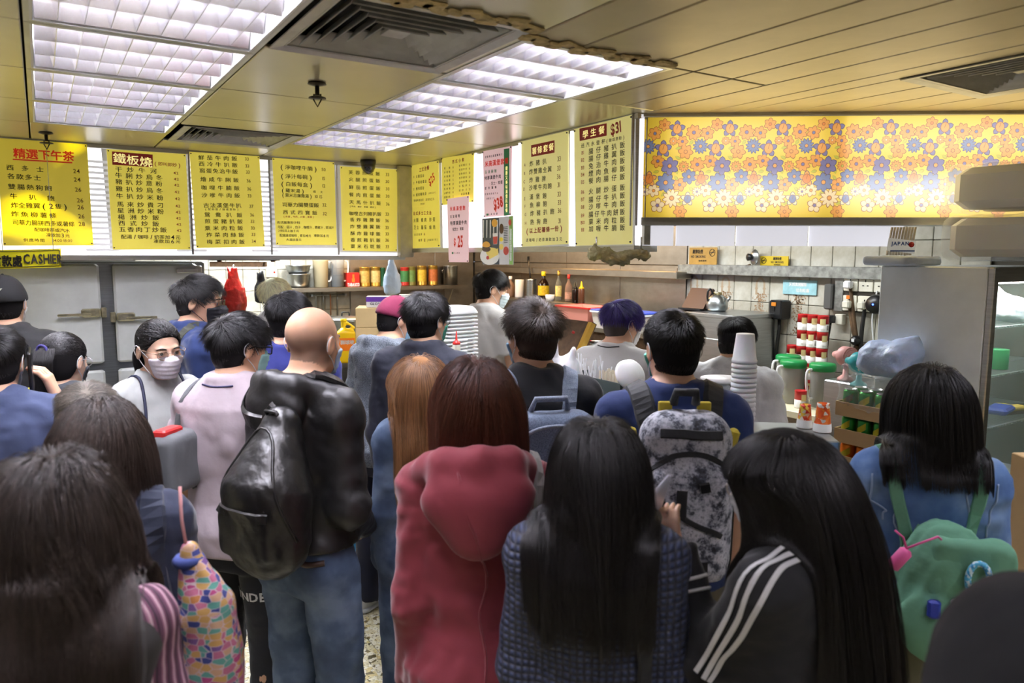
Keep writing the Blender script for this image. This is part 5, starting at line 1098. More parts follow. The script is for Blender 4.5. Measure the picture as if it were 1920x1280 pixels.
# --- walk-in style steel refrigerator under the left menu boards
FV = 5.0
uL = -1.4; uR = uv(PGY(387, 520, FV))[0]; cxu = (uL+uR)/2; Wf = uR-uL
t = T('steel_refrigerator', 'wide stainless steel refrigerator with lever handles under the left menu boards', 'refrigerator', G(cxu, FV+.36, 0))
zt = PGY(300, 487, FV).z-.012
MB().box((0, .02, zt/2), (Wf, .66, zt), bev=.006).obj('cabinet', steel('fridge_frame', (150, 154, 156), .4), t)
def lx(px, py): return uv(PGY(px, py, FV))[0]-cxu
zmid = PGY(190, 681, FV).z; zl2 = PGY(190, 694, FV).z
xs_ = [(-Wf/2+.03, lx(185, 490)-.002), (lx(209, 490)+.002, lx(368, 490))]
for i, (a, b) in enumerate(xs_):
    for k, (z0, z1) in enumerate(((zmid, zt-.012), (.12, zl2))):
        d = MB().box(((a+b)/2, -.345, (z0+z1)/2), (b-a, .055, z1-z0), bev=.012).obj('door', m_fridge, t)
        if k == 0:
            hx = b-.0 if i == 0 else a; sg = -1 if i == 0 else 1; zh = PGY(200 if i == 0 else 215, 585 if i == 0 else 594, FV).z
            h = MB(); h.box((hx+sg*.055, -.385, zh), (.10, .035, .05), bev=.008); h.box((hx+sg*.14, -.40, zh-.008), (.17, .016, .016), bev=.004); h.box((hx-sg*.012, -.375, zh), (.028, .03, .06), bev=.004)
            h.lathe([(.016, 0), (.018, -.01), (.012, -.018)], (hx+sg*.07, -.40, zh+.0), 14, Matrix.Rotation(PI/2, 3, 'X')); h.obj('lever_handle', mat('latch_metal', (196, 190, 160), .3, .9, var=(20, .3)), d)
            if i == 1:
                h = MB(); h.box((b-.06, -.385, zt-.055), (.13, .02, .032), bev=.006); h.box((b+.008, -.375, zt-.055), (.035, .03, .06), bev=.004); h.obj('hinge', m_alu, d)
# --- shelves and things on the back wall
def shelf_on_back(px0, px1, pyz, deep, label, m=m_steel_d):
    a, b = PGY(px0, pyz, 7.2-deep), PGY(px1, pyz, 7.2-deep); c = (a+b)/2; L = (b-a).length; z = (a.z+b.z)/2
    t = T('wall_shelf', label, 'shelf', Vector((c.x, c.y, z))+gYv*(deep/2-.005)); MB().box((0, 0, -.008), (L, deep-.02, .016), bev=.003).box((0, -deep/2+.012, -.02), (L, .012, .035)).obj('board', m, t)
    for x in (-L*.42, L*.42): MB().tube([(x, deep/2-.02, -.28), (x, -deep/2+.05, -.02)], .012, 6).box((x, deep/2-.02, -.15), (.03, .02, .3)).obj('bracket', m, t)
    return t, z
sh1, zS = shelf_on_back(540, 878, 537, .26, 'long dark steel wall shelf below the menu boards with tins, bowls and jugs')
def on_shelf(px): p = PGY(px, 537, 7.06); return Vector((p.x, p.y, zS+.001))
def mpp(p): return p.dot(Vector((0, 1, 0)))/F_PX                    # metres per picture pixel at p
def tin(px, w, h, col, lab, loc=None, band=None, grp='food tins on the wall shelf'):
    p = loc or on_shelf(px); k = mpp(p); r = w*k/2; H = h*k; t = T('food_tin', lab, 'tin', p, GA+random.uniform(-1, 1), grp)
    MB().lathe([(r*.97, 0), (r, .004), (r, .008), (r*.975, .012), (r*.975, H-.012), (r, H-.008), (r, H-.003), (r*.95, H), (r*.93, H-.006), (0, H-.006)], n=20).obj('can_body', m_gold if col is None else mat('tin_%02x%02x%02x' % col, col, .35, .3), t)
    if band:
        MB().lathe([(r*.985, H*.2), (r*.985, H*.8)], n=20, cap=False).obj('paper_label', mat('label_%02x%02x%02x' % band, band, .5, var=(40, .25)), t)
tin(684, 19, 36, None, 'gold tin at the left end of the row of tins', band=(176, 150, 80)); tin(704, 19, 36, None, 'gold tin with pale lower label, second in the row of tins', band=(186, 168, 110)); tin(717, 12, 34, (34, 84, 62), 'dark green tin half hidden behind a pale blue bag')
tin(759, 16, 34, (176, 52, 44), 'red and green labelled tin right of the blue bag', band=(60, 120, 70)); tin(772, 15, 35, (120, 116, 60), 'olive striped tin between the red tin and a gold tin', band=(96, 130, 70)); tin(791, 18, 36, None, 'gold tin with a yellow label, right of the olive tin', band=(210, 180, 60)); tin(812, 18, 36, None, 'gold tin with a reddish label beside the steel pot', band=(190, 110, 60))
p = on_shelf(845); k = mpp(p); t = T('steel_pot', 'tall plain steel pot at the right end of the tin shelf', 'pot', p); MB().lathe([(13*k, 0), (13*k, 34*k), (13.6*k, 35*k), (12.4*k, 35*k), (12.2*k, 2*k), (0, 2*k)], n=22).obj('pot_body', m_steel, t)
MB().tube([Vector((-13*k, 0, 28*k)), Vector((-17*k, 0, 27*k)), Vector((-17*k, 0, 22*k)), Vector((-13*k, 0, 21*k))], .004, 6).obj('handle', m_steel, t)
p = on_shelf(560); k = mpp(p)
for i, (z, r, hh, lab) in enumerate(((0, 22, 26, 'lower large steel mixing bowl on the wall shelf'), (24*k, 23, 18, 'upper steel mixing bowl nested in another bowl on the wall shelf'))):
    t = T('mixing_bowl', lab, 'bowl', p+Z3*z, GA, 'steel mixing bowls'); pr = [(r*.6*k, 0), (r*.85*k, 6*k), (r*.98*k, (hh-2)*k), (r*1.08*k, hh*k), (r*.96*k, hh*k-.003), (r*.82*k, 7*k), (r*.55*k, 2*k), (0, 2*k)]; MB().lathe(pr, n=26).obj('bowl', m_steel, t)
def jug(p, w, h, fill, fillcol, lab, lid=None, hand=1, rot=GA, grp=None, m=None):
    k = mpp(p); r = w*k/2; H = h*k; t = T('plastic_jug', lab, 'jug', p, rot, grp)
    MB().lathe([(r*.86, 0), (r*.9, .004), (r, H*.92), (r*1.02, H), (r*.97, H), (r*.95, H*.92), (r*.85, .006), (0, .006)], n=24).obj('jug_body', m or m_clear, t)
    if fill: MB().lathe([(r*.83, .008), (r*.83+(r*.1)*fill, H*fill), (0, H*fill)], n=24).obj('contents', mat('drink_%02x%02x%02x' % fillcol, fillcol, .3), t)
    MB().tube(spline([(hand*r, 0, H*.9), (hand*r*1.55, 0, H*.88), (hand*r*1.62, 0, H*.6), (hand*r*1.35, 0, H*.25), (hand*r*.9, 0, H*.2)], 14), r*.11, 8).obj('handle', m_wplas, t)
    if lid: MB().lathe([(r*1.0, H*.86), (r*1.09, H*.88), (r*1.1, H*1.0), (r*1.0, H*1.04), (r*.3, H*1.06), (0, H*1.06)], n=26).obj('lid', lid, t)
m_dirtyp = mat('stained_plastic', (200, 186, 150), .3, trans=.4, ior=1.1)
jug(on_shelf(602), 28, 52, .85, (176, 150, 104), 'plastic jug of brown sauce on the wall shelf', m=m_dirtyp); jug(on_shelf(633), 26, 53, .42, (70, 76, 84), 'plastic jug a third full of dark liquid on the wall shelf', m=m_clear)
p = on_shelf(660); k = mpp(p); t = T('sauce_carton', 'red sauce carton with TABASCO lettering and a bottle picture on the wall shelf', 'carton', p+Z3*(13*k)); MB().box((0, 0, 0), (24*k, 16*k, 26*k), bev=.002).obj('box', m_red_p, t)
mb = MB(); local_text(mb, 'TABASCO', (0, -8.4*k, -9*k), 6*k, X3, Z3, .03, .55); mb.obj('lettering', m_wplas, t); MB().box((0, -8.3*k, 4*k), (3.5*k, .002, 12*k)).box((0, -8.35*k, -1*k), (6*k, .002, 7*k)).obj('bottle_print', mat('print_orange', (226, 110, 40), .5), t)
# dark lamp rack, switch, hanging bags
a, b = P(392, 490, 6.1), P(525, 487, 6.1); t = T('lamp_rack', 'dark metal lamp rack fixed above the hanging red bags', 'rack', (a+b)/2, math.atan2((b-a).y, (b-a).x)); L = (b-a).length
MB().box((0, 0, .012), (L*.95, .08, .022)).box((L*.1, -.03, .035), (L*.9, .03, .012)).obj('bar', m_black, t); MB().box((-L*.1, .02, -.03), (L*.75, .1, .04)).obj('tray', m_dirt, t)
MB().box((L*.38, .04, .14), (.03, .03, .3)).box((-L*.38, .04, .14), (.03, .03, .3)).obj('hanger', m_dirt, t)
def bag_sdf(c, w, h, d, top=.25, seed=1, amp=.012, handles=True):
    S_ = Sdf(); c = A3(*c); S_.loft([(h*z, w*a, d*b, .0) for z, a, b in ((0, .30, .3), (.06, .44, .42), (.25, .5, .5), (.5, .44, .44), (.72, .26, .3), (.88, .13, .2), (1, .06, .1))], .02, 2.0)
    S_.cap((-w*.1, 0, h*.8), (-w*.22, 0, h*.98), w*.1, w*.03, .02).cap((w*.1, 0, h*.8), (w*.16, 0, h), w*.1, w*.03, .02); S_.fold(amp, (75, 75, 6), seed); S_.fold(amp*.5, (40, 40, 40), seed+3); return S_
m_redfilm = mat('red_plastic_film', (196, 44, 38), .3, trans=.25, bump=(26, .8, .01), coat=.3)
def hang_bag(px, y0, y1, w, d, m, name, label, dep, seed, cat='bag'):
    p = P(px, y1, dep); k = dep/F_PX; h = (y1-y0)*k; t = tag(link(name, None, None, p), label, cat); sdf_obj('bag_body', bag_sdf((0, 0, 0), w*k, h, d*k, seed=seed, amp=.01), m, t, .012)
    MB().tube([(0, 0, h*.96), (0, .02, h*1.03), (0, .05, h*1.0)], .005, 6).obj('hook', m_alu, t); return t
hang_bag(440, 500, 590, 46, 30, m_redfilm, 'plastic_bag', 'red plastic bag hanging from the rack behind the man in a black mask', 5.7, 3)
hang_bag(490, 510, 568, 24, 18, mat('black_cloth', (26, 28, 34), .7), 'cloth_bag', 'small black cloth bag hanging below the white switch box', 6.2, 5)
hang_bag(735, 484, 552, 34, 22, mat('pale_blue_film', (186, 206, 232), .35, trans=.2, bump=(24, .7, .01)), 'plastic_bag', 'pale blue plastic bag hanging in front of the shelf of tins', 5.9, 8)
p = PGY(509, 510, 7.18); t = T('switch_box', 'white switch box with a red lamp on the tiled back wall', 'switch', p); MB().box((0, 0, 0), (.10, .05, .10), bev=.006).obj('plate', m_sock, t); MB().lathe([(.011, 0), (.009, .008), (0, .01)], (.02, -.025, .0), 10, Matrix.Rotation(PI/2, 3, 'X')).obj('indicator', mat('red_indicator', (240, 40, 30), .3, emit=.6), t)
# utensils on a rail
a, b = PGY(585, 553, 7.12), PGY(648, 553, 7.12); t = T('utensil_rail', 'thin steel rail for ladles under the wall shelf', 'rail', (a+b)/2); L = (b-a).length; MB().tube([(-L/2, 0, 0), (L/2, 0, 0)], .006, 6).box((-L/2, .03, 0), (.02, .07, .02)).box((L/2, .03, 0), (.02, .07, .02)).obj('bar', m_steel, t)
for i, px in enumerate((592, 606, 619, 632)):
    p = PGY(px, 553, 7.10); t = T('ladle', ['flat spatula hanging first on the utensil rail', 'slim ladle hanging second on the utensil rail', 'ladle with copper coloured handle on the rail', 'small ladle hanging last on the utensil rail'][i], 'ladle', p, GA, 'utensils hanging on the rail')
    MB().tube([(0, 0, .01), (0, -.008, -.02), (0, -.004, -.2)], .006, 6).obj('handle', [m_steel, m_steel, mat('copper_handle', (190, 130, 90), .4, .6), m_steel][i], t)
    (MB().box((0, -.004, -.25), (.075, .006, .11), bev=.01) if i == 0 else MB().lathe([(.012, -.005), (.034, .012), (.042, .035), (.039, .035), (.03, .014), (0, 0)], (0, -.01, -.25), 14)).obj('blade' if i == 0 else 'scoop', m_steel, t)
# counters
def counter(name, label, c, sx, sy, h, rot=GA, edge=m_steel, front=m_steel):
    t = T(name, label, 'counter', Vector((c.x, c.y, 0)), rot); MB().box((0, 0, h-.02), (sx, sy, .04), bev=.004).obj('worktop', edge, t); MB().box((0, 0, (h-.04)/2), (sx-.06, sy-.06, h-.04)).obj('cabinet', front, t); return t
ZC_A = 1.14
counter('service_counter', 'steel counter at the far left side with the yellow jug and the noodle cartons', G(1.8, 5.6), 1.78, .56, ZC_A)
counter('service_counter', 'steel counter below the slanting menu boards where customers queue', G(2.15, 3.98), .4, 2.5, 1.1)
counter('service_counter', 'right hand steel counter below the floral light box', Vector((.72, 2.97, 0)), .82, .44, 1.1, math.atan2(-.1, 2.0))
pt = P(1465, 766, 4.02); ZPT = pt.z
counter('prep_table', 'cream edged preparation table in the kitchen carrying the green lidded jugs', pt+gYv*.11+gXv*.19, .38, .7, ZPT, GA, mat('cream_laminate', (226, 218, 186), .4), m_steel_d)
# stove with pots (left kitchen)
p = P(650, 640, 6.55); t = T('stove', 'steel stove behind the left counter with big soup pots', 'stove', Vector((p.x, p.y, 0))); MB().box((0, 0, .5), (.95, .45, 1.0), bev=.01).obj('body', m_steel_d, t); MB().box((0, 0, 1.01), (.9, .42, .02)).obj('grate', m_black, t)
def stockpot(px, d, ytop, w, lab, base):
    q = P(px, ytop, d); k = d/F_PX; r = w*k/2; h = q.z-base; t = T('stock_pot', lab, 'pot', Vector((q.x, q.y, base)), GA, 'stock pots'); MB().lathe([(r*.97, 0), (r, .01), (r, h), (r*1.05, h+.006), (r*.97, h+.004)], n=30).obj('pot_body', m_steel, t)
    MB().lathe([(r*1.04, h+.008), (r*1.0, h+.018), (r*.5, h+.035), (0, h+.04)], n=30).obj('lid', m_steel, t); MB().tube([(-.035, 0, h+.036), (-.03, 0, h+.07), (.03, 0, h+.07), (.035, 0, h+.036)], .008, 8).obj('lid_knob', m_black, t)
    for sx in (-1, 1): MB().tube([(sx*r, -.04, h*.7), (sx*(r+.035), -.04, h*.72), (sx*(r+.035), .04, h*.72), (sx*r, .04, h*.7)], .007, 6).obj('handle', m_steel, t)
stockpot(648, 6.5, 600, 70, 'large steel stock pot with black knob behind the yellow jug', 1.022); stockpot(560, 6.55, 602, 46, 'smaller stock pot behind the bald man', 1.022)
# yellow oil jug
p = P(650, 681, 5.5); p.z = ZC_A+.001; k = 5.5/F_PX; t = T('oil_jug', 'tall yellow oil jug with an orange label on the left counter', 'jug', p, .3); S_ = Sdf().box((0, 0, 30*k), (17*k, 12*k, 30*k), .018, k=.01).ell((0, 0, 60*k), (12*k, 10*k, 9*k), .03).cap((-4*k, 0, 70*k), (-4*k, 0, 76*k), 5*k, 5*k, .01); S_.cap((-2*k, 0, 78*k), (14*k, 0, 66*k), 3.2*k, 3.2*k, .01)
S_.ell((4*k, 0, 68*k), (5*k, 20*k, 3.5*k), .006, 's'); sdf_obj('jug_body', S_, m_yel_p, t, .006); MB().box((0, -12.2*k, 36*k), (30*k, .003, 24*k)).obj('label', mat('orange_label', (240, 130, 30), .5), t); MB().lathe([(6*k, 0), (6*k, 5*k), (0, 5*k)], (-4*k, 0, 78*k), 14).obj('cap', m_yel_p, t)
mb = MB(); local_text(mb, '獅球嘜', (1*k, -12.6*k, 40*k), 8*k, X3, Z3, .04); mb.obj('lettering', m_wplas, t)
# noodle cartons
def carton(c, sx, sy, sz, rot, lab, m=m_card_l, txt=None, tape=True, grp=None, col=None, flip=False, th=.05, name='carton', tx=0, tz=0):
    t = T(name, lab, 'carton', c, rot, grp); MB().box((0, 0, sz/2), (sx, sy, sz), bev=.003).obj('box', m, t)
    if tape: MB().box((0, 0, sz+.0008), (.05, sy, .001)).box((0, -sy/2-.0008, sz*.82), (.05, .001, sz*.36)).obj('tape', mat('parcel_tape', (206, 176, 120), .3), t)
    if txt:
        mb = MB(); e = -X3 if flip else X3; y = -Z3 if flip else Z3
        for i, s_ in enumerate(txt): local_text(mb, s_, (tx, -sy/2-.0012, sz*.5+tz+(len(txt)/2-.5-i)*th*1.3), th, e, y, .03)
        mb.obj('print', col or m_print, t)
    return t
pb = P(722, 600, 5.25); kk = 5.25/F_PX
zc_ = ZC_A+.001
for i, (h_, tx_) in enumerate(((46, ['出前一丁']), (30, ['出前一丁']), (34, ['NOODLE']))):
    carton(Vector((pb.x+(.03 if i == 2 else 0), pb.y, zc_)), 104*kk if i < 2 else 118*kk, .26, h_*kk*1.05, .12, ['bottom noodle carton of the stack, behind the maroon cap', 'middle noodle carton with printed characters, behind the maroon cap', 'top noodle carton printed NOODLE upside down, under the purple box'][i], txt=tx_, flip=(i == 2), th=.045, grp='noodle cartons on the left counter', tx=.06); zc_ += h_*kk*1.05+.001
t = carton(Vector((pb.x-.02, pb.y-.04, zc_)), 52*kk, .12, 20*kk, .12, 'purple and white glove box on top of the noodle cartons', m_wplas, ['GLOVES 100'], False, th=.018, name='glove_box', tz=-.012); MB().box((0, -.0605, 15*kk), (52*kk, .002, 9*kk)).obj('purple_band', mat('purple_print', (104, 60, 160), .5), t)
t = T('napkin_stack', 'stack of white paper napkins on the noodle cartons', 'napkins', Vector((pb.x+.17, pb.y-.03, zc_)), .2)
for i in range(8): MB().box((random.uniform(-.004, .004), random.uniform(-.004, .004), .006+i*.011), (.11, .10, .009), random.uniform(-.12, .12), bev=.002).obj('napkin', m_whitep, t)
# foam clamshell stack on the queue counter
p = P(852, 700, 4.45); p.z = 1.101; k = 4.45/F_PX
cl = T('foam_box', None, None, p, GA+.1, 'stacked foam takeaway boxes'); pts = [(.105, 0), (.112, .045), (.118, .05), (.118, .058), (.09, .075)]
def rr_loft(levels, n=6):
    mb = MB(); vs = []
    for hx, hy, r, z in levels:
        for qx, qy, a0 in ((1, 1, 0), (-1, 1, 1), (-1, -1, 2), (1, -1, 3)):
            for j in range(n): a = (a0+j/(n-1))*PI/2; vs.append((qx*(hx-r)+r*math.cos(a), qy*(hy-r)+r*math.sin(a), z))
    m_ = 4*n; fs = [(i*m_+j, i*m_+(j+1) % m_, (i+1)*m_+(j+1) % m_, (i+1)*m_+j) for i in range(len(levels)-1) for j in range(m_)] + [list(range(m_-1, -1, -1)), [(len(levels)-1)*m_+j for j in range(m_)]]
    return mb.add(vs, fs)
fb = rr_loft([(.085, .085, .02, .0), (.098, .098, .02, .012), (.112, .105, .02, .013), (.112, .105, .02, .019), (.095, .095, .02, .0215)]).mesh('foam_shell', m_foam)
ftop = rr_loft([(.085, .085, .02, .0), (.098, .098, .02, .012), (.112, .105, .02, .013), (.112, .105, .02, .019), (.1, .1, .025, .04), (.085, .085, .02, .055)]).mesh('foam_shell', m_foam)
link('shell', fb, cl)
for i in range(22):
    z = 1.101+i*.0222; lab = 'white foam takeaway box, %s from the bottom of the tall stack behind' % ORD[i]
    if i == 0: o = cl
    else: o = dup(cl, (0, 0, 0))
    o.location = (p.x+random.uniform(-.003, .003), p.y+random.uniform(-.003, .003), z); o.rotation_euler = (0, 0, GA+.1+random.uniform(-.03, .03)); tag(o, lab, 'foam box')
o = T('foam_box', 'topmost domed white foam takeaway box of the tall stack', 'foam box', (p.x, p.y, 1.101+22*.0222), GA+.1, 'stacked foam takeaway boxes'); link('shell', ftop, o)
for i in range(16):
    q = P(834, 700, 4.38); o = dup(cl, (q.x, q.y, 1.101+i*.0222), GA-.1+random.uniform(-.04, .04), 'white foam takeaway box, %s from the bottom of the lower front stack' % ORD[i]); o['group'] = 'lower stack of foam takeaway boxes'
p = P(856, 668, 4.0); k = 4.0/F_PX; t = T('sauce_bottle', 'squeezy sauce bottle with a red pointed nozzle beside the foam boxes', 'bottle', Vector((p.x, p.y, 1.101))); hz = P(856, 646, 4.0).z-1.101; r = 7.5*k
MB().lathe([(r, 0), (r*1.02, .01), (r, hz), (r*.8, hz+.01)], n=18).obj('bottle_body', mat('milky_plastic', (226, 220, 200), .35, trans=.3), t); MB().lathe([(r*.98, hz-.002), (r, hz+.012), (r*.5, hz+.022), (r*.28, hz+.03), (r*.12, hz+.075), (0, hz+.078)], n=16).obj('nozzle_cap', m_red_p, t)
# --- stainless wall, ledge, bottle shelf (right back wall)
vA = uv(PGX(1288, 540, 4.1))[1]
def steel_panel(v0, v1, z0, z1, m=m_steel_d):
    p = G(4.1-.006, (v0+v1)/2, (z0+z1)/2); q = Matrix.Rotation(-wall_r.rotation_euler.z, 3, 'Z') @ (p-wall_r.location); link('steel_panel', MB().box((0, 0, 0), (abs(v1-v0)-.004, .01, z1-z0), bev=.002).mesh('steel_panel', m), wall_r, q, 0 if abs(math.sin(wall_r.rotation_euler.z-GA)) > .5 else PI/2)
vs_ = [vA, vA+.75, vA+1.5, vA+2.25, vA+3.0, 7.2]
for i in range(len(vs_)-1):
    steel_panel(vs_[i], vs_[i+1], .9, 1.875 if True else 0); steel_panel(vs_[i], vs_[i+1], 1.88, 2.3)
vB = uv(PGY(655, 540, 7.2))[0]
for a in np.linspace(vB, 4.08, 4)[:-1]:
    w_ = (4.08-vB)/3; p = G(a+w_/2, 7.2-.016, 1.75); q = Matrix.Rotation(-wall_b.rotation_euler.z, 3, 'Z') @ (p-wall_b.location); link('steel_panel', MB().box((0, 0, 0), (w_-.004, .01, 1.3), bev=.002).mesh('steel_panel', m_steel_d), wall_b, q, 0)
def ledge(px0, px1, py, deep, h, name, label, m, cat='shelf'):
    a, b = PGX(px0, py, 4.1-deep), PGX(px1, py, 4.1-deep); c = (a+b)/2; t = T(name, label, cat, Vector((c.x, c.y, (a.z+b.z)/2))+gXv*(deep/2-.006)); MB().box((0, 0, -h/2), (deep-.02, (b-a).length, h), bev=.004).obj('board', m, t); return t, (a.z+b.z)/2
ledge(890, 1268, 503, .18, .055, 'steel_ledge', 'narrow steel ledge along the stainless kitchen wall above the sauce bottles', m_steel_d)
sb, zSB = ledge(925, 1112, 563, .3, .03, 'bottle_shelf', 'dark steel shelf that holds the sauce bottles', m_steel_d)
def onb(px, u=3.92): p = PGX(px, 560, u); return Vector((p.x, p.y, zSB+.001))
def bottle(px, w, h, prof, m, lab, cap=None, capm=None, label=None, lab_z=(.15, .5), u=3.92, loc=None, grp='sauce bottles on the steel shelf', name='sauce_bottle', cat='bottle'):
    p = loc or onb(px, u); k = mpp(p); t = T(name, lab, cat, p, GA+random.uniform(-2, 2), grp); R, H = w*k/2, h*k
    MB().lathe([(R*a, H*b) for a, b in prof], n=18).obj('bottle_body', m, t)
    if cap: MB().lathe([(R*a, H*b) for a, b in cap], n=14).obj('cap', capm, t)
    if label: MB().lathe([(R*1.012, H*lab_z[0]), (R*1.012, H*lab_z[1])], n=18, cap=False).obj('label', mat('blabel_%02x%02x%02x' % label, label, .5, var=(60, .3)), t)
    return t
BP = [(.92, 0), (1, .03), (1, .52), (.8, .62), (.36, .74), (.3, .8), (.3, .92)]; BC = [(.36, .84), (.4, .86), (.4, 1), (0, 1)]; SQ = [(.9, 0), (1, .03), (1, .6), (.8, .68)]; SN = [(.85, .66), (.88, .7), (.4, .76), (.16, .98), (0, 1)]
mgl = mat('bottle_clear', (226, 226, 210), .06, trans=.8, ior=1.2); mpink = mat('bottle_pinkish', (206, 170, 150), .1, trans=.6, ior=1.2)
bottle(957, 17, 38, BP, mpink, 'pinkish glass sauce bottle at the left end of the bottle shelf', BC, m_wplas)
p = onb(974); k = mpp(p); t = T('white_canister', 'plain white canister between the pinkish bottle and the steel cup', 'canister', p); MB().lathe([(8*k, 0), (8.5*k, 1*k), (8.5*k, 32*k), (8.2*k, 33*k), (0, 33*k)], n=18).obj('canister_body', m_wplas, t)
p = onb(996); k = mpp(p); t = T('steel_cup', 'ribbed steel utensil cup on the bottle shelf', 'cup', p); MB().lathe([(9.5*k, 0)]+[(10*k-(.6*k if i % 2 else 0), (2+i*4)*k) for i in range(9)]+[(10*k, 36*k), (9*k, 36*k), (9*k, 3*k), (0, 3*k)], n=20).obj('cup_body', m_steel, t)
t = T('cooking_spatula', 'black handled spatula standing in the ribbed steel cup', 'spatula', p+Z3*(5*k)); MB().tube([(0, 0, 0), (-2*k, 1*k, 35*k), (-5*k, 2*k, 66*k)], 1.6*k, 6).obj('handle', m_black, t); MB().box((-5.5*k, 2*k, 68*k), (4.5*k, 2*k, 10*k), bev=.002).obj('grip', m_black, t)
bottle(1019, 21, 52, BP, m_brownl, 'dark soy sauce bottle with a yellow cap and yellow label', BC, m_yel_p, (226, 190, 40))
bottle(1047, 12, 56, BP, mgl, 'slim clear bottle with a yellowish label', BC, m_gold, (220, 206, 130)); bottle(1066, 14, 51, BP, mpink, 'clear bottle with an orange red cap', BC, m_red_p, (196, 150, 130), (.1, .35))
bottle(1078, 12, 40, SQ, m_brownl, 'dark squeeze bottle with a black nozzle', SN, m_black, u=3.86); bottle(1090, 12, 42, SQ, mat('brown_squeeze', (96, 60, 40), .3), 'brown squeeze bottle with a yellow nozzle', SN, m_yel_p, u=3.86)
p = onb(1031, 3.82); k = mpp(p); t = T('small_cup', 'small white plastic cup in front of the dark soy bottle', 'cup', p); MB().lathe([(7*k, 0), (9*k, 12*k), (8.4*k, 12*k), (6.5*k, 1*k), (0, 1*k)], n=18).obj('cup_body', m_wplas, t)
# lower shelf with plastic tubs
a, b = PGX(1060, 607, 3.5), PGX(1228, 612, 3.5); t = T('back_counter', 'greasy steel back counter holding the red and blue plastic tubs', 'counter', Vector(((a+b).x/2, (a+b).y/2, 0))+gXv*.28); zBC = a.z; MB().box((0, 0, zBC-.015), (.56, (b-a).length+.04, .03)).obj('worktop', m_steel_d, t); MB().box((.02, 0, (zBC-.03)/2), (.5, (b-a).length, zBC-.03)).obj('cabinet', m_dirt, t)
def tub(px0, px1, h, m, rim, lab, lid=None, u=3.62):
    a, b = PGX(px0, 606, u), PGX(px1, 606, u); L = (b-a).length*.96; c = (a+b)/2; H = h; t = T('plastic_tub', lab, 'tub', Vector((c.x, c.y, zBC+.001)), GA, 'plastic tubs on the back counter'); w = .13
    vs = []; lv = [(.84, 0), (1, H), (1.06, H), (1.06, H-.012), (.97, H-.002), (.82, .006)]
    mb = MB(); n4 = 4
    for s_, z in lv: vs += [(sx*w*s_, sy*L/2*s_, z) for sx, sy in ((-1, -1), (1, -1), (1, 1), (-1, 1))]
    fs = [(i*4+j, i*4+(j+1) % 4, (i+1)*4+(j+1) % 4, (i+1)*4+j) for i in (0,) for j in range(4)] + [(3, 2, 1, 0)] + [(4*4+j, 5*4+j, 5*4+(j+1) % 4, 4*4+(j+1) % 4) for j in range(4)] + [(20, 21, 22, 23)]
    mb.add(vs, fs); mb.obj('tub_body', m, t); r2 = MB(); r2.add(vs, [(i*4+j, i*4+(j+1) % 4, (i+1)*4+(j+1) % 4, (i+1)*4+j) for i in (1, 2) for j in range(4)] + [(8+j, 8+(j+1) % 4, 16+(j+1) % 4, 16+j) for j in range(4)]); r2.obj('rim', rim, t)
    if lid: MB().box((0, 0, H+.006), (w*2.08, L*1.04, .012), bev=.004).obj('lid', lid, t)
m_tubw = mat('translucent_tub', (232, 220, 212), .4, sss=.2); tub(1066, 1128, .145, mat('pink_translucent_tub', (226, 150, 136), .4), m_red_p, 'white tub with a red rim and red lining on the back counter'); tub(1132, 1172, .13, m_tubw, m_wplas, 'white tub with a blue lid left of the purple haired worker', m_blue_p); tub(1176, 1222, .125, m_tubw, m_wplas, 'white tub with a blue lid right of the purple haired worker', m_blue_p)
t = T('glass_lid', 'tilted dark board with a brass corner leaning below the red tub', 'board', P(1062, 655, 3.95)); MB().box((0, 0, .0), (.03, .28, .34), M=Matrix.Rotation(.5, 3, 'Y')).obj('board', m_dirt, t); MB().box((-.012, -.13, .0), (.03, .03, .34), M=Matrix.Rotation(.5, 3, 'Y')).obj('edge', m_gold, t)
# crumpled film hanging below the boards
S_ = Sdf(); pz = P(1160, 478, 3.3); k = 3.3/F_PX
for i in range(9): S_.ell(((i-4)*12*k, random.uniform(-.02, .02), random.uniform(-6, 4)*k), (11*k, .04, random.uniform(7, 14)*k), .02)
S_.fold(.012, (60, 60, 60), 4); t = tag(link('plastic_wrap', None, None, pz), 'crumpled clear plastic wrap hanging below the student meal board', 'plastic wrap'); sdf_obj('wrap', S_, mat('olive_film', (196, 188, 140), .15, trans=.55, ior=1.2, bump=(60, 1, .01)), t, .007); MB().tube([(-.1, 0, .01), (-.1, 0, .08)], .004, 5).tube([(.1, 0, .01), (.1, 0, .08)], .004, 5).obj('hangers', m_alu, t)
# --- cabinet with kettle
a = PGX(1290, 586, 3.62); b = PGX(1374, 590, 3.62); c = (a+b)/2; zK = (a.z+b.z)/2; Lk = (b-a).length
t = T('steel_cabinet', 'steel cabinet that carries the kettle beside the tiled wall', 'cabinet', Vector((c.x, c.y, 0))+gXv*.22); MB().box((0, 0, zK-.012), (.46, Lk+.04, .024), bev=.003).obj('top', m_steel, t); MB().box((0, 0, (zK-.024)/2), (.43, Lk, zK-.024)).obj('body', m_steel, t); MB().box((-.222, 0, zK*.5), (.012, Lk*.9, zK*.8), bev=.004).obj('door', m_steel, t)
MB().box((-.236, Lk*.36, zK*.62), (.012, .012, .22), bev=.003).obj('door_handle', m_black, t)
t.children[-1].parent = t
q = PGX(1344, 586, 3.82); k = mpp(q); t = T('kettle', 'round dented steel kettle with a black handle on the steel cabinet', 'kettle', Vector((q.x, q.y, zK+.001)), .2); r = 20*k
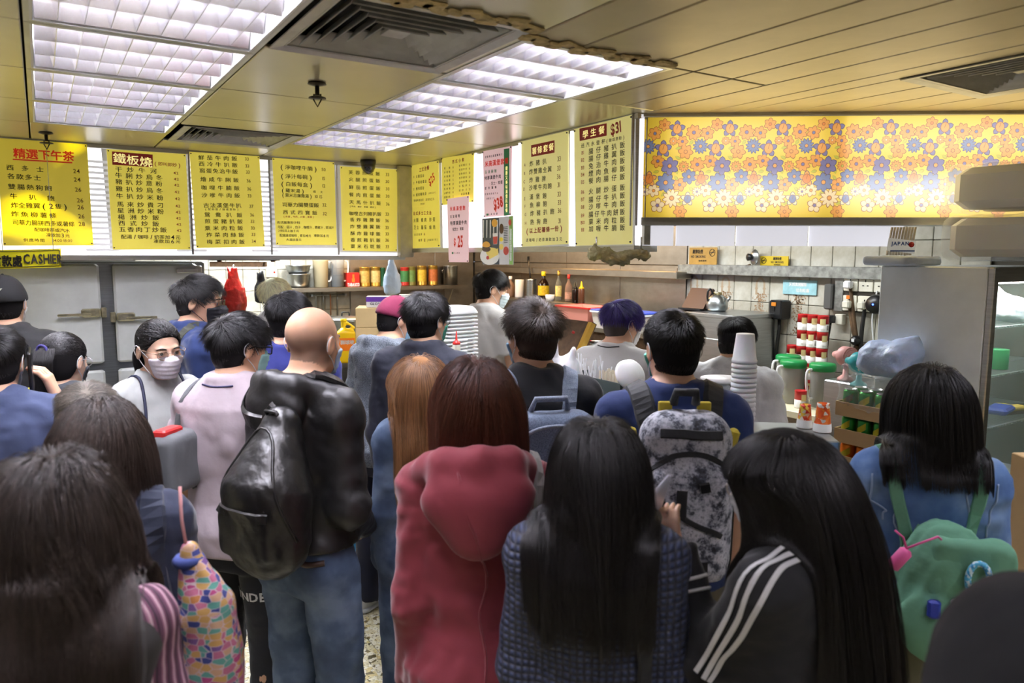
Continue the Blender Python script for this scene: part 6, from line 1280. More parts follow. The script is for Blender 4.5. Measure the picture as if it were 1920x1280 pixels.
MB().lathe([(r*.8, 0), (r*.98, r*.25), (r, r*.7), (r*.85, r*1.2), (r*.5, r*1.5), (r*.42, r*1.55)], n=28).obj('kettle_body', m_steel, t); MB().lathe([(r*.44, r*1.54), (r*.44, r*1.72), (r*.4, r*1.78), (0, r*1.8)], n=20).obj('lid', steel('brass_lid', (176, 160, 120), .3), t)
MB().tube(spline([(-r*.45, 0, r*1.6), (-r*.7, 0, r*2.05), (-r*.95, 0, r*1.9), (-r*1.0, 0, r*1.3), (-r*.92, 0, r*.95)], 14), r*.1, 8).obj('handle', m_black, t); MB().tube([(r*.85, 0, r*.8), (r*1.2, 0, r*1.2), (r*1.32, 0, r*1.38)], [r*.18, r*.13, r*.1], 10).obj('spout', m_steel, t)
q = PGX(1306, 585, 3.8); t = T('stove_hood_lid', 'dark sloping metal lid on the cabinet left of the kettle', 'lid', Vector((q.x, q.y, zK+.06))); MB().box((0, 0, 0), (.02, .2, .2), M=Matrix.Rotation(.6, 3, 'Y')).obj('plate', mat('burnt_metal', (66, 46, 36), .5, .5), t); MB().box((0, 0, -.052), (.15, .2, .012)).obj('base', m_black, t)
# --- things fixed to the tiled wall
UW = 4.1-.012
def onw(px, py, out=0): return PGX(px, py, UW-out)
def wall_thing(name, label, cat, px, py, out=.0, grp=None): return thing(name, label, cat, onw(px, py, out), GA-PI/2, grp)     # local x along the wall, -y towards the room
kw = mpp(onw(1450, 540))
a, b = onw(1272, 507, .05), onw(1668, 509, .05); c = (a+b)/2
t = thing('cable_trunking', 'long galvanised cable trunking running along the tiled wall', 'trunking', (c.x, c.y, c.z), GA-PI/2); L = (a-b).length; MB().box((0, .02, 0), (L, .06, 20*kw), bev=.003).obj('channel', m_galv, t); MB().box((-L/2+.02, .02, -.03), (.06, .05, .07)).obj('elbow', m_dirt, t)
def sign(px0, py0, px1, py1, m, lines, lab, col, out=.03, circle=None, name='no_smoking_sign'):
    a, b = onw(px0, py0, out), onw(px1, py1, out); c = (a+b)/2; w = abs((G(0, 0)+a-b).dot(gYv)); h = abs(a.z-b.z); t = thing(name, lab, 'sign', c, GA-PI/2); MB().box((0, 0, 0), (w, .006, h), bev=.001).obj('plate', m, t); mb = MB()
    for s_, x, z, hh, wf in lines: local_text(mb, s_, (x*w, -.0038, z*h), hh*h, X3, Z3, .03, wf)
    if circle:
        x, z, r = circle; mb.tube([(x*w+r*h*math.cos(q_), -.004, z*h+r*h*math.sin(q_)) for q_ in np.linspace(0, 2*PI, 20)[:-1]], .0022, 4, closed=True); mb.tube([(x*w-r*h*.7, -.004, z*h-r*h*.7), (x*w+r*h*.7, -.004, z*h+r*h*.7)], .002, 4); mb.box((x*w, -.0045, z*h), (r*h*1.4, .001, .005))
    mb.obj('lettering', col, t); return t
m_brsign = mat('brown_stained_sign', (166, 130, 62), .5, var=(8, .2)); m_ysign = mat('dull_yellow_sign', (196, 168, 26), .5)
sign(1293, 464, 1344, 497, m_brsign, [('嚴禁吸煙', -.18, .27, .24, .8), ('NO SMOKING', -.16, -.02, .15, .8), ('吸煙違例', .0, -.26, .09, 1.6)], 'brown NO SMOKING sign at the left end of the trunking', m_ink, circle=(.34, .2, .2))
sign(1426, 480, 1478, 499, m_ysign, [('嚴禁吸煙', .12, .25, .3, .8), ('NO SMOKING', .12, -.1, .22, .75), ('吸煙違例', .12, -.36, .12, 1.6)], 'small yellow NO SMOKING sign behind the hanging pot lid', m_ink, circle=(-.36, .05, .3))
sign(1469, 524, 1531, 554, mat('pale_blue_sign', (150, 196, 204), .5, var=(20, .15)), [('天然氣開關掣', -.05, .2, .26, .9), ('切勿阻塞', .1, -.2, .26, 1)], 'pale blue plastic sign with white characters on the tiles', m_whitep, out=.004, name='gas_sign')
t = wall_thing('pan_lid', 'shiny steel pan lid hanging from the trunking', 'lid', 1415, 482, .05); r = 15*kw; MB().lathe([(r, 0), (r*.95, -.006), (r*.5, -.022), (0, -.026)], (0, 0, 0), 26, Matrix.Rotation(-PI/2, 3, 'X') @ Matrix.Rotation(.35, 3, 'Y')).obj('lid', m_steel, t); MB().lathe([(.02, -.022), (.025, -.05), (0, -.052)], (0, 0, 0), 12, Matrix.Rotation(-PI/2, 3, 'X') @ Matrix.Rotation(.35, 3, 'Y')).obj('knob', m_black, t); MB().tube([(-.05, .02, -.05), (-.15, .03, -.075), (-.25, .03, -.07)], .006, 6).obj('handle', m_dirt, t)
t = wall_thing('gas_valve', 'rusty round gas valve on the tiles behind the white shirted cook', 'valve', 1416, 600, .03); r = 10*kw; MB().lathe([(r, 0), (r*1.05, -.012), (r*.6, -.03), (0, -.032)], n=18, M=Matrix.Rotation(-PI/2, 3, 'X')).obj('dial', m_dirt, t); MB().tube([(.0, 0, -.02), (.05, 0, -.09), (.07, 0, -.09)], .012, 8).obj('pipe', m_dirt, t)
t = wall_thing('isolator_switch', 'black isolator box with an orange knob and a black hose', 'switch', 1462, 580, .05); MB().box((0, 0, 0), (28*kw, .1, 35*kw), bev=.008).obj('box', m_black, t); MB().box((-2*kw, -.053, 10*kw), (10*kw, .008, 7*kw), bev=.002).obj('knob', mat('orange_knob', (196, 120, 30), .4), t); MB().box((-3*kw, -.052, 1*kw), (5*kw, .006, 8*kw)).obj('slot', m_dark, t)
MB().tube([(0, 0, -18*kw), (1*kw, 0, -35*kw), (-2*kw, 0, -60*kw), (-4*kw, 0, -95*kw)], .011, 8).obj('hose', m_cable, t)
# sockets
t = wall_thing('socket_panel', 'dark panel with six dirty power sockets and plugs near the tall fridge', 'socket panel', 1622, 549, .02); MB().box((0, .005, 0), (80*kw, .02, 66*kw), bev=.003).obj('back_board', mat('grimy_board', (54, 48, 40), .7), t)
for i in range(3):
    for j in range(2):
        x, z = (-24+i*27)*kw, (15-j*33)*kw; s_ = MB().box((x, -.01, z), (25*kw, .014, 26*kw), bev=.003).obj('socket', m_sock, t)
        MB().box((x, -.018, z+5*kw), (1.6*kw, .002, 4*kw)).box((x-4*kw, -.018, z-3*kw), (3*kw, .002, 1.6*kw)).box((x+4*kw, -.018, z-3*kw), (3*kw, .002, 1.6*kw)).obj('pin_holes', m_dark, s_)
for i, (x, z) in enumerate(((-24, 13), (-24, -20), (3, -20))): MB().box((x*kw, -.04, z*kw), (13*kw, .045, 13*kw), bev=.008).obj('plug', m_sock if i else m_wplas, t)
MB().box((-24*kw, -.022, -8*kw), (9*kw, .01, 6*kw)).obj('orange_tab', mat('orange_tab', (226, 120, 30), .5), t)
for pts, m, r in (([(-24, -4, 10), (-18, -6, -20), (-8, -6, -70), (-4, -5, -100)], m_dirt, .011), ([(-22, -4, -24), (-16, -6, -50), (-8, -5, -80), (0, -5, -110)], m_dirt, .014), ([(4, -4, -24), (2, -6, -60), (2, -6, -110)], m_cable, .012), ([(24, -6, 5), (20, -8, -40), (25, -6, -90)], m_wplas, .004)): MB().tube([tuple(v*kw for v in q_) for q_ in spline(pts, 12)], r, 7).obj('cable', m, t)
t = wall_thing('air_freshener', 'round black wall speaker with a blue light beside the sockets', 'speaker', 1648, 570, .06); MB().lathe([(15*kw, 0), (16*kw, -.03), (13*kw, -.06), (0, -.065)], n=26, M=Matrix.Rotation(-PI/2, 3, 'X')).obj('body', m_black, t); MB().lathe([(1.6*kw, 0), (0, -.004)], (1*kw, -.066, 0), 10, Matrix.Rotation(-PI/2, 3, 'X')).obj('light', mat('blue_led', (60, 90, 255), .3, emit=4), t)
t = wall_thing('junction_box', 'grey junction box on the galvanised upright', 'junction box', 1556, 556, .03); MB().box((0, 0, 0), (16*kw, .05, 44*kw), bev=.008).obj('box', mat('grey_box', (84, 84, 82), .6), t)
t = wall_thing('upright_channel', 'vertical galvanised channel left of the sockets', 'channel', 1575, 548, .02); MB().box((0, 0, 0), (16*kw, .03, 64*kw), bev=.003).obj('channel', m_galv, t)
t = wall_thing('extension_plug', 'black plug with a hanging cable beside the stacked milk tins', 'plug', 1560, 598, .06); MB().box((-2*kw, 0, 0), (14*kw, .05, 13*kw), bev=.006).obj('plug', m_black, t); MB().box((10*kw, .03, 0), (14*kw, .04, 18*kw), bev=.004).obj('socket_box', m_sock, t); MB().tube([tuple(v*kw for v in q_) for q_ in spline([(-2, 0, -6), (-3, -3, -30), (-5, -3, -55), (-8, -3, -70)], 12)], .007, 7).obj('cable', m_cable, t)
t = wall_thing('fan_plug', 'small black plug with a white square above the fans', 'plug', 1607, 638, .04); MB().lathe([(8*kw, .01), (8.5*kw, -.02), (6*kw, -.04), (0, -.042)], n=16, M=Matrix.Rotation(-PI/2, 3, 'X')).obj('plug', m_black, t); MB().box((0, -.044, 1*kw), (5*kw, .003, 5*kw)).obj('sticker', m_wplas, t); MB().tube([tuple(v*kw for v in q_) for q_ in spline([(0, 0, -6), (-8, -2, -20), (-10, -2, -40)], 10)], .006, 6).obj('cable', m_cable, t)
# --- stacked milk tins
m_tinlab = ramp_mat('milk_tin_label', lambda N, L, co: _tinlab(N, L, co), .35)  if False else None
m_mred = mat('milk_tin_red', (186, 34, 36), .35); m_mwhite = mat('milk_tin_white', (226, 222, 216), .35); m_mtan = mat('milk_tin_beige', (222, 200, 140), .35)
r_, h_ = .0335, .098
def milk_tin_proto():
    t = T('milk_tin', None, None, (0, 0, 0)); MB().lathe([(r_*.95, 0), (r_, .003), (r_*.97, .007), (r_*.97, h_*.48)], n=18, cap=True).obj('lower_label', m_mwhite, t); MB().lathe([(r_*.97, h_*.48), (r_*.97, h_-.007), (r_, h_-.003), (r_*.95, h_), (r_*.92, h_-.004), (0, h_-.004)], n=18).obj('upper_label', m_mred, t)
    mb = MB(); R_ = r_*.985
    def patch(a0, a1, z0, z1, k=R_):
        q = [(k*math.cos(a), k*math.sin(a)) for a in np.linspace(a0, a1, 6)]; mb.add([(x, y, z0) for x, y in q]+[(x, y, z1) for x, y in q], [(i, i+1, 7+i, 6+i) for i in range(5)])
    mb.mi = 0; patch(-2.6, -1.6, h_*.42, h_*.8); patch(.5, 1.5, h_*.42, h_*.8); mb.mi = 1
    for j in range(5): patch(-1.35+j*.09, -1.31+j*.09, h_*.12, h_*.4, R_*1.002)
    for j in range(5): patch(1.75+j*.09, 1.79+j*.09, h_*.12, h_*.4, R_*1.002)
    mb.mi = 2; patch(-2.5, -1.7, h_*.12, h_*.2, R_*1.002); patch(-1.3, -.8, h_*.55, h_*.78, R_*1.001); patch(.6, 1.4, h_*.12, h_*.2, R_*1.002)
    mb.obj('printed_label', [m_mtan, m_ink, m_mwhite], t); return t
mtin = milk_tin_proto(); first = True
pc_ = PGX(1523.6, 620, 3.93); zrow0 = pc_.z; pitch = .0685
zback = zrow0-5*(h_+.001)
a = pc_+gYv*.0; t = T('tin_counter', 'low steel back counter carrying the stacked milk tins', 'counter', Vector((a.x, a.y, 0))); MB().box((.02, 0, zback-.02), (.28, .78, .036)).obj('worktop', m_steel, t); MB().box((.02, 0, (zback-.04)/2), (.26, .74, zback-.04)).obj('cabinet', m_steel_d, t)
rn = {0: 'top', 1: 'second', 2: 'third', 3: 'fourth', 4: 'fifth', 5: 'bottom'}; cn = ['first', 'second', 'third', 'fourth']
for row in range(6):
    for c_ in range(-2, 2):
        if row < 2 and c_ == -2: continue
        p = pc_ - gYv*(c_*pitch) ; z = zrow0-row*(h_+.001)
        o = mtin if first else dup(mtin, (0, 0, 0)); first = False
        o.location = (p.x, p.y, z); o.rotation_euler = (0, 0, GA+PI+random.choice((0, .5, -.5, 3.1))*1.0+random.uniform(-.2, .2)); tag(o, 'red and white milk tin, %s row of the stack, %s from the black plug end' % (rn[row], cn[1-c_]), 'tin', 'stacked milk tins')
for i, (px, py, d) in enumerate(((1500, 766, 4.05), (1506, 722, 4.2))):
    p = P(px, py, d); o = dup(mtin, (p.x, p.y, ZPT+.001 if i == 0 else ZPT+.001), random.uniform(0, 6)); tag(o, ['single milk tin in front of the green lidded jugs', 'milk tin standing between two green lidded jugs'][i], 'tin'); o['group'] = 'loose milk tins on the preparation table'
# jugs with green lids
for i, (px, d, w, h, fill, fc, lab) in enumerate(((1474, 4.42, 42, 74, .5, (170, 140, 120), 'green lidded jug at the back left, behind another jug'), (1484, 4.2, 44, 78, .55, (176, 150, 130), 'green lidded jug with a pale brown drink beside the cook'), (1539, 4.08, 44, 80, .72, (36, 24, 34), 'green lidded jug of dark drink in front of the milk tins'))):
    p = P(px, 760, d); jug(Vector((p.x, p.y, ZPT+.001)), w, h, fill, fc, lab, m_green_p, -1, .3, 'green lidded drink jugs', mat('jug_plastic', (206, 206, 200), .2, trans=.5, ior=1.1))
# fans on a small steel box
p = P(1612, 716, 3.75); t = T('steel_shelf_unit', 'steel shelf unit behind the drink cartons that carries the two small fans', 'shelf unit', Vector((p.x+.02, p.y+.04, 0))); zF = p.z; MB().box((0, 0, zF/2), (.24, .26, zF), bev=.006).obj('body', m_steel, t)
def fan(px, py, d, r_px, col, lab, yaw):
    p = P(px, py, d); k = d/F_PX; r = r_px*k; t = tag(link('desk_fan', None, None, Vector((p.x, p.y, zF+.001)), yaw), lab, 'fan', 'small desk fans'); zc = p.z-zF; m = mat('fan_%02x%02x%02x' % col, col, .4); Rm = Matrix.Rotation(PI/2, 3, 'X')
    cg = MB(); C_ = Vector((0, 0, zc))
    for rr in (1.0, .8, .6, .42): cg.tube([C_+Vector((rr*r*math.cos(q_), -.03-.014*(1-rr), rr*r*math.sin(q_))) for q_ in np.linspace(0, 2*PI, 29)[:-1]], .0016, 5, closed=True)
    for q_ in np.linspace(0, 2*PI, 37)[:-1]: cg.tube([C_+Vector((r*s_*math.cos(q_+.5*(1-s_)), -.03-.014*(1-s_), r*s_*math.sin(q_+.5*(1-s_)))) for s_ in (.28, .52, .76, 1)], .0012, 4)
    cg.obj('cage', m, t); MB().lathe([(r*1.03, -.02), (r*1.03, .03), (r*.96, .03), (r*.96, -.02)], C_, 30, Rm, cap=False).obj('ring', m, t); MB().lathe([(r*.3, .045), (r*.27, .05), (0, .052)], C_, 18, Rm).obj('badge', mat('fan_badge', (226, 206, 150), .4), t)
    bl = MB(); 
    for i in range(5): a = i*2*PI/5; bl.add([C_+Vector((math.cos(a+b_)*rr*r, y, math.sin(a+b_)*rr*r)) for b_, rr, y in ((0, .2, 0), (.1, .9, -.012), (.9, .85, .012), (.9, .2, .01))], [(0, 1, 2, 3)])
    bl.obj('blades', m, t); MB().lathe([(r*.8, 0), (r*.78, .012), (r*.3, .03), (r*.22, zc-r*.95)], n=20).obj('stand', m, t); MB().lathe([(r*.45, -.0), (r*.5, .03), (r*.3, .06)], C_+Vector((0, .03, 0)), 16, Matrix.Rotation(-PI/2, 3, 'X')).obj('motor', m, t)
fan(1587, 668, 3.8, 18, (206, 150, 146), 'small pink desk fan behind the teal fan', .3); fan(1612, 680, 3.62, 19, (44, 140, 146), 'small teal desk fan beside the blue bag', .25)
# --- drink cartons between the counter and the display fridge
dv = Vector((-gYv.x, -gYv.y, 0)); q0 = P(1568, 800, 3.2)
t0 = G(*uv(q0)); base = Vector((q0.x, q0.y, 0))+dv*.22+gXv*.10; 
t = T('drink_table', 'low dark table under the stacked drink cartons', 'table', Vector((base.x, base.y, 0))); zT0 = P(1600, 870, 3.05).z-.06; MB().box((0, 0, zT0-.02), (.2, .5, .04)).obj('table_top', m_steel_d, t)
for sx in (-1, 1):
    for sy in (-1, 1): MB().box((sx*.08, sy*.23, (zT0-.04)/2), (.03, .03, zT0-.04)).obj('leg', m_steel_d, t)
m_cang = mat('green_can', (44, 140, 62), .28, .6); m_cano = mat('orange_can', (236, 130, 30), .28, .6); m_canend = steel('can_end', (200, 200, 200), .3)
def can_proto(m, txt, tcol):
    t = T('drink_can', None, None, (0, 0, 0)); r, h = .031, .112; MB().lathe([(r*.8, 0), (r, .008), (r, h-.014), (r*.84, h-.004)], n=18).obj('can_body', m, t); MB().lathe([(r*.84, h-.004), (r*.85, h), (r*.78, h), (r*.76, h-.004), (0, h-.004)], n=18).obj('can_end', m_canend, t)
    mb = MB()
    for i in range(6): 
        a0, a1 = PI-.8+i*.27, PI-.8+(i+1)*.27; z0, z1 = .03+i*.006, .03+(i+1)*.006; R_ = r*1.008; mb.add([(R_*math.cos(a0), R_*math.sin(a0), z0), (R_*math.cos(a1), R_*math.sin(a1), z1), (R_*math.cos(a1), R_*math.sin(a1), z1+.03), (R_*math.cos(a0), R_*math.sin(a0), z0+.03)], [(0, 1, 2, 3), (3, 2, 1, 0)])
    mb.obj('yellow_stripe', mat('can_stripe', tcol, .4), t)
    return t
def tray_of_cans(z, can, canlab, n_vis, film, lab, idx, hide=.0):
    t = T('drink_carton', lab, 'carton', Vector((base.x, base.y, z)), GA, 'stacked drink cartons'); w, L, h = .19, .46, .062
    mb = MB(); 
    for c, d in (((0, 0, .003), (w, L, .006)), ((-w/2, 0, h/2), (.005, L, h)), ((w/2, 0, h/2), (.005, L, h)), ((0, -L/2, h/2), (w, .005, h)), ((0, L/2, h/2), (w, .005, h))): mb.box(c, d)
    mb.obj('tray', m_card, t)
    for i in range(6):
        for j in range(2):
            p = Vector((base.x, base.y, z+.007))+gXv*(-.052+j*.075)-gYv*(-.19+i*.074); o = dup(can, p, GA+random.uniform(-.3, .3)); tag(o, '%s, %s, %s from the kitchen end' % (canlab, 'front row' if j == 0 else 'second row', ['first', 'second', 'third', 'fourth', 'fifth', 'sixth'][i]), 'can', canlab+'s')
    return t
cg = can_proto(m_cang, '', (226, 214, 60)); co_ = can_proto(m_cano, '', (250, 180, 60)); gz = .1125
zt3 = zT0+.001; tray_of_cans(zt3, co_, 'orange drink can in the bottom carton', 4, False, 'bottom drink carton holding orange cans beside the denim jacket girl', 0)
zt2 = zt3+.007+.113; tray_of_cans(zt2, cg, 'green drink can in the middle carton', 4, False, 'middle drink carton holding green cans with yellow stripes', 1)
zt1 = zt2+.007+.113; tray_of_cans(zt1, cg, 'green drink can in the top carton', 2, True, 'top drink carton wrapped in clear film below the blue bag', 2)
for o in (cg, co_):
    for c in list(o.children): bpy.data.objects.remove(c)
    bpy.data.objects.remove(o)
S_ = Sdf(); cz = zt1+.1; S_.box((0, 0, 0), (.10, .235, .07), .03, k=.02).cap((-.05, .15, .06), (-.09, .2, .12), .03, .01, .03); S_.fold(.012, (40, 40, 40), 6); t = T('film_wrap', 'torn clear plastic film wrapped round the top drink carton', 'plastic wrap', Vector((base.x, base.y, cz))); sdf_obj('film', S_, m_film, t, .009)
zb1 = zt1+.18
S_ = Sdf(); S_.box((0, .05, .075), (.10, .10, .065), .05, k=.03).ell((.0, -.01, .12), (.08, .07, .05), .04).cap((.02, -.02, .14), (.02, -.05, .19), .04, .008, .04).ell((0, .1, .09), (.09, .07, .07), .04); S_.fold(.009, (30, 30, 30), 9); t = T('plastic_bag', 'pale blue tied plastic bag lying on the drink cartons', 'bag', Vector((base.x, base.y, zb1))); sdf_obj('bag_body', S_, mat('blue_bag_film', (186, 204, 240), .4, sss=.2, bump=(30, .6, .01)), t, .009)
# bread packets under the cartons' table edge
for i in range(3):
    p = P(1592+i*8, 890+i*30, 2.85-i*.05); S_ = Sdf().box((0, 0, 0), (.06, .09, .035), .03, k=.01); S_.fold(.006, (50, 50, 50), 20+i); t = T('bread_packet', 'brown bread packet in clear film, %s from the top under the orange cans' % ['first', 'second', 'third'][i], 'packet', p, GA, 'bread packets'); sdf_obj('packet', S_, mat('bread_film', (196, 150, 96), .25, var=(20, .35, (236, 226, 206)), coat=.6), t, .008)
p = P(1600, 960, 2.8); t = T('bread_rack', 'small wire rack behind the bread packets', 'rack', Vector((p.x+.03, p.y+.05, 0))); 
for dz in (.72, .86, .99): MB().box((0, 0, dz-.07), (.26, .3, .012)).obj('wire_shelf', m_steel, t)
for sx in (-1, 1):
    for sy in (-1, 1): MB().box((sx*.12, sy*.14, .5), (.012, .012, 1.0)).obj('leg', m_steel, t)
# steel till cabinet with paper cups
pc = P(1577, 823, 2.45); zTl = pc.z; t = thing('steel_cabinet', 'grey steel cabinet with a latch in front of the drink cartons', 'cabinet', Vector((pc.x-.24, pc.y+.13, 0)), -.12); MB().box((0, 0, zTl-.02), (.48, .27, .04), bev=.004).obj('top', m_steel, t); MB().box((0, 0, (zTl-.04)/2), (.46, .255, zTl-.04), bev=.004).obj('body', m_steel, t); MB().box((.2, -.135, zTl-.12), (.03, .02, .08), bev=.004).box((.2, -.145, zTl-.15), (.016, .02, .05)).obj('latch', m_alu, t); MB().box((0, -.13, zTl-.3), (.4, .008, .4), bev=.003).obj('door', m_steel, t)
def patt(name, cols, sc=70):
    return ramp_mat(name, lambda N, L, co: (lambda v: (L.new(co, v.inputs['Vector']), v.inputs['Scale'].__setattr__('default_value', sc), ramp(N, L, v.outputs['Color'], [(i/len(cols), c) for i, c in enumerate(cols)], True))[2])(N.new('ShaderNodeTexVoronoi')), .4)
m_cup1 = patt('cup_dots_mixed', [(240, 230, 200), (214, 60, 40), (240, 196, 60), (240, 232, 214), (226, 120, 50), (236, 214, 90)], 90); m_cup2 = patt('cup_dots_orange', [(240, 110, 30), (250, 240, 230), (236, 96, 24), (244, 130, 40), (230, 84, 30)], 80)
for px, py, d, w, h, m, lab in ((1508, 800, 2.62, 28, 42, m_cup1, 'short stack of patterned paper cups with red and yellow dots on the steel cabinet'), (1541, 812, 2.56, 32, 56, m_cup2, 'upturned orange patterned paper cup stack on the steel cabinet')):
    p = P(px, py, d); k = d/F_PX; t = thing('paper_cup', lab, 'cup', Vector((p.x, p.y, zTl+.001))); H = P(px, py-h, d).z-zTl; r1, r0 = w*k/2, w*k/2*.72; MB().lathe([(r1*1.04, 0), (r1*1.04, .006), (r1, .007), (r0, H-.008), (r0, H), (r0*.9, H), (r0*.88, H-.008), (0, H-.008)], n=24).obj('cup_body', m, t); MB().lathe([(r1*1.05, .001), (r1*1.06, .012), (r1*1.0, .03)], n=24, cap=False).obj('rim', m_whitep, t)
# --- straw and chopstick box, bag, bowls
a = PGX(1063, 700, 2.16); b = PGX(1164, 716, 2.16); L = (b-a).length; c = (a+b)/2; zs = (a.z+b.z)/2
t = T('straw_box', 'dark grey counter box with a white label and rows of straws and chopsticks', 'box', Vector((c.x, c.y, 1.101))+gXv*.09); H = zs-1.101; m_db = mat('dark_green_grey', (62, 72, 70), .5)
for nm, cc, dd in (('front_panel', (-.09, 0, H/2), (.008, L, H)), ('back_panel', (.09, 0, H/2-.02), (.008, L, H-.04)), ('side_panel', (0, -L/2, H/2), (.18, .008, H)), ('side_panel', (0, L/2, H/2), (.18, .008, H)), ('divider', (0, 0, H/2), (.17, .006, H-.02)), ('base', (0, 0, .004), (.18, L, .008))): MB().box(cc, dd).obj(nm, m_db, t)
MB().box((-.0955, -.03, H-.07), (.002, .03, .11)).box((-.0955, .13, H-.035), (.002, .028, .05)).obj('paper_label', m_whitep, t); mb = MB()
for i, ch in enumerate('大湯飯'): local_text(mb, ch, (-.097, -.03, H-.035-i*.033), .024, -Y3, Z3, .02)
mb.obj('lettering', m_ink, t)
st = MB().tube([(0, 0, 0), (0, 0, .2)], .003, 6).mesh('straw', m_wplas); ct = T('straw', 'thin white straw standing in the left half of the dark counter box', 'straw', (0, 0, 0), 0, 'straws in the counter box'); link('straw_tube', st, ct)
for i in range(34):
    p = Vector((c.x, c.y, 1.112))+gXv*(.09+random.uniform(-.06, .06))+gYv*random.uniform(.02, L/2-.03); o = ct if i == 0 else dup(ct, (0, 0, 0)); o.location = p; o.rotation_euler = (random.uniform(-.3, .3), random.uniform(-.3, .3), 0); o.scale = (1, 1, (H+.05)/.2*random.uniform(.9, 1.12))
ct = T('chopstick', 'paper wrapped chopsticks standing in the right half of the dark counter box', 'chopsticks', (0, 0, 0), 0, 'chopsticks in the counter box'); link('wrapped_pair', MB().box((0, 0, .1), (.004, .012, .2)).mesh('wrapped_pair', mat('chopstick_paper', (226, 214, 190), .6)), ct)
for i in range(26):
    p = Vector((c.x, c.y, 1.112))+gXv*(.09-.07+.014*(i // 6)*2)-gYv*(.03+(i % 6)*.024); o = ct if i == 0 else dup(ct, (0, 0, 0)); o.location = p; o.rotation_euler = (0, 0, GA); o.scale = (1, 1, (H+.02)/.2*random.uniform(.98, 1.05))
S_ = Sdf(); p = P(1055, 690, 3.5); k = 3.5/F_PX; S_.ell((0, 0, .10), (32*k, .07, .10), .03).cap((-.06, 0, .15), (-.03, 0, .24), .035, .008, .03).cap((.02, 0, .15), (.045, 0, .21), .03, .012, .03).cap((.045, 0, .2), (.075, 0, .14), .012, .02, .02); S_.fold(.01, (34, 34, 34), 12)
t = thing('plastic_bag', 'white takeaway plastic bag with knotted handles on the queue counter', 'bag', Vector((p.x, p.y, 1.101))); S2 = S_; sdf_obj('bag_body', S_, mat('white_bag_film', (240, 240, 244), .4, sss=.15, bump=(30, .6, .01)), t, .007); t.scale = (1, 1, (P(1055, 640, 3.5).z-1.1)/.24)
lp = MB().lathe([(.068, 0), (.07, .005), (.06, .010), (.055, .016), (0, .018)], n=26).mesh('bowl_lid', m_foam)
for i in range(3):
    p = P(1178, 705, 3.2); t = thing('bowl_lid', 'white round bowl lid, %s of three leaning beside the chopsticks' % ['front', 'middle', 'rear'][i], 'lid', Vector((p.x+i*.012, p.y+.02+i*.016, p.z)), 0, 'white bowl lids'); t.rotation_euler = (1.1, .1, .5); link('lid', lp, t)
t = thing('lid_rack', 'small steel rack under the white bowl lids', 'rack', P(1190, 740, 3.26)); zq = t.location.z; t.location.z = 1.101; MB().box((0, 0, (zq-1.1)/2), (.2, .16, zq-1.1)).obj('body', m_steel, t)
# foam cup stack
p = P(1391, 800, 2.78); cupm = MB().lathe([(.046, 0), (.0475, .004), (.0475, .012), (.045, .014), (.0335, .11), (.0325, .112), (.0, .112)], n=26).mesh('cup_shell', m_foam); ztop = P(1391, 624, 2.78).z; n = int((ztop-.112-1.101)/.0185); sc_ = T('foam_cup', None, None, (0, 0, 0)); link('cup_shell', cupm, sc_)
for i in range(n+1):
    o = sc_ if i == 0 else dup(sc_, (0, 0, 0)); o.location = (p.x+.0006*math.sin(i), p.y, 1.101+i*.0185); tag(o, 'upturned white foam cup, %s from the bottom of the nested cup stack' % ORD[i] if i < n else 'topmost upturned white foam cup of the tall stack', 'cup', 'stacked foam cups')
p = P(1352, 760, 2.95); t = thing('plastic_tub', 'clear plastic tub of dark drink with a white lid beside the foam cup stack', 'tub', Vector((p.x, p.y, 1.101))); hh = P(1352, 712, 2.95).z-1.101; MB().lathe([(.065, 0), (.075, hh*.55), (.0, hh*.55)], n=24).obj('contents', mat('dark_red_drink', (70, 40, 60), .3), t); MB().lathe([(.067, 0), (.082, hh), (.079, hh), (.066, .004)], n=24).obj('tub_body', m_clear, t); MB().lathe([(.084, hh-.004), (.086, hh+.008), (0, hh+.012)], n=24).obj('lid', m_wplas, t)
t = thing('ladle', 'red handled ladle lying behind the sleeveless worker', 'ladle', P(1090, 632, 3.95)); MB().tube([(-.05, 0, .03), (.06, 0, -.03)], .008, 8).obj('handle', m_red_p, t); MB().lathe([(.0, 0), (.03, .01), (.04, .03)], (.08, 0, -.05), 14).obj('scoop', m_steel, t)
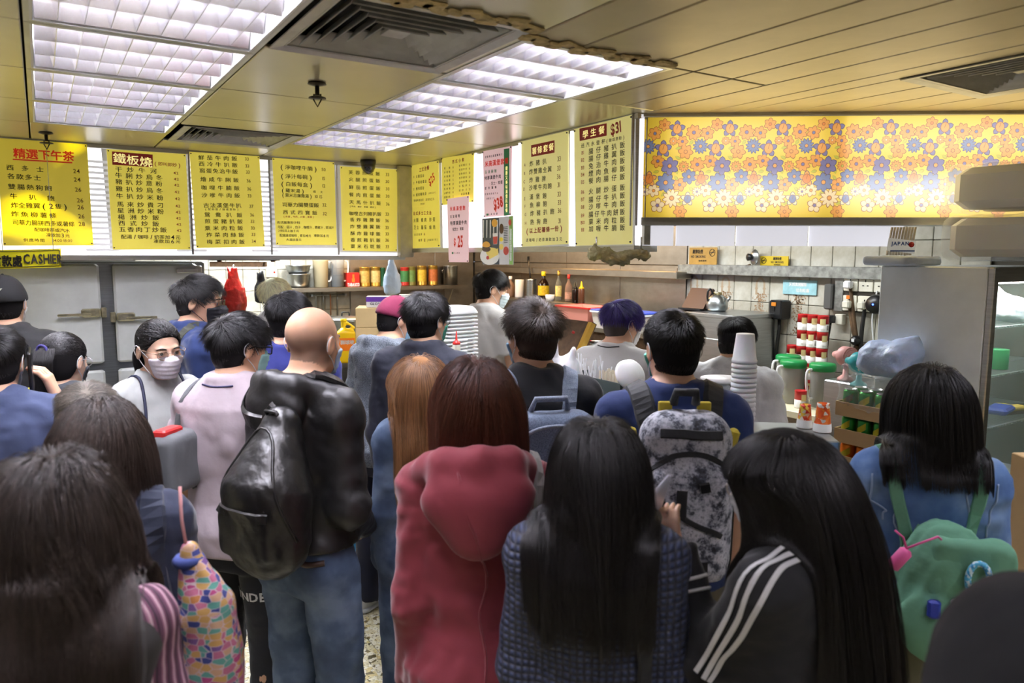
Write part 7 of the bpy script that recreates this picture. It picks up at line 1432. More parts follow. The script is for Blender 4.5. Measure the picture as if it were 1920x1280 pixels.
# --- display fridge
FP = P(1846, 600, 2.9); FPu, FPv = uv(FP); zf = P(1846, 501, 2.9).z; FD, FWd = .44, 1.0
t = T('display_fridge', 'tall steel display fridge with a glass front behind the denim jacket girl', 'fridge', G(FPu+FWd/2, FPv+FD/2, 0))
MB().box((-FWd/2+.01, 0, zf/2), (.02, FD, zf), bev=.004).obj('side_panel', m_fridge, t); MB().box((FWd/2-.01, 0, zf/2), (.02, FD, zf)).obj('side_panel', m_fridge, t); MB().box((0, FD/2-.01, zf/2), (FWd-.04, .02, zf)).obj('back_panel', mat('fridge_inside', (214, 226, 222), .4), t); MB().box((0, 0, zf-.02), (FWd-.042, FD-.02, .04)).obj('top_panel', m_fridge, t); MB().box((0, 0, .45), (FWd-.042, FD-.02, .9)).obj('base', m_fridge, t)
MB().box((-FWd/2+.02, -FD/2-.012, zf/2), (.04, .024, zf), bev=.004).obj('corner_post', m_alu, t); MB().box((0, -FD/2-.01, zf-.03), (FWd-.08, .02, .06)).obj('header', m_alu, t); MB().tube([(-.3, -FD/2+.05, zf-.06), (.35, -FD/2+.05, zf-.06)], .01, 8).obj('fridge_lamp', m_white_em, t); fl_ = area_light('fridge_light', G(FPu+FWd/2, FPv+.12, zf-.05), .7, .2, 3.0, (.85, 1, .95), (0, 0, GA)); MB().box((.02, -FD/2-.006, (zf-.06+.9)/2), (FWd-.06, .006, zf-.06-.9)).obj('glass_door', m_cool, t)
def inz(px, py): return PGY(px, py, FPv+.12).z
shz = [inz(1885, 605), inz(1885, 690), inz(1885, 780)]
for z in shz:
    mb = MB().box((0, 0, z-.004), (FWd-.05, .012, .008)).box((0, -.17, z-.004), (FWd-.05, .012, .008)).box((0, .17, z-.004), (FWd-.05, .012, .008))
    for i in range(40): mb.box((-.46+i*.0236, 0, z-.003), (.004, .36, .005))
    mb.obj('wire_shelf', m_alu, t)
def inf(px, z): p = PGY(px, 640, FPv+.13); return Vector((p.x, p.y, z+.002))
t = thing('food_tin', 'green tin on the middle shelf of the display fridge', 'tin', inf(1873, shz[1]), GA); MB().lathe([(.042, 0), (.043, .003), (.043, .085), (.042, .088), (0, .086)], n=22).obj('can_body', m_green_p, t)
S_ = Sdf().ell((0, 0, .06), (.08, .06, .06), .02).ell((.05, 0, .05), (.06, .06, .05), .03).cap((-.03, 0, .1), (-.05, 0, .15), .03, .01, .02); S_.fold(.008, (40, 40, 40), 3); t = thing('plastic_bag', 'white knotted food bag on the top shelf of the display fridge', 'bag', inf(1884, shz[0])); sdf_obj('bag_body', S_, MATS['white_bag_film'], t, .007)
t = thing('food_packet', 'blue and yellow food packet on the bottom shelf of the display fridge', 'packet', inf(1885, shz[2])+Z3*.02, GA+.2); MB().box((0, 0, .012), (.16, .09, .03), bev=.01).obj('packet', m_blue_p, t); MB().box((.09, .01, .01), (.06, .08, .025), bev=.01).obj('yellow_end', m_yel_p, t)
t = thing('wood_brush', 'yellow wooden scrubbing brush on the bottom shelf of the display fridge', 'brush', inf(1908, shz[2]), GA-.2); MB().box((0, 0, .025), (.14, .06, .02), bev=.006).obj('handle', mat('yellow_wood', (206, 176, 70), .6), t); MB().box((0, 0, .008), (.13, .05, .016)).obj('bristles', m_dirt, t)
# boxes on the display fridge
def wrapped(px, py, d, sx, sy, sz, lab, seed, rot=GA, up=.0):
    p = P(px, py, d); t = thing('foam_box_pack', lab, 'foam box pack', Vector((p.x, p.y, p.z)), rot, 'packs of foam boxes on the display fridge'); n = 3
    for i in range(n):
        MB().box((-sx/2+sx*(i+.5)/n, 0, sz/2), (sx/n*.94, sy*.92, sz*.94), bev=.025).obj('foam_stack', m_foam, t)
    S_ = Sdf().box((0, 0, sz/2), (sx/2+.012, sy/2+.012, sz/2+.014), .04, k=.02); S_.ell((-sx*.3, -sy*.4, sz*.1), (.1, .06, .06), .05); S_.fold(.008, (26, 26, 26), seed); sdf_obj('clear_bag', S_, m_film, t, .012)
zb = zf+.002
def top(px, d): p = P(px, 490, d); return p
pA = G(FPu+.27, FPv+.2, zb); wrapA = thing
def wrapped_at(p, sx, sy, sz, lab, seed, rot):
    t = thing('foam_box_pack', lab, 'foam box pack', p, rot, 'packs of foam boxes on the display fridge')
    for i in range(3): MB().box((-sx/2+sx*(i+.5)/3, 0, sz/2+.012), (sx/3*.94, sy*.9, sz*.92), bev=.03).obj('foam_stack', m_foam, t)
    S_ = Sdf().box((0, 0, sz/2+.01), (sx/2+.012, sy/2+.012, sz/2+.008), .045, k=.02); S_.fold(.007, (24, 24, 24), seed); S_.cut(lambda X, Y, Z: .001-Z); sdf_obj('clear_bag', S_, m_film, t, .011)
wrapped_at(G(FPu+.35, FPv+.05, zb+.02), .58, .40, .17, 'lower clear bag of white foam boxes lying on the display fridge', 31, GA+.15); wrapped_at(G(FPu+.38, FPv+.02, zb+.215), .64, .44, .18, 'upper clear bag of white foam boxes on top of another bag', 33, GA+.1)
t = T('foam_tray_pack', 'flat pack of pale blue foam trays at the left end of the display fridge', 'foam trays', G(FPu+.02, FPv+.36, zb)); 
S_ = Sdf().box((0, 0, .02), (.14, .1, .02), .015, k=.01); S_.fold(.004, (50, 50, 50), 5); S_.cut(lambda X, Y, Z: .0005-Z); sdf_obj('tray_pack', S_, mat('pale_blue_foam', (206, 220, 244), .5), t, .008)
q = G(FPu+.01, FPv+.36, zb+.045); t = thing('skewer_pack', 'clear packet of wooden skewers with a printed card leaning on the foam packs', 'packet', q, -.1); 
for i in range(9): MB().box((-.05+i*.012, 0, .06), (.006, .012, .12), M=Matrix.Rotation(.12, 3, 'Y')).obj('skewer', mat('pale_wood', (222, 212, 190), .6), t)
MB().box((-.005, -.012, .04), (.115, .003, .055), M=Matrix.Rotation(.12, 3, 'Y')).obj('printed_card', m_whitep, t); mb = MB(); local_text(mb, 'JAPAN', (-.012, -.0145, .05), .016, X3, Z3, .03); local_text(mb, 'ｶﾞｰﾘｯｸ', (-.012, -.0145, .03), .014, X3, Z3, .02) if False else None; mb.box((0, -.014, .018), (.1, .001, .005)); mb.obj('lettering', m_bprint, t); MB().lathe([(.012, 0), (0, .001)], (.035, -.015, .045), 12, Matrix.Rotation(PI/2, 3, 'X')).obj('red_mark', m_red_p, t)
# cartons right of the girl
carton(Vector((1.93, 2.16, 0)), .56, .42, .86, .02, 'lower brown carton at the right edge beside the display fridge', m_card, grp='cartons at the right edge')
carton(Vector((1.93, 2.16, .861)), .56, .42, .45, .02, 'upper brown carton printed with blue upside down letters at the right edge', m_card, ['TILE-TEX', 'CEMENT STICK'], grp='cartons at the right edge', col=m_bprint, flip=True, th=.05, tx=-.02, tz=.05)
# black basket near the denim girl
p = P(1612, 1060, 2.3); t = thing('wire_basket', 'black perforated plastic basket below the bread packets', 'basket', Vector((p.x+.03, p.y+.08, 0)), .1); hb_ = P(1612, 985, 2.3).z; mb = MB()
for i in range(14):
    for sx, sy, dx, dy in ((0, -.12, .26, .006), (0, .12, .26, .006), (-.13, 0, .006, .24), (.13, 0, .006, .24)): mb.box((sx, sy, hb_-.015-i*.022), (dx, dy, .012))
for i in range(13): mb.box((-.126+i*.021, -.12, hb_-.16), (.008, .008, .3))
mb.obj('basket_wall', m_black, t); MB().box((0, 0, hb_-.32), (.26, .24, .01)).obj('basket_floor', m_black, t); MB().box((0, 0, (hb_-.33)/2), (.2, .2, hb_-.33), bev=.01).obj('stand', mat('dark_stand', (40, 42, 46), .6), t)
# floor: blue tub and carton by the far counter
p = PZ(690, 1035, .0); t = thing('floor_tub', 'blue plastic tub standing on the floor beside the grey hooded man', 'tub', Vector((p.x-.12, p.y+.1, .003))); MB().lathe([(.15, 0), (.19, .2), (.2, .205), (.185, .205), (.145, .008), (0, .008)], n=28).obj('tub_body', mat('sky_blue_plastic', (30, 120, 190), .4, var=(14, .2)), t)
carton(Vector((p.x-.15, p.y+.5, .003)), .4, .3, .34, .3, 'brown carton on the floor under the far counter', m_card)
carton(Vector((p.x-.15, p.y+.5, .345)), .36, .28, .26, .25, 'second brown carton under the far counter', m_card_l)
# ------------------------------------------------------------------ the crowd
def fab(name, col, rough=.85, wr=.45, sheen=.15, var=None): return mat(name, tuple(c*.8 for c in col), rough, bump=(16, wr, .007), sheen=sheen, var=var)
def loc(g, px, py, d):
    """a picture point d metres ahead, in the wearer's own frame."""
    v = Matrix.Rotation(-g.root.rotation_euler.z, 3, 'Z') @ (P(px, py, d)-g.root.location); return A3(*v)
m_navyt = fab('navy_trousers', (34, 38, 62)); m_blackt = fab('black_trousers', (26, 27, 31)); m_jean = ramp_mat('blue_denim', lambda N, L, c: (lambda n: (L.new(c, n.inputs['Vector']), n.inputs['Scale'].__setattr__('default_value', 7), n.inputs['Detail'].__setattr__('default_value', 6), ramp(N, L, n.outputs['Fac'], [(.3, (44, 58, 84)), (.5, (70, 88, 116)), (.68, (106, 124, 150))]))[3])(N.new('ShaderNodeTexNoise')), .85)
m_denim = ramp_mat('light_denim', lambda N, L, c: (lambda n: (L.new(c, n.inputs['Vector']), n.inputs['Scale'].__setattr__('default_value', 9), n.inputs['Detail'].__setattr__('default_value', 7), (ramp(N, L, n.outputs['Fac'], [(.3, (62, 92, 142)), (.5, (86, 118, 168)), (.7, (124, 152, 192))]), n.outputs['Fac']))[3])(N.new('ShaderNodeTexNoise')), .85, bumpd=.004)
def heather(name, a, b):
    return ramp_mat(name, lambda N, L, c: (lambda n: (L.new(c, n.inputs['Vector']), n.inputs['Scale'].__setattr__('default_value', 260), ramp(N, L, n.outputs['Fac'], [(.35, a), (.62, b)]))[2])(N.new('ShaderNodeTexNoise')), .9, .2)
m_hoodg = heather('grey_marl', (62, 70, 80), (128, 136, 146))
def hv(c): return hair_mat(*c)
def std_male(g, hc=HBLACK, n=4200, **kw):
    hair_shell(g, hv(hc), kw.pop('st', .007), .004); short_hair(g, hv(hc), n, **kw)
# ---- back row, left
g = person('person in a black baseball cap and black denim jacket at the left edge', 6, 515, 3.5, 10, 'm', hair_t=.015, head=(6, 0, 0))
garment(g, 'denim_jacket', fab('black_denim', (38, 38, 40), .8), .022, .9, 'long', .018, .01, (22, 22, 10), 11, collar=(.04, .012, .02)); trousers(g, m_blackt); shoes(g)
hair_shell(g, hv(HBLACK), .004, .003); short_hair(g, hv(HBLACK), 1500, .015, .01, seed=3)
def cap_on(g, m, back_logo=None, brim=0, low=-.0):
    """baseball cap: crown panels, strap opening and a brim pointing forwards."""
    hs = g.hs; C = Sdf()
    def fn(X, Y, Z):
        x, y, z = g.hl(X, Y, Z); d = smin(d_ell(x, y, z, (0, -.012, .036), (.084, .104, .098)), d_ell(x, y, z, (0, -.012, .02), (.084, .105, .06)), .03); return smax(d, (.012+low)-z+.25*np.maximum(0, y)*.6, .006)*hs
    C.add(fn, g.hc-A3(.13, .14, .1), g.hc+A3(.13, .14, .16), .01); o = sdf_obj('cap', C, m, g.root, .0065)
    br = Sdf().add(lambda X, Y, Z: (lambda x, y, z: np.maximum(np.maximum(d_ell(x, y, z, (0, .085, .026), (.078, .095, .03)), np.abs(z-.030+.9*(x*x)/.1-.02*(y-.1))-.003), .06-y)*hs)(*g.hl(X, Y, Z)), g.hc-A3(.2, .2, .1)*1, g.hc+A3(.2, .2, .12), .004); sdf_obj('brim', br, m, o, .006)
    b = MB().lathe([(.007, 0), (.006, .004), (0, .006)], V3(g.h2p(A3(0, -.012, .133))[0]), 12); b.obj('button', m, o); return o
o = cap_on(g, mat('black_cap_cloth', (24, 24, 26), .8))
mb = MB(); Rg = Matrix([list(r) for r in g.R]); glyphs('NY', .02)
for ch, dx, dz in (('N', -.006, 0), ('Y', .008, .004)):
    v, f, a_, b_ = GLY[(ch, .02)]; s_ = .034/CAPH; pts = []
    for x, y in v: X, Z = (x-(a_+b_)/2)*s_+dx, (y-.36)*s_+dz+.055; Y = -.012-.106*math.sqrt(max(0, 1-(X/.086)**2-((Z-.036)/.1)**2)); pts.append(V3(g.h2p(A3(X, Y-.004, Z))[0]))
    mb.add(pts, f)
mb.obj('emblem', mat('silver_thread', (206, 200, 186), .5), o); face_mask(g, (236, 236, 236))
g = person('person with a black ponytail and a yellow bag strap, facing the steel refrigerator', 116, 618, 3.0, 24, 'f', head=(12, 8, 0), hair_t=.018)
garment(g, 'jacket', fab('grey_jacket', (84, 88, 96)), .02, .86, 'long', .018, .009, (22, 22, 10), 12, collar=(.02, .01, .02)); trousers(g, m_blackt); shoes(g)
C_ = Sdf(); nb = g.nb; C_.cap(nb+A3(-.07, -.045, -.01), nb+A3(.07, -.045, -.01), .03, .03, .02); sdf_obj('collar', C_, mat('teal_collar', (30, 134, 104), .8), g.root, .01)
def pony(g, hm, tie=(0, -.105, .055), n=4200, L=.34, seed=5, tail_r=.030, front=True):
    hair_shell(g, hm, .008, .006); q, nrm, r = roots(g, n//2, seed); hs = g.hs; T_ = A3(*tie); K = 12; P_ = []
    for t_ in np.linspace(0, 1, K):
        p = q*(1-t_)+(T_+r.normal(size=q.shape)*.006)*t_; c = A3(0, -.012, .034); dv = (p-c)/A3(.074, .094, .084); k0 = np.linalg.norm(dv, axis=1, keepdims=True); tgt = 1.10+.03*r.random((len(q), 1))*math.sin(PI*t_); p = np.where(k0 < tgt, c+dv/k0*tgt*A3(.074, .094, .084), p); P_.append(p)
    A_ = g.hc+hs*(np.stack(P_, 1) @ g.R.T); curves_obj('hair_strands', A_, .0007, hm, g.hair, .8)
    m_ = n//2; a = r.uniform(0, 2*PI, m_); rr = np.sqrt(r.random(m_)); P_ = []; t0 = g.h2p(T_)[0]; bk = g.h2p(T_+A3(0, -.05, -.01))[0]-t0; Lr = L*r.uniform(.75, 1.05, m_)
    for t_ in np.linspace(0, 1, 14):
        wd = tail_r*(.35+1.1*math.sin(PI*min(1, t_*.8+.1)))*rr*(1-.45*t_); ctr = t0+bk*min(1, t_*4)*.9+A3(0, 0, -1)*(np.maximum(0, t_-.08)*Lr)[:, None]; p = ctr+np.stack([np.cos(a)*wd*1.3+.004*np.sin(9*t_+a), np.sin(a)*wd*.8, 0*a], 1)
        d = g.cloth.at(p); p = p+g.cloth.grad(p)*np.clip(.006-d, 0, .03)[:, None]; P_.append(p)
    curves_obj('ponytail', np.stack(P_, 1), .0007, hm, g.hair, .3)
    MB().tube([V3(t0+.6*bk+A3(.017*math.cos(b), 0, .017*math.sin(b))) for b in np.linspace(0, 2*PI, 13)[:-1]], .006, 6, closed=True).obj('hair_tie', mat('purple_tie', (70, 64, 130), .7), g.hair)
pony(g, hv(HBLACK)); face_mask(g, (40, 42, 48)); glasses(g, (220, 220, 224))
t = holder(g, 'shoulder_bag', 'yellow strapped bag worn by the person with the black ponytail', 'bag'); strap(t, 'strap', g, [(-.13, -.13, 1.12), (-.115, -.12, 1.36), (-.10, -.03, 1.49), (-.11, .10, 1.36), (-.12, .13, 1.15)], .05, .006, mat('bright_yellow_strap', (238, 210, 40), .6)); S_ = Sdf().box(A3(-.19, -.02, .98)*g.s, (.04, .13, .11), .03, k=.01); sdf_obj('bag_body', S_, fab('dark_grey_bag', (60, 62, 70)), t, .012)
g = person('person in a blue grey sweatshirt holding a phone to the ear at the left edge', -14, 606, 2.5, 6, 'm', arms=('down', ((.285, .05, 1.20), (.175, .065, 1.45))), head=(8, 4, 0), hand_fine=(False, True))
garment(g, 'sweatshirt', fab('blue_grey_sweat', (78, 90, 130)), .022, .88, 'long', .02, .010, (22, 22, 12), 13, collar=(.012, .008, .02)); trousers(g, m_blackt); shoes(g); std_male(g, HBLACK, 3200, top=.06, seed=21); face_mask(g, (200, 214, 226))
hp_ = g.hands[1]; t = holder(g, 'mobile_phone', 'black mobile phone held to the ear of the person at the left edge', 'phone'); c = g.h2p(A3(.098, .02, -.03))[0]; MB().box(V3(c), (.012, .074, .15), M=Matrix.Rotation(.25, 3, 'X'), bev=.004).obj('phone_body', m_black, t); MB().box(V3(c+A3(.0065, .02, .05)), (.002, .02, .025), M=Matrix.Rotation(.25, 3, 'X')).obj('camera_lens', mat('lens_dark', (60, 64, 70), .1), t)
g = person('person with short wavy grey hair, only the head showing between dark haired people', 160, 705, 2.3, 0, 'f', head=(0, 6, 0), hair_t=.03)
garment(g, 'jacket', fab('charcoal_jacket', (58, 60, 64)), .02, .86, 'long', .018, .009, (22, 22, 10), 14); trousers(g, m_blackt); shoes(g); hair_shell(g, hv(HGREY), .005, .004); short_hair(g, hv(HGREY), 4500, .06, .045, .55, .1, 8, mess=1.4, rad=.0006)
g = person('person in glasses and a white mask facing the camera, grey t-shirt with a teal print', 296, 597, 3.0, 152, 'f', head=(4, 6, 2), arms=('down', 'down'), hair_t=.012, headfine=.0042)
garment(g, 'tshirt', fab('pale_grey_tshirt', (206, 208, 206)), .016, .88, 'short', .022, .010, (22, 22, 10), 15, collar=(.008, .008, .03)); trousers(g, fab('beige_trousers', (150, 140, 120))); shoes(g)
pony(g, hv(HBLACK), (0, -.11, .0), 3600, .26, 7); face_mask(g, (238, 230, 240)); glasses(g, (176, 150, 130), .0011)
p, nr = drape(g.cloth, np.array([(-.045, .14, 1.20), (.045, .14, 1.20)])*g.s, 4, .002)
mb = MB(); 
for iz in range(6):
    row = [A3(-.055+.11*j/5, .15, 1.24-.17*iz/5)*g.s for j in range(6)]; pp = np.array(row)
    for _ in range(5): pp = pp-g.cloth.grad(pp)*(np.clip(g.cloth.at(pp), -.05, .05)-.002)[:, None]
    mb.v += [tuple(x) for x in pp]
mb.f = [[i*6+j, i*6+j+1, (i+1)*6+j+1, (i+1)*6+j] for i in range(5) for j in range(5)]; mb.f = [f[::-1] for f in mb.f]; mb.m = [0]*25; mb.sm = [True]*25; mb.obj('teal_print', mat('teal_print', (60, 178, 150), .7), g.root)
t = holder(g, 'drawstring_bag', 'navy corded bag worn by the person in a pale grey t-shirt', 'bag')
for sx in (-1, 1):
    p, nr = drape(g.cloth, np.array([(sx*.115, .09, 1.10), (sx*.105, .10, 1.36), (sx*.09, .02, 1.5), (sx*.09, -.10, 1.36), (sx*.06, -.14, 1.2)])*g.s, 24, .005); MB().tube(p, .006, 7).obj('cord', mat('navy_cord', (36, 40, 62), .7), t)
S_ = Sdf().box(A3(0, -.2, 1.15)*g.s, (.13, .06, .18), .05, k=.02); S_.fold(.008, (30, 30, 12), 4); sdf_obj('bag_body', S_, fab('navy_bag', (40, 44, 70)), t, .012)
g = person('person in a navy fleece with thin glasses and a black mask, looking to the right', 372, 513, 3.65, 72, 'm', head=(32, 4, 0), headfine=.0048)
garment(g, 'fleece', fab('navy_fleece', (38, 58, 112), .95, .3, .4), .026, .88, 'long', .022, .009, (20, 20, 10), 16, collar=(.05, .014, .01)); trousers(g, m_navyt); shoes(g); std_male(g, ('hair_greying', (46, 44, 44)), 4600, top=.06, side=.032, fwd=.2, mess=1.1, seed=22, lift=.6); face_mask(g, (38, 38, 42), (30, 30, 32), beak=.01); glasses(g, (90, 84, 80), .001, False)
t = holder(g, 'shoulder_bag', 'olive strapped shoulder bag of the person in a navy fleece', 'bag'); strap(t, 'strap', g, [(.10, -.13, 1.1), (.09, -.12, 1.36), (.085, -.03, 1.5), (-.02, .12, 1.3), (-.13, .12, 1.1)], .045, .005, fab('olive_strap', (70, 72, 62))); S_ = Sdf().box(A3(.2, -.06, 1.0)*g.s, (.05, .13, .12), .03, k=.01); sdf_obj('bag_body', S_, fab('olive_bag', (70, 72, 62)), t, .012)
g = person('person in a pale pink polo shirt and dark glasses, with a grey shoulder bag', 446, 583, 2.72, 34, 'm', head=(22, 6, 0), arms=('down', 'front'), fat=1.1)
garment(g, 'polo_shirt', fab('pale_pink_polo', (230, 212, 222), .85, .5), .022, .86, 'short', .024, .011, (20, 20, 10), 17, collar=(.04, .012, .012)); trousers(g, fab('dark_track_trousers', (40, 42, 52)), fold=.008); shoes(g, (30, 60, 110)); std_male(g, HBLACK, 5400, top=.075, side=.034, mess=1.1, seed=23, lift=.5); face_mask(g, (160, 208, 208)); glasses(g, (24, 24, 26), .0022, False)
mb = MB(); p, nr = drape(g.cloth, np.array([(-.062, -.10, 1.485), (0, -.115, 1.48), (.062, -.10, 1.485)])*g.s, 12, .001); mb.tube(p, .0035, 6); mb.obj('collar_stripe', mat('navy_stripe', (50, 50, 84), .8), g.root)
mb = MB(); lc = loc(g, 452, 1062, 2.5); c = V3(A3(.1, -.13, .66)*g.s); glyphs('UNDER', .03); q_ = MB(); q_.add([], []) 
tx = MB(); text_run(tx, 'UNDER', (0, 0, 0), .035, X3, Z3, bold=.03); vv = np.array(tx.v); vv = np.stack([vv[:, 0]+.10*g.s, np.full(len(vv), -.35), vv[:, 2]+.70*g.s], 1)
for _ in range(24): vv[:, 1] += .8*(g.pants.at(vv)-.004)
tx.v = [tuple(x) for x in vv]; tx.obj('trouser_lettering', m_wplas, g.root)
t = holder(g, 'shoulder_bag', 'grey shoulder bag with a red folder, worn by the person in a pink polo', 'bag'); c = loc(g, 330, 865, 2.52); m_gb = fab('grey_canvas_bag', (118, 120, 124)); S_ = Sdf().box(c, (.05, .09, .11), .035, k=.01); S_.fold(.006, (24, 24, 10), 3); sdf_obj('bag_body', S_, m_gb, t, .01); MB().box(V3(c+A3(-.01, -.02, .10)), (.05, .10, .05), bev=.006).obj('red_folder', mat('red_folder', (206, 44, 44), .5), t)
strap(t, 'strap', g, [(c[0]/g.s, c[1]/g.s-.02, 1.12), (-.17, -.10, 1.28), (-.115, -.06, 1.47), (-.12, .06, 1.40), (-.15, .10, 1.2)], .03, .004, m_gb); MB().box(V3(c+A3(-.06, -.02, .02)), (.012, .02, .24), M=Matrix.Rotation(.5, 3, 'X')).obj('buckle_strap', mat('pale_grey_strap', (160, 162, 164), .6), t); MB().box(V3(c+A3(-.066, -.0, .06)), (.012, .035, .03), bev=.003).obj('buckle', mat('buckle_grey', (96, 98, 102), .4), t)
g = person('person in a bright blue shirt, standing behind the bald person', 542, 542, 3.3, 24, 'm', head=(4, 2, 0))
garment(g, 'shirt', fab('royal_blue_shirt', (58, 66, 156)), .02, .88, 'short', .022, .009, (22, 22, 10), 18, collar=(.012, .008, .02)); trousers(g, m_navyt); shoes(g); std_male(g, HBLACK, 4600, top=.055, side=.02, seed=24, whorl=(-.01, -.05, .1)); face_mask(g)
t = holder(g, 'backpack', 'black backpack with a red strap panel, on the person in a bright blue shirt', 'backpack'); mk = fab('black_nylon', (30, 31, 34), .7); S_ = Sdf().box(A3(.02, -.24, 1.18)*g.s, (.14, .08, .21), .06, k=.02); sdf_obj('bag_body', S_, mk, t, .012)
for sx in (-1, 1):
    strap(t, 'strap', g, [(sx*.10, -.15, 1.30), (sx*.105, -.08, 1.47), (sx*.115, .02, 1.46), (sx*.13, .10, 1.30), (sx*.14, .08, 1.1)], .065, .012, mk)
strap(t, 'red_panel', g, [(.112, -.05, 1.49), (.116, .01, 1.475), (.12, .06, 1.42)], .066, .016, mat('red_panel', (200, 36, 48), .6), 10)
# ---- bald man
g = person('bald person in a black leather look jacket and jeans, seen from behind', 585, 575, 2.45, 44, 'm', head=(-6, 4, 0), hair_t=.002, shoul=.9, fat=.93, arms=('down', 'clasp'), hand_fine=(False, True), headfine=.005)
m_blk = mat('black_shiny_jacket', (22, 21, 22), .5, bump=(16, .6, .008), var=(6, .2)); garment(g, 'jacket', m_blk, .024, .965, 'long', .022, .007, (20, 20, 11), 19, hood=hood_down(.96, 5), sfold=.004); trousers(g, m_jean, fold=.009); shoes(g, (40, 60, 90)); face_mask(g, (178, 200, 226))
# shaved stubble round the sides and back of the head
me = g.root.data; nv = len(me.vertices); co = np.empty(nv*3, np.float32); me.vertices.foreach_get('co', co); co = co.reshape(-1, 3); x, y, z = g.hl(co[:, 0], co[:, 1], co[:, 2]); hd = np.abs(head_d(x, y, z)) < .02
w = np.clip((.06-z)/.05, 0, 1)*np.clip((z+.085)/.03, 0, 1)*np.clip((.035-y)/.03, 0, 1)*np.clip((.082-np.abs(x))/.004, 0, 1)*hd; w = np.clip(w*(.75+.25*wob(x, y, z, (50, 50, 50), 3)), 0, 1)
at = me.attributes.new('stubble', 'FLOAT', 'POINT'); at.data.foreach_set('value', w.astype(np.float32))
ms = m_skin.copy(); ms.name = 'skin_with_stubble'; N, L = nt(ms); b = N['Principled BSDF']; src = b.inputs['Base Color'].links[0].from_socket; vc = N.new('ShaderNodeAttribute'); vc.attribute_name = 'stubble'; mx = N.new('ShaderNodeMix'); mx.data_type = 'RGBA'; ml = N.new('ShaderNodeMath'); ml.operation = 'MULTIPLY'; ml.inputs[1].default_value = .9; L.new(vc.outputs['Fac'], ml.inputs[0]); L.new(ml.outputs[0], mx.inputs[0]); L.new(src, mx.inputs[6]); mx.inputs[7].default_value = lin((66, 58, 54)); L.new(mx.outputs[2], b.inputs['Base Color']); me.materials[0] = ms
MB().tube([V3(q) for q in drape(g.body, np.array([(-.065, -.07, 1.49), (0, -.09, 1.485), (.065, -.07, 1.49)])*g.s, 12, .006)[0]], .012, 8).obj('white_collar', mat('white_cotton', (226, 224, 226), .8), g.root)
t = holder(g, 'leather_backpack', 'black leather backpack with a front pocket hanging on the bald person', 'backpack'); m_lea = mat('black_leather', (17, 16, 16), .4, bump=(14, .9, .010), var=(5, .3))
c = loc(g, 505, 945, 2.14); tp = loc(g, 528, 800, 2.2); S_ = Sdf().ell(c+A3(0, 0, -.04), (.14, .085, .17), .03).ell(c+A3(0, -.02, -.10), (.145, .085, .12), .04).cap(c+A3(0, 0, .05), tp, .135, .062, .06); S_.box(c+A3(-.01, -.075, -.07), (.105, .03, .075), .025, k=.012); S_.fold(.006, (26, 26, 14), 8); sdf_obj('bag_body', S_, m_lea, t, .0085)
p, nr = drape(S_, [c+A3(-.105, -.09, -.0), c+A3(-.01, -.13, .012), c+A3(.09, -.09, -.0)], 16, .002); MB().ribbon(p, nr, .03, .006).obj('pocket_flap', m_lea, t)
p, nr = drape(S_, [c+A3(-.12, -.03, -.08), c+A3(-.09, -.07, .08), tp+A3(0, -.04, -.01), c+A3(.09, -.07, .08), c+A3(.13, -.03, -.08)], 30, .001); MB().tube(p, .005, 6).obj('seam', m_lea, t)
p1, n1 = drape(g.cloth, np.array([tp/g.s, (.02, -.17, 1.40), (.075, -.10, 1.49), (.115, .0, 1.485), (.14, .10, 1.36), (.15, .10, 1.2), (.16, .02, 1.05)])*g.s, 34, .004); MB().ribbon(p1, n1, .052, .012).obj('strap', m_lea, t)
p1, n1 = drape(g.cloth, np.array([tp/g.s, (-.10, -.15, 1.40), (-.115, -.06, 1.49), (-.12, .06, 1.42), (-.15, .1, 1.2), (-.16, .0, 1.05)])*g.s, 34, .004); MB().ribbon(p1, n1, .052, .012).obj('strap', m_lea, t)
MB().tube([V3(tp+A3(-.02, -.02, .02)), V3(tp+A3(-.02, -.04, .055)), V3(tp+A3(.02, -.04, .055)), V3(tp+A3(.02, -.02, .02))], .007, 7).obj('grab_handle', m_lea, t)
MB().tube([V3(q) for q in drape(g.pants, np.array([(.05, -.16, .93), (.10, -.15, .935), (.15, -.1, .94)])*g.s, 8, .004)[0]], .010, 7).obj('belt_tab', mat('brown_leather', (60, 40, 30), .5), g.root)
# ---- middle
g = person('person in a maroon cap and grey marl hooded top leaning towards the counter', 742, 552, 3.95, 42, 'm', head=(18, 16, 0), lean=.16, arms=('front', 'front'), hair_t=.02)
garment(g, 'hooded_top', m_hoodg, .026, .86, 'long', .022, .011, (20, 20, 12), 25, hood=hood_down(1.0, 9)); trousers(g, m_navyt, flare=.01); shoes(g, (230, 230, 234), (236, 236, 238)); hair_shell(g, hv(HBLACK), .004, .004); short_hair(g, hv(HBLACK), 1200, .012, .01, seed=5); cap_on(g, fab('maroon_cap_cloth', (146, 34, 78), .85)); face_mask(g, (160, 196, 224))
g = person('person in a navy high collar jacket and round glasses, left of the foam boxes', 800, 545, 3.35, 22, 'm', head=(14, 2, 0))
garment(g, 'jacket', fab('dark_navy_jacket', (40, 44, 60)), .024, .84, 'long', .02, .009, (22, 22, 10), 26, collar=(.05, .010, .012)); trousers(g, m_navyt); shoes(g); std_male(g, HBLACK, 5200, top=.065, side=.022, seed=26, lift=.6, mess=.9, whorl=(.01, -.03, .11)); face_mask(g, (70, 150, 128)); glasses(g, (40, 40, 44), .0012)
g = person('person with long light brown hair and a denim jacket', 784, 662, 2.75, -8, 'f', head=(-4, 0, 0), hair_t=.022, shoul=.9)
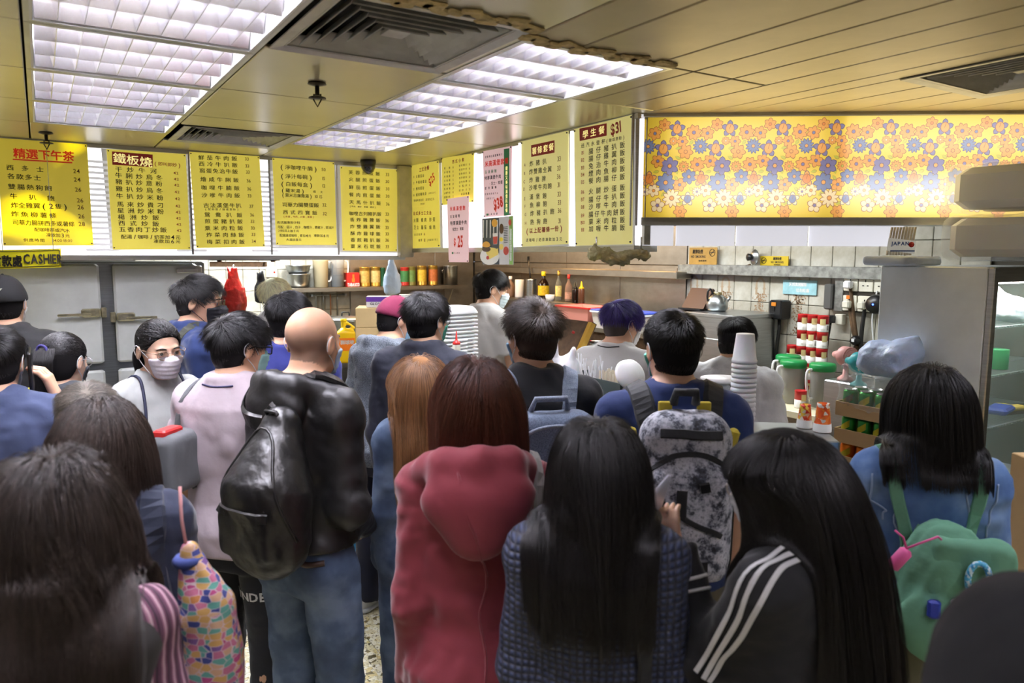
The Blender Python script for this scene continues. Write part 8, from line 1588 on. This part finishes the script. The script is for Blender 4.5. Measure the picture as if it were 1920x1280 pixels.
garment(g, 'denim_jacket', m_jean, .018, .84, 'long', .02, .010, (22, 22, 10), 27, collar=(.03, .01, .02)); trousers(g, m_jean); shoes(g, (60, 48, 40), (80, 66, 50)); hair_shell(g, hv(HLB), .012, .008); long_hair(g, hv(HLB), 6500, 1.16, 31, .0006, wave=.03, wf=8, thick=.018, clump=.75, wid=.1, jag=.06)
g = person('person with an auburn bob in a dusty red hooded coat, seen from behind', 888, 665, 1.88, -3, 'f', head=(-16, 2, 0), hair_t=.024)
m_coat = mat('dusty_red_coat', (120, 42, 54), .8, bump=(12, .5, .008), sheen=.25); garment(g, 'coat', m_coat, .020, .60, 'long', .016, .011, (20, 20, 9), 28, .08, hood=hood_down(1.12, 7), sfold=.006); trousers(g, m_blackt); shoes(g); hair_shell(g, hv(HRED), .012, .008); long_hair(g, hv(HRED), 9000, 1.455, 32, .0006, wave=.003, thick=.024, clump=.25, wid=.115, collide=Sdf(), curl=.0035, jag=.012); face_mask(g)
p, nr = drape(g.cloth, np.array([(-.03, -.16, 1.46), (.0, -.2, 1.30), (.02, -.19, 1.1), (.015, -.18, .9), (.015, -.17, .66)])*g.s, 40, .0005); MB().tube(p, .003, 5).obj('back_seam', m_coat, g.root)
t = holder(g, 'shoulder_bag', 'grey strapped bag on the right shoulder of the person in a red coat', 'bag'); mg = fab('pale_grey_strap_cloth', (176, 172, 170)); strap(t, 'strap', g, [(.17, -.10, 1.2), (.155, -.10, 1.36), (.14, -.03, 1.47), (.145, .05, 1.40), (.16, .1, 1.2)], .035, .008, mg); S_ = Sdf().box(A3(.21, .12, 1.02)*g.s, (.05, .12, .12), .03, k=.01); sdf_obj('bag_body', S_, mg, t, .012)
g = person('person in a black t-shirt with a red collar and a grey backpack', 998, 560, 2.6, -14, 'm', head=(-14, 2, 0))
garment(g, 'tshirt', fab('black_tshirt', (34, 34, 38)), .018, .88, 'short', .022, .009, (22, 22, 10), 29); trousers(g, m_blackt); shoes(g); std_male(g, HTIP, 5200, top=.075, side=.016, lift=.62, mess=.9, fwd=.7, seed=29); face_mask(g, (150, 192, 226))
pts = [g.nb+A3((g.nr+.006)*math.sin(a), (g.nr+.008)*math.cos(a), .016) for a in np.linspace(0, 2*PI, 21)[:-1]]; MB().tube([V3(q) for q in pts], .012, 8, closed=True).obj('red_collar', mat('red_rib', (170, 46, 62), .8), g.root)
def backpack(g, name, label, m, c, h, r, straps, strap_m, w=.06, th=.012, fold=.004, seed=2, hx=.10, zt=1.36, extra=None, res=.0085):
    t = holder(g, name, label, 'backpack'); S_ = Sdf().box(A3(*c)*g.s, h, r, k=.02); S_.ell(A3(c[0], c[1]-h[1]*.4, c[2]-h[2]*.15)*g.s, (h[0]*.9, h[1]*.95, h[2]*.7), .04)
    if extra: extra(S_)
    if fold: S_.fold(fold, (22, 22, 12), seed)
    sdf_obj('bag_body', S_, m, t, res)
    for sx in (-1, 1): strap(t, 'strap', g, [(sx*hx*.85, -.165, zt), (sx*hx, -.11, zt+.08), (sx*(hx+.01), -.03, zt+.125), (sx*(hx+.02), .07, zt+.05), (sx*(hx+.035), .11, 1.25), (sx*(hx+.05), .06, 1.08)], w, th, strap_m, 30)
    return t, S_
m_bpg = heather('grey_backpack_cloth', (70, 82, 104), (104, 116, 138)); m_bpl = heather('pale_grey_webbing', (116, 128, 148), (150, 160, 178))
t, S_ = backpack(g, 'backpack', 'slate grey square backpack on the person with a red collar', m_bpg, (.0, -.215, 1.19), (.15, .075, .215), .055, None, m_bpl)
p, nr = drape(S_, [A3(-.14, -.24, 1.16)*g.s, A3(-.125, -.29, 1.32)*g.s, A3(0, -.3, 1.375)*g.s, A3(.125, -.29, 1.32)*g.s, A3(.14, -.24, 1.16)*g.s], 34, .001); MB().tube(p, .006, 6).obj('zip', m_bpl, t)
MB().tube([V3(A3(*q)*g.s) for q in ((-.06, -.2, 1.40), (-.05, -.22, 1.44), (.05, -.22, 1.44), (.06, -.2, 1.40))], .010, 8).obj('grab_handle', m_bpl, t)
g = person('person in a navy t-shirt carrying a camouflage backpack, seen from behind', 1262, 575, 2.36, -10, 'm', head=(-12, 0, 0), arms=('down', 'down'))
garment(g, 'tshirt', fab('navy_tshirt', (36, 58, 118)), .020, .88, 'short', .026, .009, (22, 22, 10), 33, collar=(.022, .008, .012)); trousers(g, fab('khaki_trousers', (124, 116, 96))); shoes(g); std_male(g, HBLACK, 5200, top=.042, side=.014, lift=.6, mess=.5, seed=33, whorl=(.01, -.05, .1)); face_mask(g, (90, 176, 150))
MB().tube([V3(A3(g.wr[1][0]+.03*g.s*math.cos(a), g.wr[1][1]+.03*g.s*math.sin(a), g.wr[1][2]+.02)) for a in np.linspace(0, 2*PI, 13)[:-1]], .005, 6, closed=True).obj('wristband', m_black, g.root)
def camo(N, L, c):
    n = N.new('ShaderNodeTexNoise'); n.inputs['Scale'].default_value = 24; n.inputs['Detail'].default_value = 9; n.inputs['Roughness'].default_value = .72; L.new(c, n.inputs['Vector'])
    return ramp(N, L, n.outputs['Fac'], [(.36, (24, 26, 32)), (.43, (70, 74, 86)), (.5, (170, 172, 184)), (.58, (214, 214, 222)), (.66, (120, 122, 134))])
m_camo = ramp_mat('grey_camouflage', camo, .8); m_nyl = fab('black_webbing', (30, 32, 36), .7); m_tanl = mat('yellow_lining', (196, 176, 60), .8)
t, S_ = backpack(g, 'camouflage_backpack', 'grey and white camouflage backpack with a black badge on the person in a navy t-shirt', m_camo, (.0, -.225, 1.22), (.132, .09, .25), .08, None, m_nyl, .07, .016, res=.007, extra=lambda S: S.box(A3(0, -.30, 1.16)*g.s, (.11, .045, .17), .045, k=.02))
dz = lambda *q: [A3(p[0]*.9, p[1], p[2]+.08)*g.s for p in q]
for nm, q in (('main_zip', dz((-.135, -.24, 1.05), (-.13, -.28, 1.2), (-.06, -.33, 1.275), (.06, -.33, 1.275), (.13, -.28, 1.2), (.145, -.25, 1.0), (.13, -.27, .92))), ('pocket_zip', dz((-.11, -.36, 1.16), (0, -.37, 1.10), (.10, -.36, 1.06)))): p, nr = drape(S_, q, 40, .001); MB().ribbon(p, nr, .016, .004).obj(nm, m_nyl, t)
p, nr = drape(S_, dz((-.09, -.3, 1.335), (-.03, -.33, 1.345), (.04, -.33, 1.34), (.09, -.3, 1.33)), 20, .003); MB().ribbon(p, nr, .028, .006).obj('daisy_chain', m_nyl, t)
p, nr = drape(S_, dz((-.03, -.36, 1.19), (-.035, -.37, 1.11)), 10, .004); MB().ribbon(p, nr, .03, .005).obj('zip_pull', m_nyl, t)
for nm, q, w_ in (('badge', dz((-.055, -.37, .975), (.05, -.37, .965)), .062),): p, nr = drape(S_, q, 10, .003); MB().ribbon(p, nr, w_, .003).obj(nm, m_black, t)
tx = MB(); text_run(tx, 'GREGORY', (0, 0, -.018), .017, X3, Z3, bold=.03, wfac=.95); tx.add([(-.03, 0, 0), (-.012, 0, .022), (-.004, 0, .012), (.004, 0, .022), (.026, 0, 0), (.014, 0, 0), (.004, 0, .012), (-.004, 0, 0), (-.010, 0, .012), (-.02, 0, 0)], [list(range(10))])
vv = np.array(tx.v); vv = np.stack([vv[:, 0]-.002, np.full(len(vv), -.40), vv[:, 2]+1.052*g.s], 1)
for _ in range(8): vv = vv-S_.grad(vv)*(np.clip(S_.at(vv), -.06, .06)-.0075)[:, None]
tx.v = [tuple(x) for x in vv]; tx.obj('lettering', mat('badge_grey', (170, 170, 176), .6), t)
MB().tube([V3(q) for q in dz((-.035, -.2, 1.40), (-.03, -.22, 1.435), (.03, -.22, 1.435), (.035, -.2, 1.40))], .014, 8).obj('grab_handle', m_nyl, t)
for sx in (-1, 1): MB().box(V3(A3(sx*.055, -.2, 1.47)*g.s), (.04, .015, .03), bev=.003).obj('yellow_tab', m_tanl, t); MB().box(V3(A3(sx*.14, -.18, 1.36)*g.s), (.03, .04, .09), M=Matrix.Rotation(sx*.25, 3, 'Y'), bev=.008).obj('yellow_side', m_tanl, t)
p, nr = drape(S_, dz((.02, -.37, 1.195), (.05, -.37, 1.2)), 6, .003); MB().ribbon(p, nr, .03, .008).obj('buckle', m_black, t)
g = person('person in a blue denim jacket and olive skirt with straight black hair, right side', 1745, 680, 2.07, -12, 'f', head=(-14, 4, 0), arms=('front', 'down'), hair_t=.02)
garment(g, 'denim_jacket', m_denim, .026, .98, 'long', .026, .010, (22, 22, 10), 35, .05, collar=(.03, .012, .02)); skirt(g, fab('olive_skirt', (126, 124, 98))); shoes(g); hair_shell(g, hv(HBLACK), .012, .008); long_hair(g, hv(HBLACK), 9000, 1.42, 36, .0006, wave=.004, thick=.02, clump=.45, wid=.118, jag=.02); face_mask(g, (150, 206, 196))
m_st = mat('stitch_thread', (150, 170, 200), .8)
for q in ([(-.085, -.17, 1.40), (-.10, -.18, 1.2), (-.09, -.17, 1.0)], [(.085, -.17, 1.40), (.10, -.18, 1.2), (.09, -.17, 1.0)], [(-.16, -.09, 1.42), (-.165, -.13, 1.33), (-.15, -.15, 1.27)], [(.16, -.09, 1.42), (.165, -.13, 1.33), (.15, -.15, 1.27)], [(-.17, -.08, 1.03), (0, -.2, 1.03), (.17, -.08, 1.03)]): p, nr = drape(g.cloth, np.array(q)*g.s, 24, .0008); MB().tube(p, .0028, 5).obj('seam', m_st, g.root)
t = holder(g, 'green_backpack', 'sage green canvas backpack hanging low on the person in a denim jacket', 'backpack'); m_sg = mat('sage_canvas', (104, 156, 130), .85, bump=(14, .6, .012), var=(5, .08))
c = loc(g, 1775, 1095, 1.88); S_ = Sdf().ell(c+A3(0, 0, -.05), (.125, .08, .14), .03).ell(c+A3(0, -.01, .06), (.105, .07, .10), .05).cap(c+A3(-.02, 0, .09), c+A3(-.02, 0, .12), .07, .05, .05); S_.ell(c+A3(-.045, -.07, -.09), (.085, .03, .09), .015); S_.fold(.011, (24, 24, 14), 6); sdf_obj('bag_body', S_, m_sg, t, .008)
F_ = Sdf().box(c+A3(.035, -.055, .065), (.095, .028, .085), .025, k=.02); F_.fold(.008, (24, 24, 14), 9); sdf_obj('flap', F_, m_sg, t, .008)
for sx, q in ((-1, [(c[0]/g.s-.06, c[1]/g.s+.02, c[2]/g.s+.15), (-.07, -.17, 1.2), (-.105, -.13, 1.40), (-.115, -.03, 1.48), (-.13, .08, 1.38), (-.16, .1, 1.2)]), (1, [(c[0]/g.s+.05, c[1]/g.s+.02, c[2]/g.s+.15), (.11, -.17, 1.2), (.115, -.13, 1.40), (.115, -.03, 1.48), (.13, .08, 1.38), (.16, .1, 1.2)])): strap(t, 'strap', g, q, .034, .006, m_sg, 34)
p, nr = drape(g.cloth, np.array([(-.2, .0, 1.22), (-.175, -.13, 1.08), (c[0]/g.s-.13, c[1]/g.s+.05, c[2]/g.s-.05)])*g.s, 20, .006); MB().ribbon(p, nr, .03, .005).obj('lower_strap', m_sg, t)
b_ = c+A3(-.10, -.06, .12); mp_ = mat('pink_holder', (226, 96, 160), .5); MB().lathe([(.013, -.03), (.017, -.028), (.017, .025), (.01, .032)], V3(b_+A3(-.035, -.03, -.03)), 14, Matrix.Rotation(.6, 3, 'Y')).obj('pink_bottle', mp_, t); MB().tube([V3(b_+q) for q in (A3(-.02, -.03, 0), A3(.01, -.035, .02), A3(.05, -.03, .04), A3(.06, -.02, .03))], .003, 6).tube([V3(b_+q) for q in (A3(-.02, -.03, 0), A3(-.03, -.035, .03), A3(-.05, -.03, .045))], .003, 6).obj('pink_cord', mp_, t)
MB().tube([V3(c+A3(.045+.024*math.cos(a), -.10, .06+.045*math.sin(a))) for a in np.linspace(0, 2*PI, 17)[:-1]], .008, 7, closed=True).obj('bead_loop', patt('bead_blue', [(60, 150, 210), (220, 240, 250), (90, 190, 230)], 160), t); MB().lathe([(.011, 0), (.01, .004), (0, .005)], V3(c+A3(.0, -.087, -.01)), 14, Matrix.Rotation(PI/2, 3, 'X')).obj('snap_button', mat('snap_metal', (200, 200, 200), .3, .9), t); MB().box(V3(c+A3(-.05, -.10, -.03)), (.03, .02, .05), bev=.006).obj('blue_packet', mat('blue_packet', (40, 60, 170), .4), t)
# ---- foreground
g = person('person with a dark brown bob in a navy coat', 186, 740, 1.75, 4, 'f', head=(4, 12, 0), hair_t=.026)
garment(g, 'coat', fab('navy_coat', (44, 52, 78), .85), .028, .72, 'long', .028, .012, (20, 20, 9), 37, .05, sfold=.006); trousers(g, m_navyt); shoes(g); hair_shell(g, hv(HDB), .012, .009); long_hair(g, hv(HDB), 9000, 1.43, 38, .0006, wave=.008, thick=.026, clump=.35, wid=.125, collide=Sdf(), jag=.03, curl=.002)
t = holder(g, 'shoulder_bag', 'dark navy strapped shoulder bag on the person in a navy coat', 'bag'); mn = fab('dark_navy_strap', (36, 44, 66)); strap(t, 'strap', g, [(.16, -.14, 1.0), (.13, -.17, 1.25), (.115, -.13, 1.42), (.11, -.03, 1.5), (.12, .08, 1.4), (.15, .1, 1.2)], .06, .010, mn, 30); S_ = Sdf().box(A3(.24, -.05, .95)*g.s, (.05, .14, .13), .03, k=.01); sdf_obj('bag_body', S_, mn, t, .012)
def macaron(N, L, c):
    mp = N.new('ShaderNodeMapping'); mp.inputs['Scale'].default_value = (1, 1, 1.9); L.new(c, mp.inputs[0]); v = N.new('ShaderNodeTexVoronoi'); v.inputs['Scale'].default_value = 42; L.new(mp.outputs[0], v.inputs['Vector']); v.inputs['Randomness'].default_value = .55
    a = ramp(N, L, v.outputs['Color'], [(0, (160, 62, 112)), (.15, (86, 146, 134)), (.3, (184, 146, 84)), (.45, (52, 62, 124)), (.55, (172, 98, 126)), (.7, (186, 150, 120)), (.82, (110, 78, 134)), (.92, (176, 116, 66))], True)
    v2 = N.new('ShaderNodeTexVoronoi'); v2.feature = 'DISTANCE_TO_EDGE'; v2.inputs['Scale'].default_value = 42; v2.inputs['Randomness'].default_value = .55; L.new(mp.outputs[0], v2.inputs['Vector']); e = ramp(N, L, v2.outputs['Distance'], [(.0, (190, 170, 176)), (.07, (190, 170, 176)), (.1, (255, 255, 255))]); x = N.new('ShaderNodeMix'); x.data_type = 'RGBA'
    r2 = N.new('ShaderNodeMath'); r2.operation = 'GREATER_THAN'; r2.inputs[1].default_value = .035; L.new(v2.outputs['Distance'], r2.inputs[0]); L.new(r2.outputs[0], x.inputs[0]); L.new(e, x.inputs[6]); L.new(a, x.inputs[7]); return x.outputs[2]
t = holder(g, 'cloth_bag', 'colourful cloth bag printed with rows of small cakes hanging beside the navy coat', 'bag'); c = loc(g, 398, 1170, 1.52); S_ = Sdf().ell(c+A3(0, 0, -.06), (.055, .08, .16), .03).cap(c+A3(-.02, 0, .05), c+A3(-.04, .01, .17), .05, .018, .05).ell(c+A3(.0, 0, -.15), (.06, .09, .12), .04); S_.fold(.010, (40, 40, 12), 5); sdf_obj('bag_body', S_, ramp_mat('cake_print', macaron, .85), t, .0075)
MB().tube([V3(c+A3(-.04, .01, .15)), V3(c+A3(-.05, .01, .24)), V3(c+A3(-.05, .02, .31))], .0035, 7).obj('cord', mat('red_white_cord', (206, 150, 150), .8), t); MB().tube([V3(c+A3(-.04+.022*math.cos(a), .01+.022*math.sin(a), .15)) for a in np.linspace(0, 2*PI, 13)[:-1]], .012, 8, closed=True).obj('blue_tie', mat('navy_tie', (56, 70, 130), .8), t)
g = person('person with long wavy dark brown hair and pink striped sleeves at the lower left corner', 92, 838, 1.25, 8, 'f', head=(6, 16, 0), hair_t=.03, arms=('front', 'front'))
def stripes(N, L, c):
    sx = N.new('ShaderNodeSeparateXYZ'); L.new(c, sx.inputs[0]); ad = N.new('ShaderNodeMath'); L.new(sx.outputs[0], ad.inputs[0]); L.new(sx.outputs[1], ad.inputs[1]); w = N.new('ShaderNodeMath'); w.operation = 'MULTIPLY'; w.inputs[1].default_value = 34; L.new(ad.outputs[0], w.inputs[0]); f = N.new('ShaderNodeMath'); f.operation = 'FRACT'; L.new(w.outputs[0], f.inputs[0])
    return ramp(N, L, f.outputs[0], [(0, (96, 60, 82)), (.3, (166, 120, 140)), (.45, (206, 176, 186)), (.6, (120, 76, 98)), (.8, (60, 40, 56))], True)
garment(g, 'striped_shirt', ramp_mat('pink_stripes', stripes, .85), .018, .86, 'long', .022, .009, (22, 22, 9), 39)
V_ = Sdf(); T_ = torso_cloth(g, .032, .84, .04); V_.loft(T_, .03, 2.3); V_.ell(g.sh[0]*A3(.8, 1, 1), (.07, .085, .06), .04).ell(g.sh[1]*A3(.8, 1, 1), (.07, .085, .06), .04); V_.fold(.009, (20, 20, 9), 40); sdf_obj('vest', V_, fab('charcoal_vest', (62, 60, 60)), g.root, .009); g.cloth.ops += V_.ops
trousers(g, m_blackt); shoes(g); hair_shell(g, hv(HSOFT), .014, .010); long_hair(g, hv(HSOFT), 11000, 1.28, 41, .0006, wave=.05, wf=7, thick=.03, clump=.6, jag=.1, wid=.15)
t = holder(g, 'backpack', 'dark grey bag on the back of the person with long wavy hair', 'backpack'); mdg = fab('dark_grey_bag_cloth', (58, 56, 56)); S_ = Sdf().box(A3(.07, -.26, 1.03)*g.s, (.19, .09, .18), .06, k=.02); S_.fold(.007, (20, 20, 10), 3); sdf_obj('bag_body', S_, mdg, t, .01); strap(t, 'strap', g, [(.12, -.2, 1.2), (.12, -.14, 1.40), (.11, -.04, 1.5), (.12, .08, 1.4), (.15, .1, 1.2)], .07, .012, mdg); p, nr = drape(S_, dz((.0, -.36, 1.11), (.06, -.37, 1.02), (.1, -.37, .90)), 14, .002); MB().tube(p, .007, 6).obj('zip', mat('grey_zip', (96, 104, 110), .5), t)
g = person('person with long straight black hair in a quilted navy jacket', 1122, 775, 1.6, 2, 'f', head=(2, 6, 0), hair_t=.024, arms=('front', 'front'))
def quilt(N, L, c):
    sx = N.new('ShaderNodeSeparateXYZ'); L.new(c, sx.inputs[0])
    def wv(sock, k):
        m = N.new('ShaderNodeMath'); m.operation = 'MULTIPLY'; m.inputs[1].default_value = k; L.new(sock, m.inputs[0]); s_ = N.new('ShaderNodeMath'); s_.operation = 'SINE'; L.new(m.outputs[0], s_.inputs[0]); a = N.new('ShaderNodeMath'); a.operation = 'ABSOLUTE'; L.new(s_.outputs[0], a.inputs[0]); return a.outputs[0]
    mu = N.new('ShaderNodeMath'); mu.operation = 'MULTIPLY'; L.new(wv(sx.outputs[0], 205), mu.inputs[0]); L.new(wv(sx.outputs[2], 205), mu.inputs[1]); return ramp(N, L, mu.outputs[0], [(.0, (14, 17, 30)), (.35, (26, 32, 54)), (.85, (44, 54, 84))]), mu.outputs[0]
garment(g, 'quilted_jacket', ramp_mat('quilted_navy', quilt, .7, bumpd=.008), .030, .86, 'long', .03, .009, (18, 18, 9), 42, .03, collar=(.03, .012, .02)); trousers(g, m_blackt); shoes(g); hair_shell(g, hv(HBLACK), .013, .009); long_hair(g, hv(HBLACK), 11000, 1.29, 43, .0006, wave=.008, wf=7, thick=.02, clump=.5, jag=.05, wid=.122)
t = holder(g, 'shoulder_bag', 'black strapped shoulder bag on the person in a quilted navy jacket', 'bag'); strap(t, 'strap', g, [(.15, -.16, 1.0), (.14, -.19, 1.22), (.125, -.15, 1.42), (.12, -.03, 1.5), (.13, .1, 1.38), (.16, .12, 1.2)], .035, .008, m_nyl, 30); S_ = Sdf().box(A3(.22, -.1, .92)*g.s, (.05, .14, .12), .03, k=.01); sdf_obj('bag_body', S_, m_nyl, t, .012)
g = person('person with very long black hair in a white striped black track jacket', 1468, 793, 1.55, -62, 'f', head=(-4, 10, 0), hair_t=.024, arms=(((.20, .13, 1.17), (.11, .25, 1.39)), 'front'), hand_fine=(True, False), headfine=.005)
m_trk = fab('black_track_jacket', (24, 25, 30)); garment(g, 'track_jacket', m_trk, .024, .86, 'long', .024, .009, (20, 20, 10), 44, collar=(.035, .012, .02)); trousers(g, m_blackt); shoes(g)
m_wst = mat('white_stripe', (216, 216, 218), .7)
sh, el, wr = g.sh[0], g.el[0], g.wr[0]
ax_ = (el-sh)/np.linalg.norm(el-sh)
for k in (-1, 0, 1):
    o_ = A3(-.07, -.03+k*.0, .03); side_ = np.cross(ax_, A3(-1, 0, 0)); side_ /= np.linalg.norm(side_); p, nr = drape(g.cloth, [g.nb+A3(-.055, -.03+k*.018, .0), sh+A3(-.03, -.02, .07)+side_*k*.02, (sh+el)/2+A3(-.07, -.03, .02)+side_*k*.022, el+A3(-.07, -.04, 0)+side_*k*.022], 34, .004); MB().ribbon(p, nr, .011, .0015).obj('white_stripe', m_wst, g.root)
fd = (wr-el)/np.linalg.norm(wr-el); a1 = np.cross(fd, A3(0, 0, 1)); a1 /= np.linalg.norm(a1); a2 = np.cross(fd, a1)
for k in (.06, .085): MB().tube([V3(q) for q in drape(g.cloth, [wr-fd*k+(a1*math.cos(a)+a2*math.sin(a))*.05 for a in np.linspace(0, 2*PI, 15)], 30, .001)[0]], .004, 5).obj('cuff_stripe', m_wst, g.root)
hair_shell(g, hv(HBLACK), .013, .009); long_hair(g, hv(HBLACK), 11000, 1.02, 45, .0006, wave=.006, wf=7, thick=.010, clump=.55, jag=.06, wid=.09); face_mask(g, (226, 226, 232)); glasses(g, (214, 206, 200), .0015)
t = holder(g, 'mobile_phone', 'pale mobile phone held up by the person in a black track jacket', 'phone'); c = g.hands[0]+A3(0, 0, .0)+fd*.03; MB().box(V3(c+A3(-.025, .0, .015)), (.072, .009, .145), M=Matrix.Rotation(-.5, 3, 'Y') @ Matrix.Rotation(.5, 3, 'X'), bev=.003).obj('phone_body', mat('pale_phone', (206, 206, 220), .3), t)
g = person('person in a black hood at the lower right corner', 1968, 1072, .8, 0, 'm', head=(0, 10, 0), hair_t=.03, h=.016)
m_hd = fab('black_hood_cloth', (8, 8, 11), .98, .25, 0); garment(g, 'hooded_jacket', m_hd, .03, .86, 'long', .026, .010, (20, 20, 10), 46); trousers(g, m_blackt); shoes(g); hair_shell(g, hv(HBLACK), .004, .004)
S_ = Sdf().add(lambda X, Y, Z: (lambda x, y, z: smax(d_ell(x, y, z, (0, -.02, .02), (.108, .128, .122)), -d_ell(x, y, z, (0, .12, -.02), (.07, .1, .1)), .02)*g.hs)(*g.hl(X, Y, Z)), g.hc-A3(.16, .18, .16), g.hc+A3(.16, .18, .17), .03).cap(g.h2p(A3(0, -.05, -.03))[0], g.nb+A3(0, -.03, -.02), .105, .13, .05); S_.fold(.006, (18, 18, 9), 4); sdf_obj('hood', S_, m_hd, g.root, .009)
# ---- kitchen staff
g = person('cook in a white t-shirt looking to the right at the sauce shelf', 922, 503, 4.95, 46, 'm', head=(26, 10, 0), arms=('down', 'work'), headfine=.0055)
m_wt = fab('white_work_tshirt', (246, 242, 238)); garment(g, 'tshirt', m_wt, .03, .84, 'short', .036, .011, (18, 18, 9), 47, collar=(.006, .006, .02)); trousers(g, m_blackt); shoes(g); std_male(g, HBLACK, 4200, top=.065, side=.016, fwd=.8, seed=47); face_mask(g, (206, 222, 226))
g = person('cook with purple hair and a white sleeveless top, working at the back counter', 1168, 555, 3.72, 30, 'm', head=(16, 14, 0), arms=('work', 'work'), hair_t=.024)
garment(g, 'sleeveless_top', m_wt, .022, .86, 'short', .014, .010, (20, 20, 10), 48, ss=.16, collar=(.006, .006, .02)); trousers(g, m_blackt); shoes(g); hair_shell(g, hv(HPUR), .007, .003, zl=np.array([.07, .075, .075, .03, .0, .0, .0, .0, 0])); short_hair(g, hv(HPUR), 5200, .075, .05, .35, .2, 48, zl=np.array([.07, .075, .075, .03, 0, 0, 0, 0, 0]), mess=.3)
vs, q = Sdf().add(lambda X, Y, Z: (lambda x, y, z: np.maximum(head_d(x, y, z, hair_only=True)-.003, np.interp(y, YL_, ZL_)-z)*g.hs)(*g.hl(X, Y, Z)), g.hc-A3(.12, .13, .12), g.hc+A3(.12, .13, .1), .004).mesh(.006); link('undercut', np_mesh('undercut', vs, q, mat('dark_undercut', (58, 50, 46), .8)), g.hair); face_mask(g, (236, 236, 240))
MB().tube([V3(q) for q in drape(g.cloth, np.array([(-.06, -.08, 1.5), (0, -.1, 1.495), (.06, -.08, 1.5)])*g.s, 12, .002)[0]], .003, 5).obj('neck_cord', m_cable, g.root)
g = person('cook in a stained white shirt bending over behind the foam cup stack', 1383, 588, 3.5, 16, 'm', head=(6, 26, 0), arms=('work', 'work'), lean=.22)
garment(g, 'work_shirt', mat('stained_white_shirt', (232, 232, 234), .85, var=(7, .12), bump=(16, .5, .01)), .03, .84, 'short', .034, .010, (18, 18, 9), 49, collar=(.012, .008, .02)); trousers(g, m_blackt); shoes(g); std_male(g, HBLACK, 3600, top=.05, side=.02, seed=49)
g = person('cook with a blond bowl cut, half hidden behind the person in a bright blue shirt', 516, 516, 5.0, 20, 'f', head=(18, 4, 0), hair_t=.024)
garment(g, 'tshirt', m_wt, .02, .86, 'short', .024, .009, (20, 20, 10), 50); trousers(g, m_blackt); shoes(g); hair_shell(g, hv(HBLOND), .006, .004, zl=np.array([.05, .05, .045, .02, 0, 0, 0, 0, 0])); short_hair(g, hv(HBLOND), 4200, .075, .06, .3, .1, 50, zl=np.array([.05, .05, .045, .02, 0, 0, 0, 0, 0]), mess=.3); face_mask(g, (200, 214, 226))
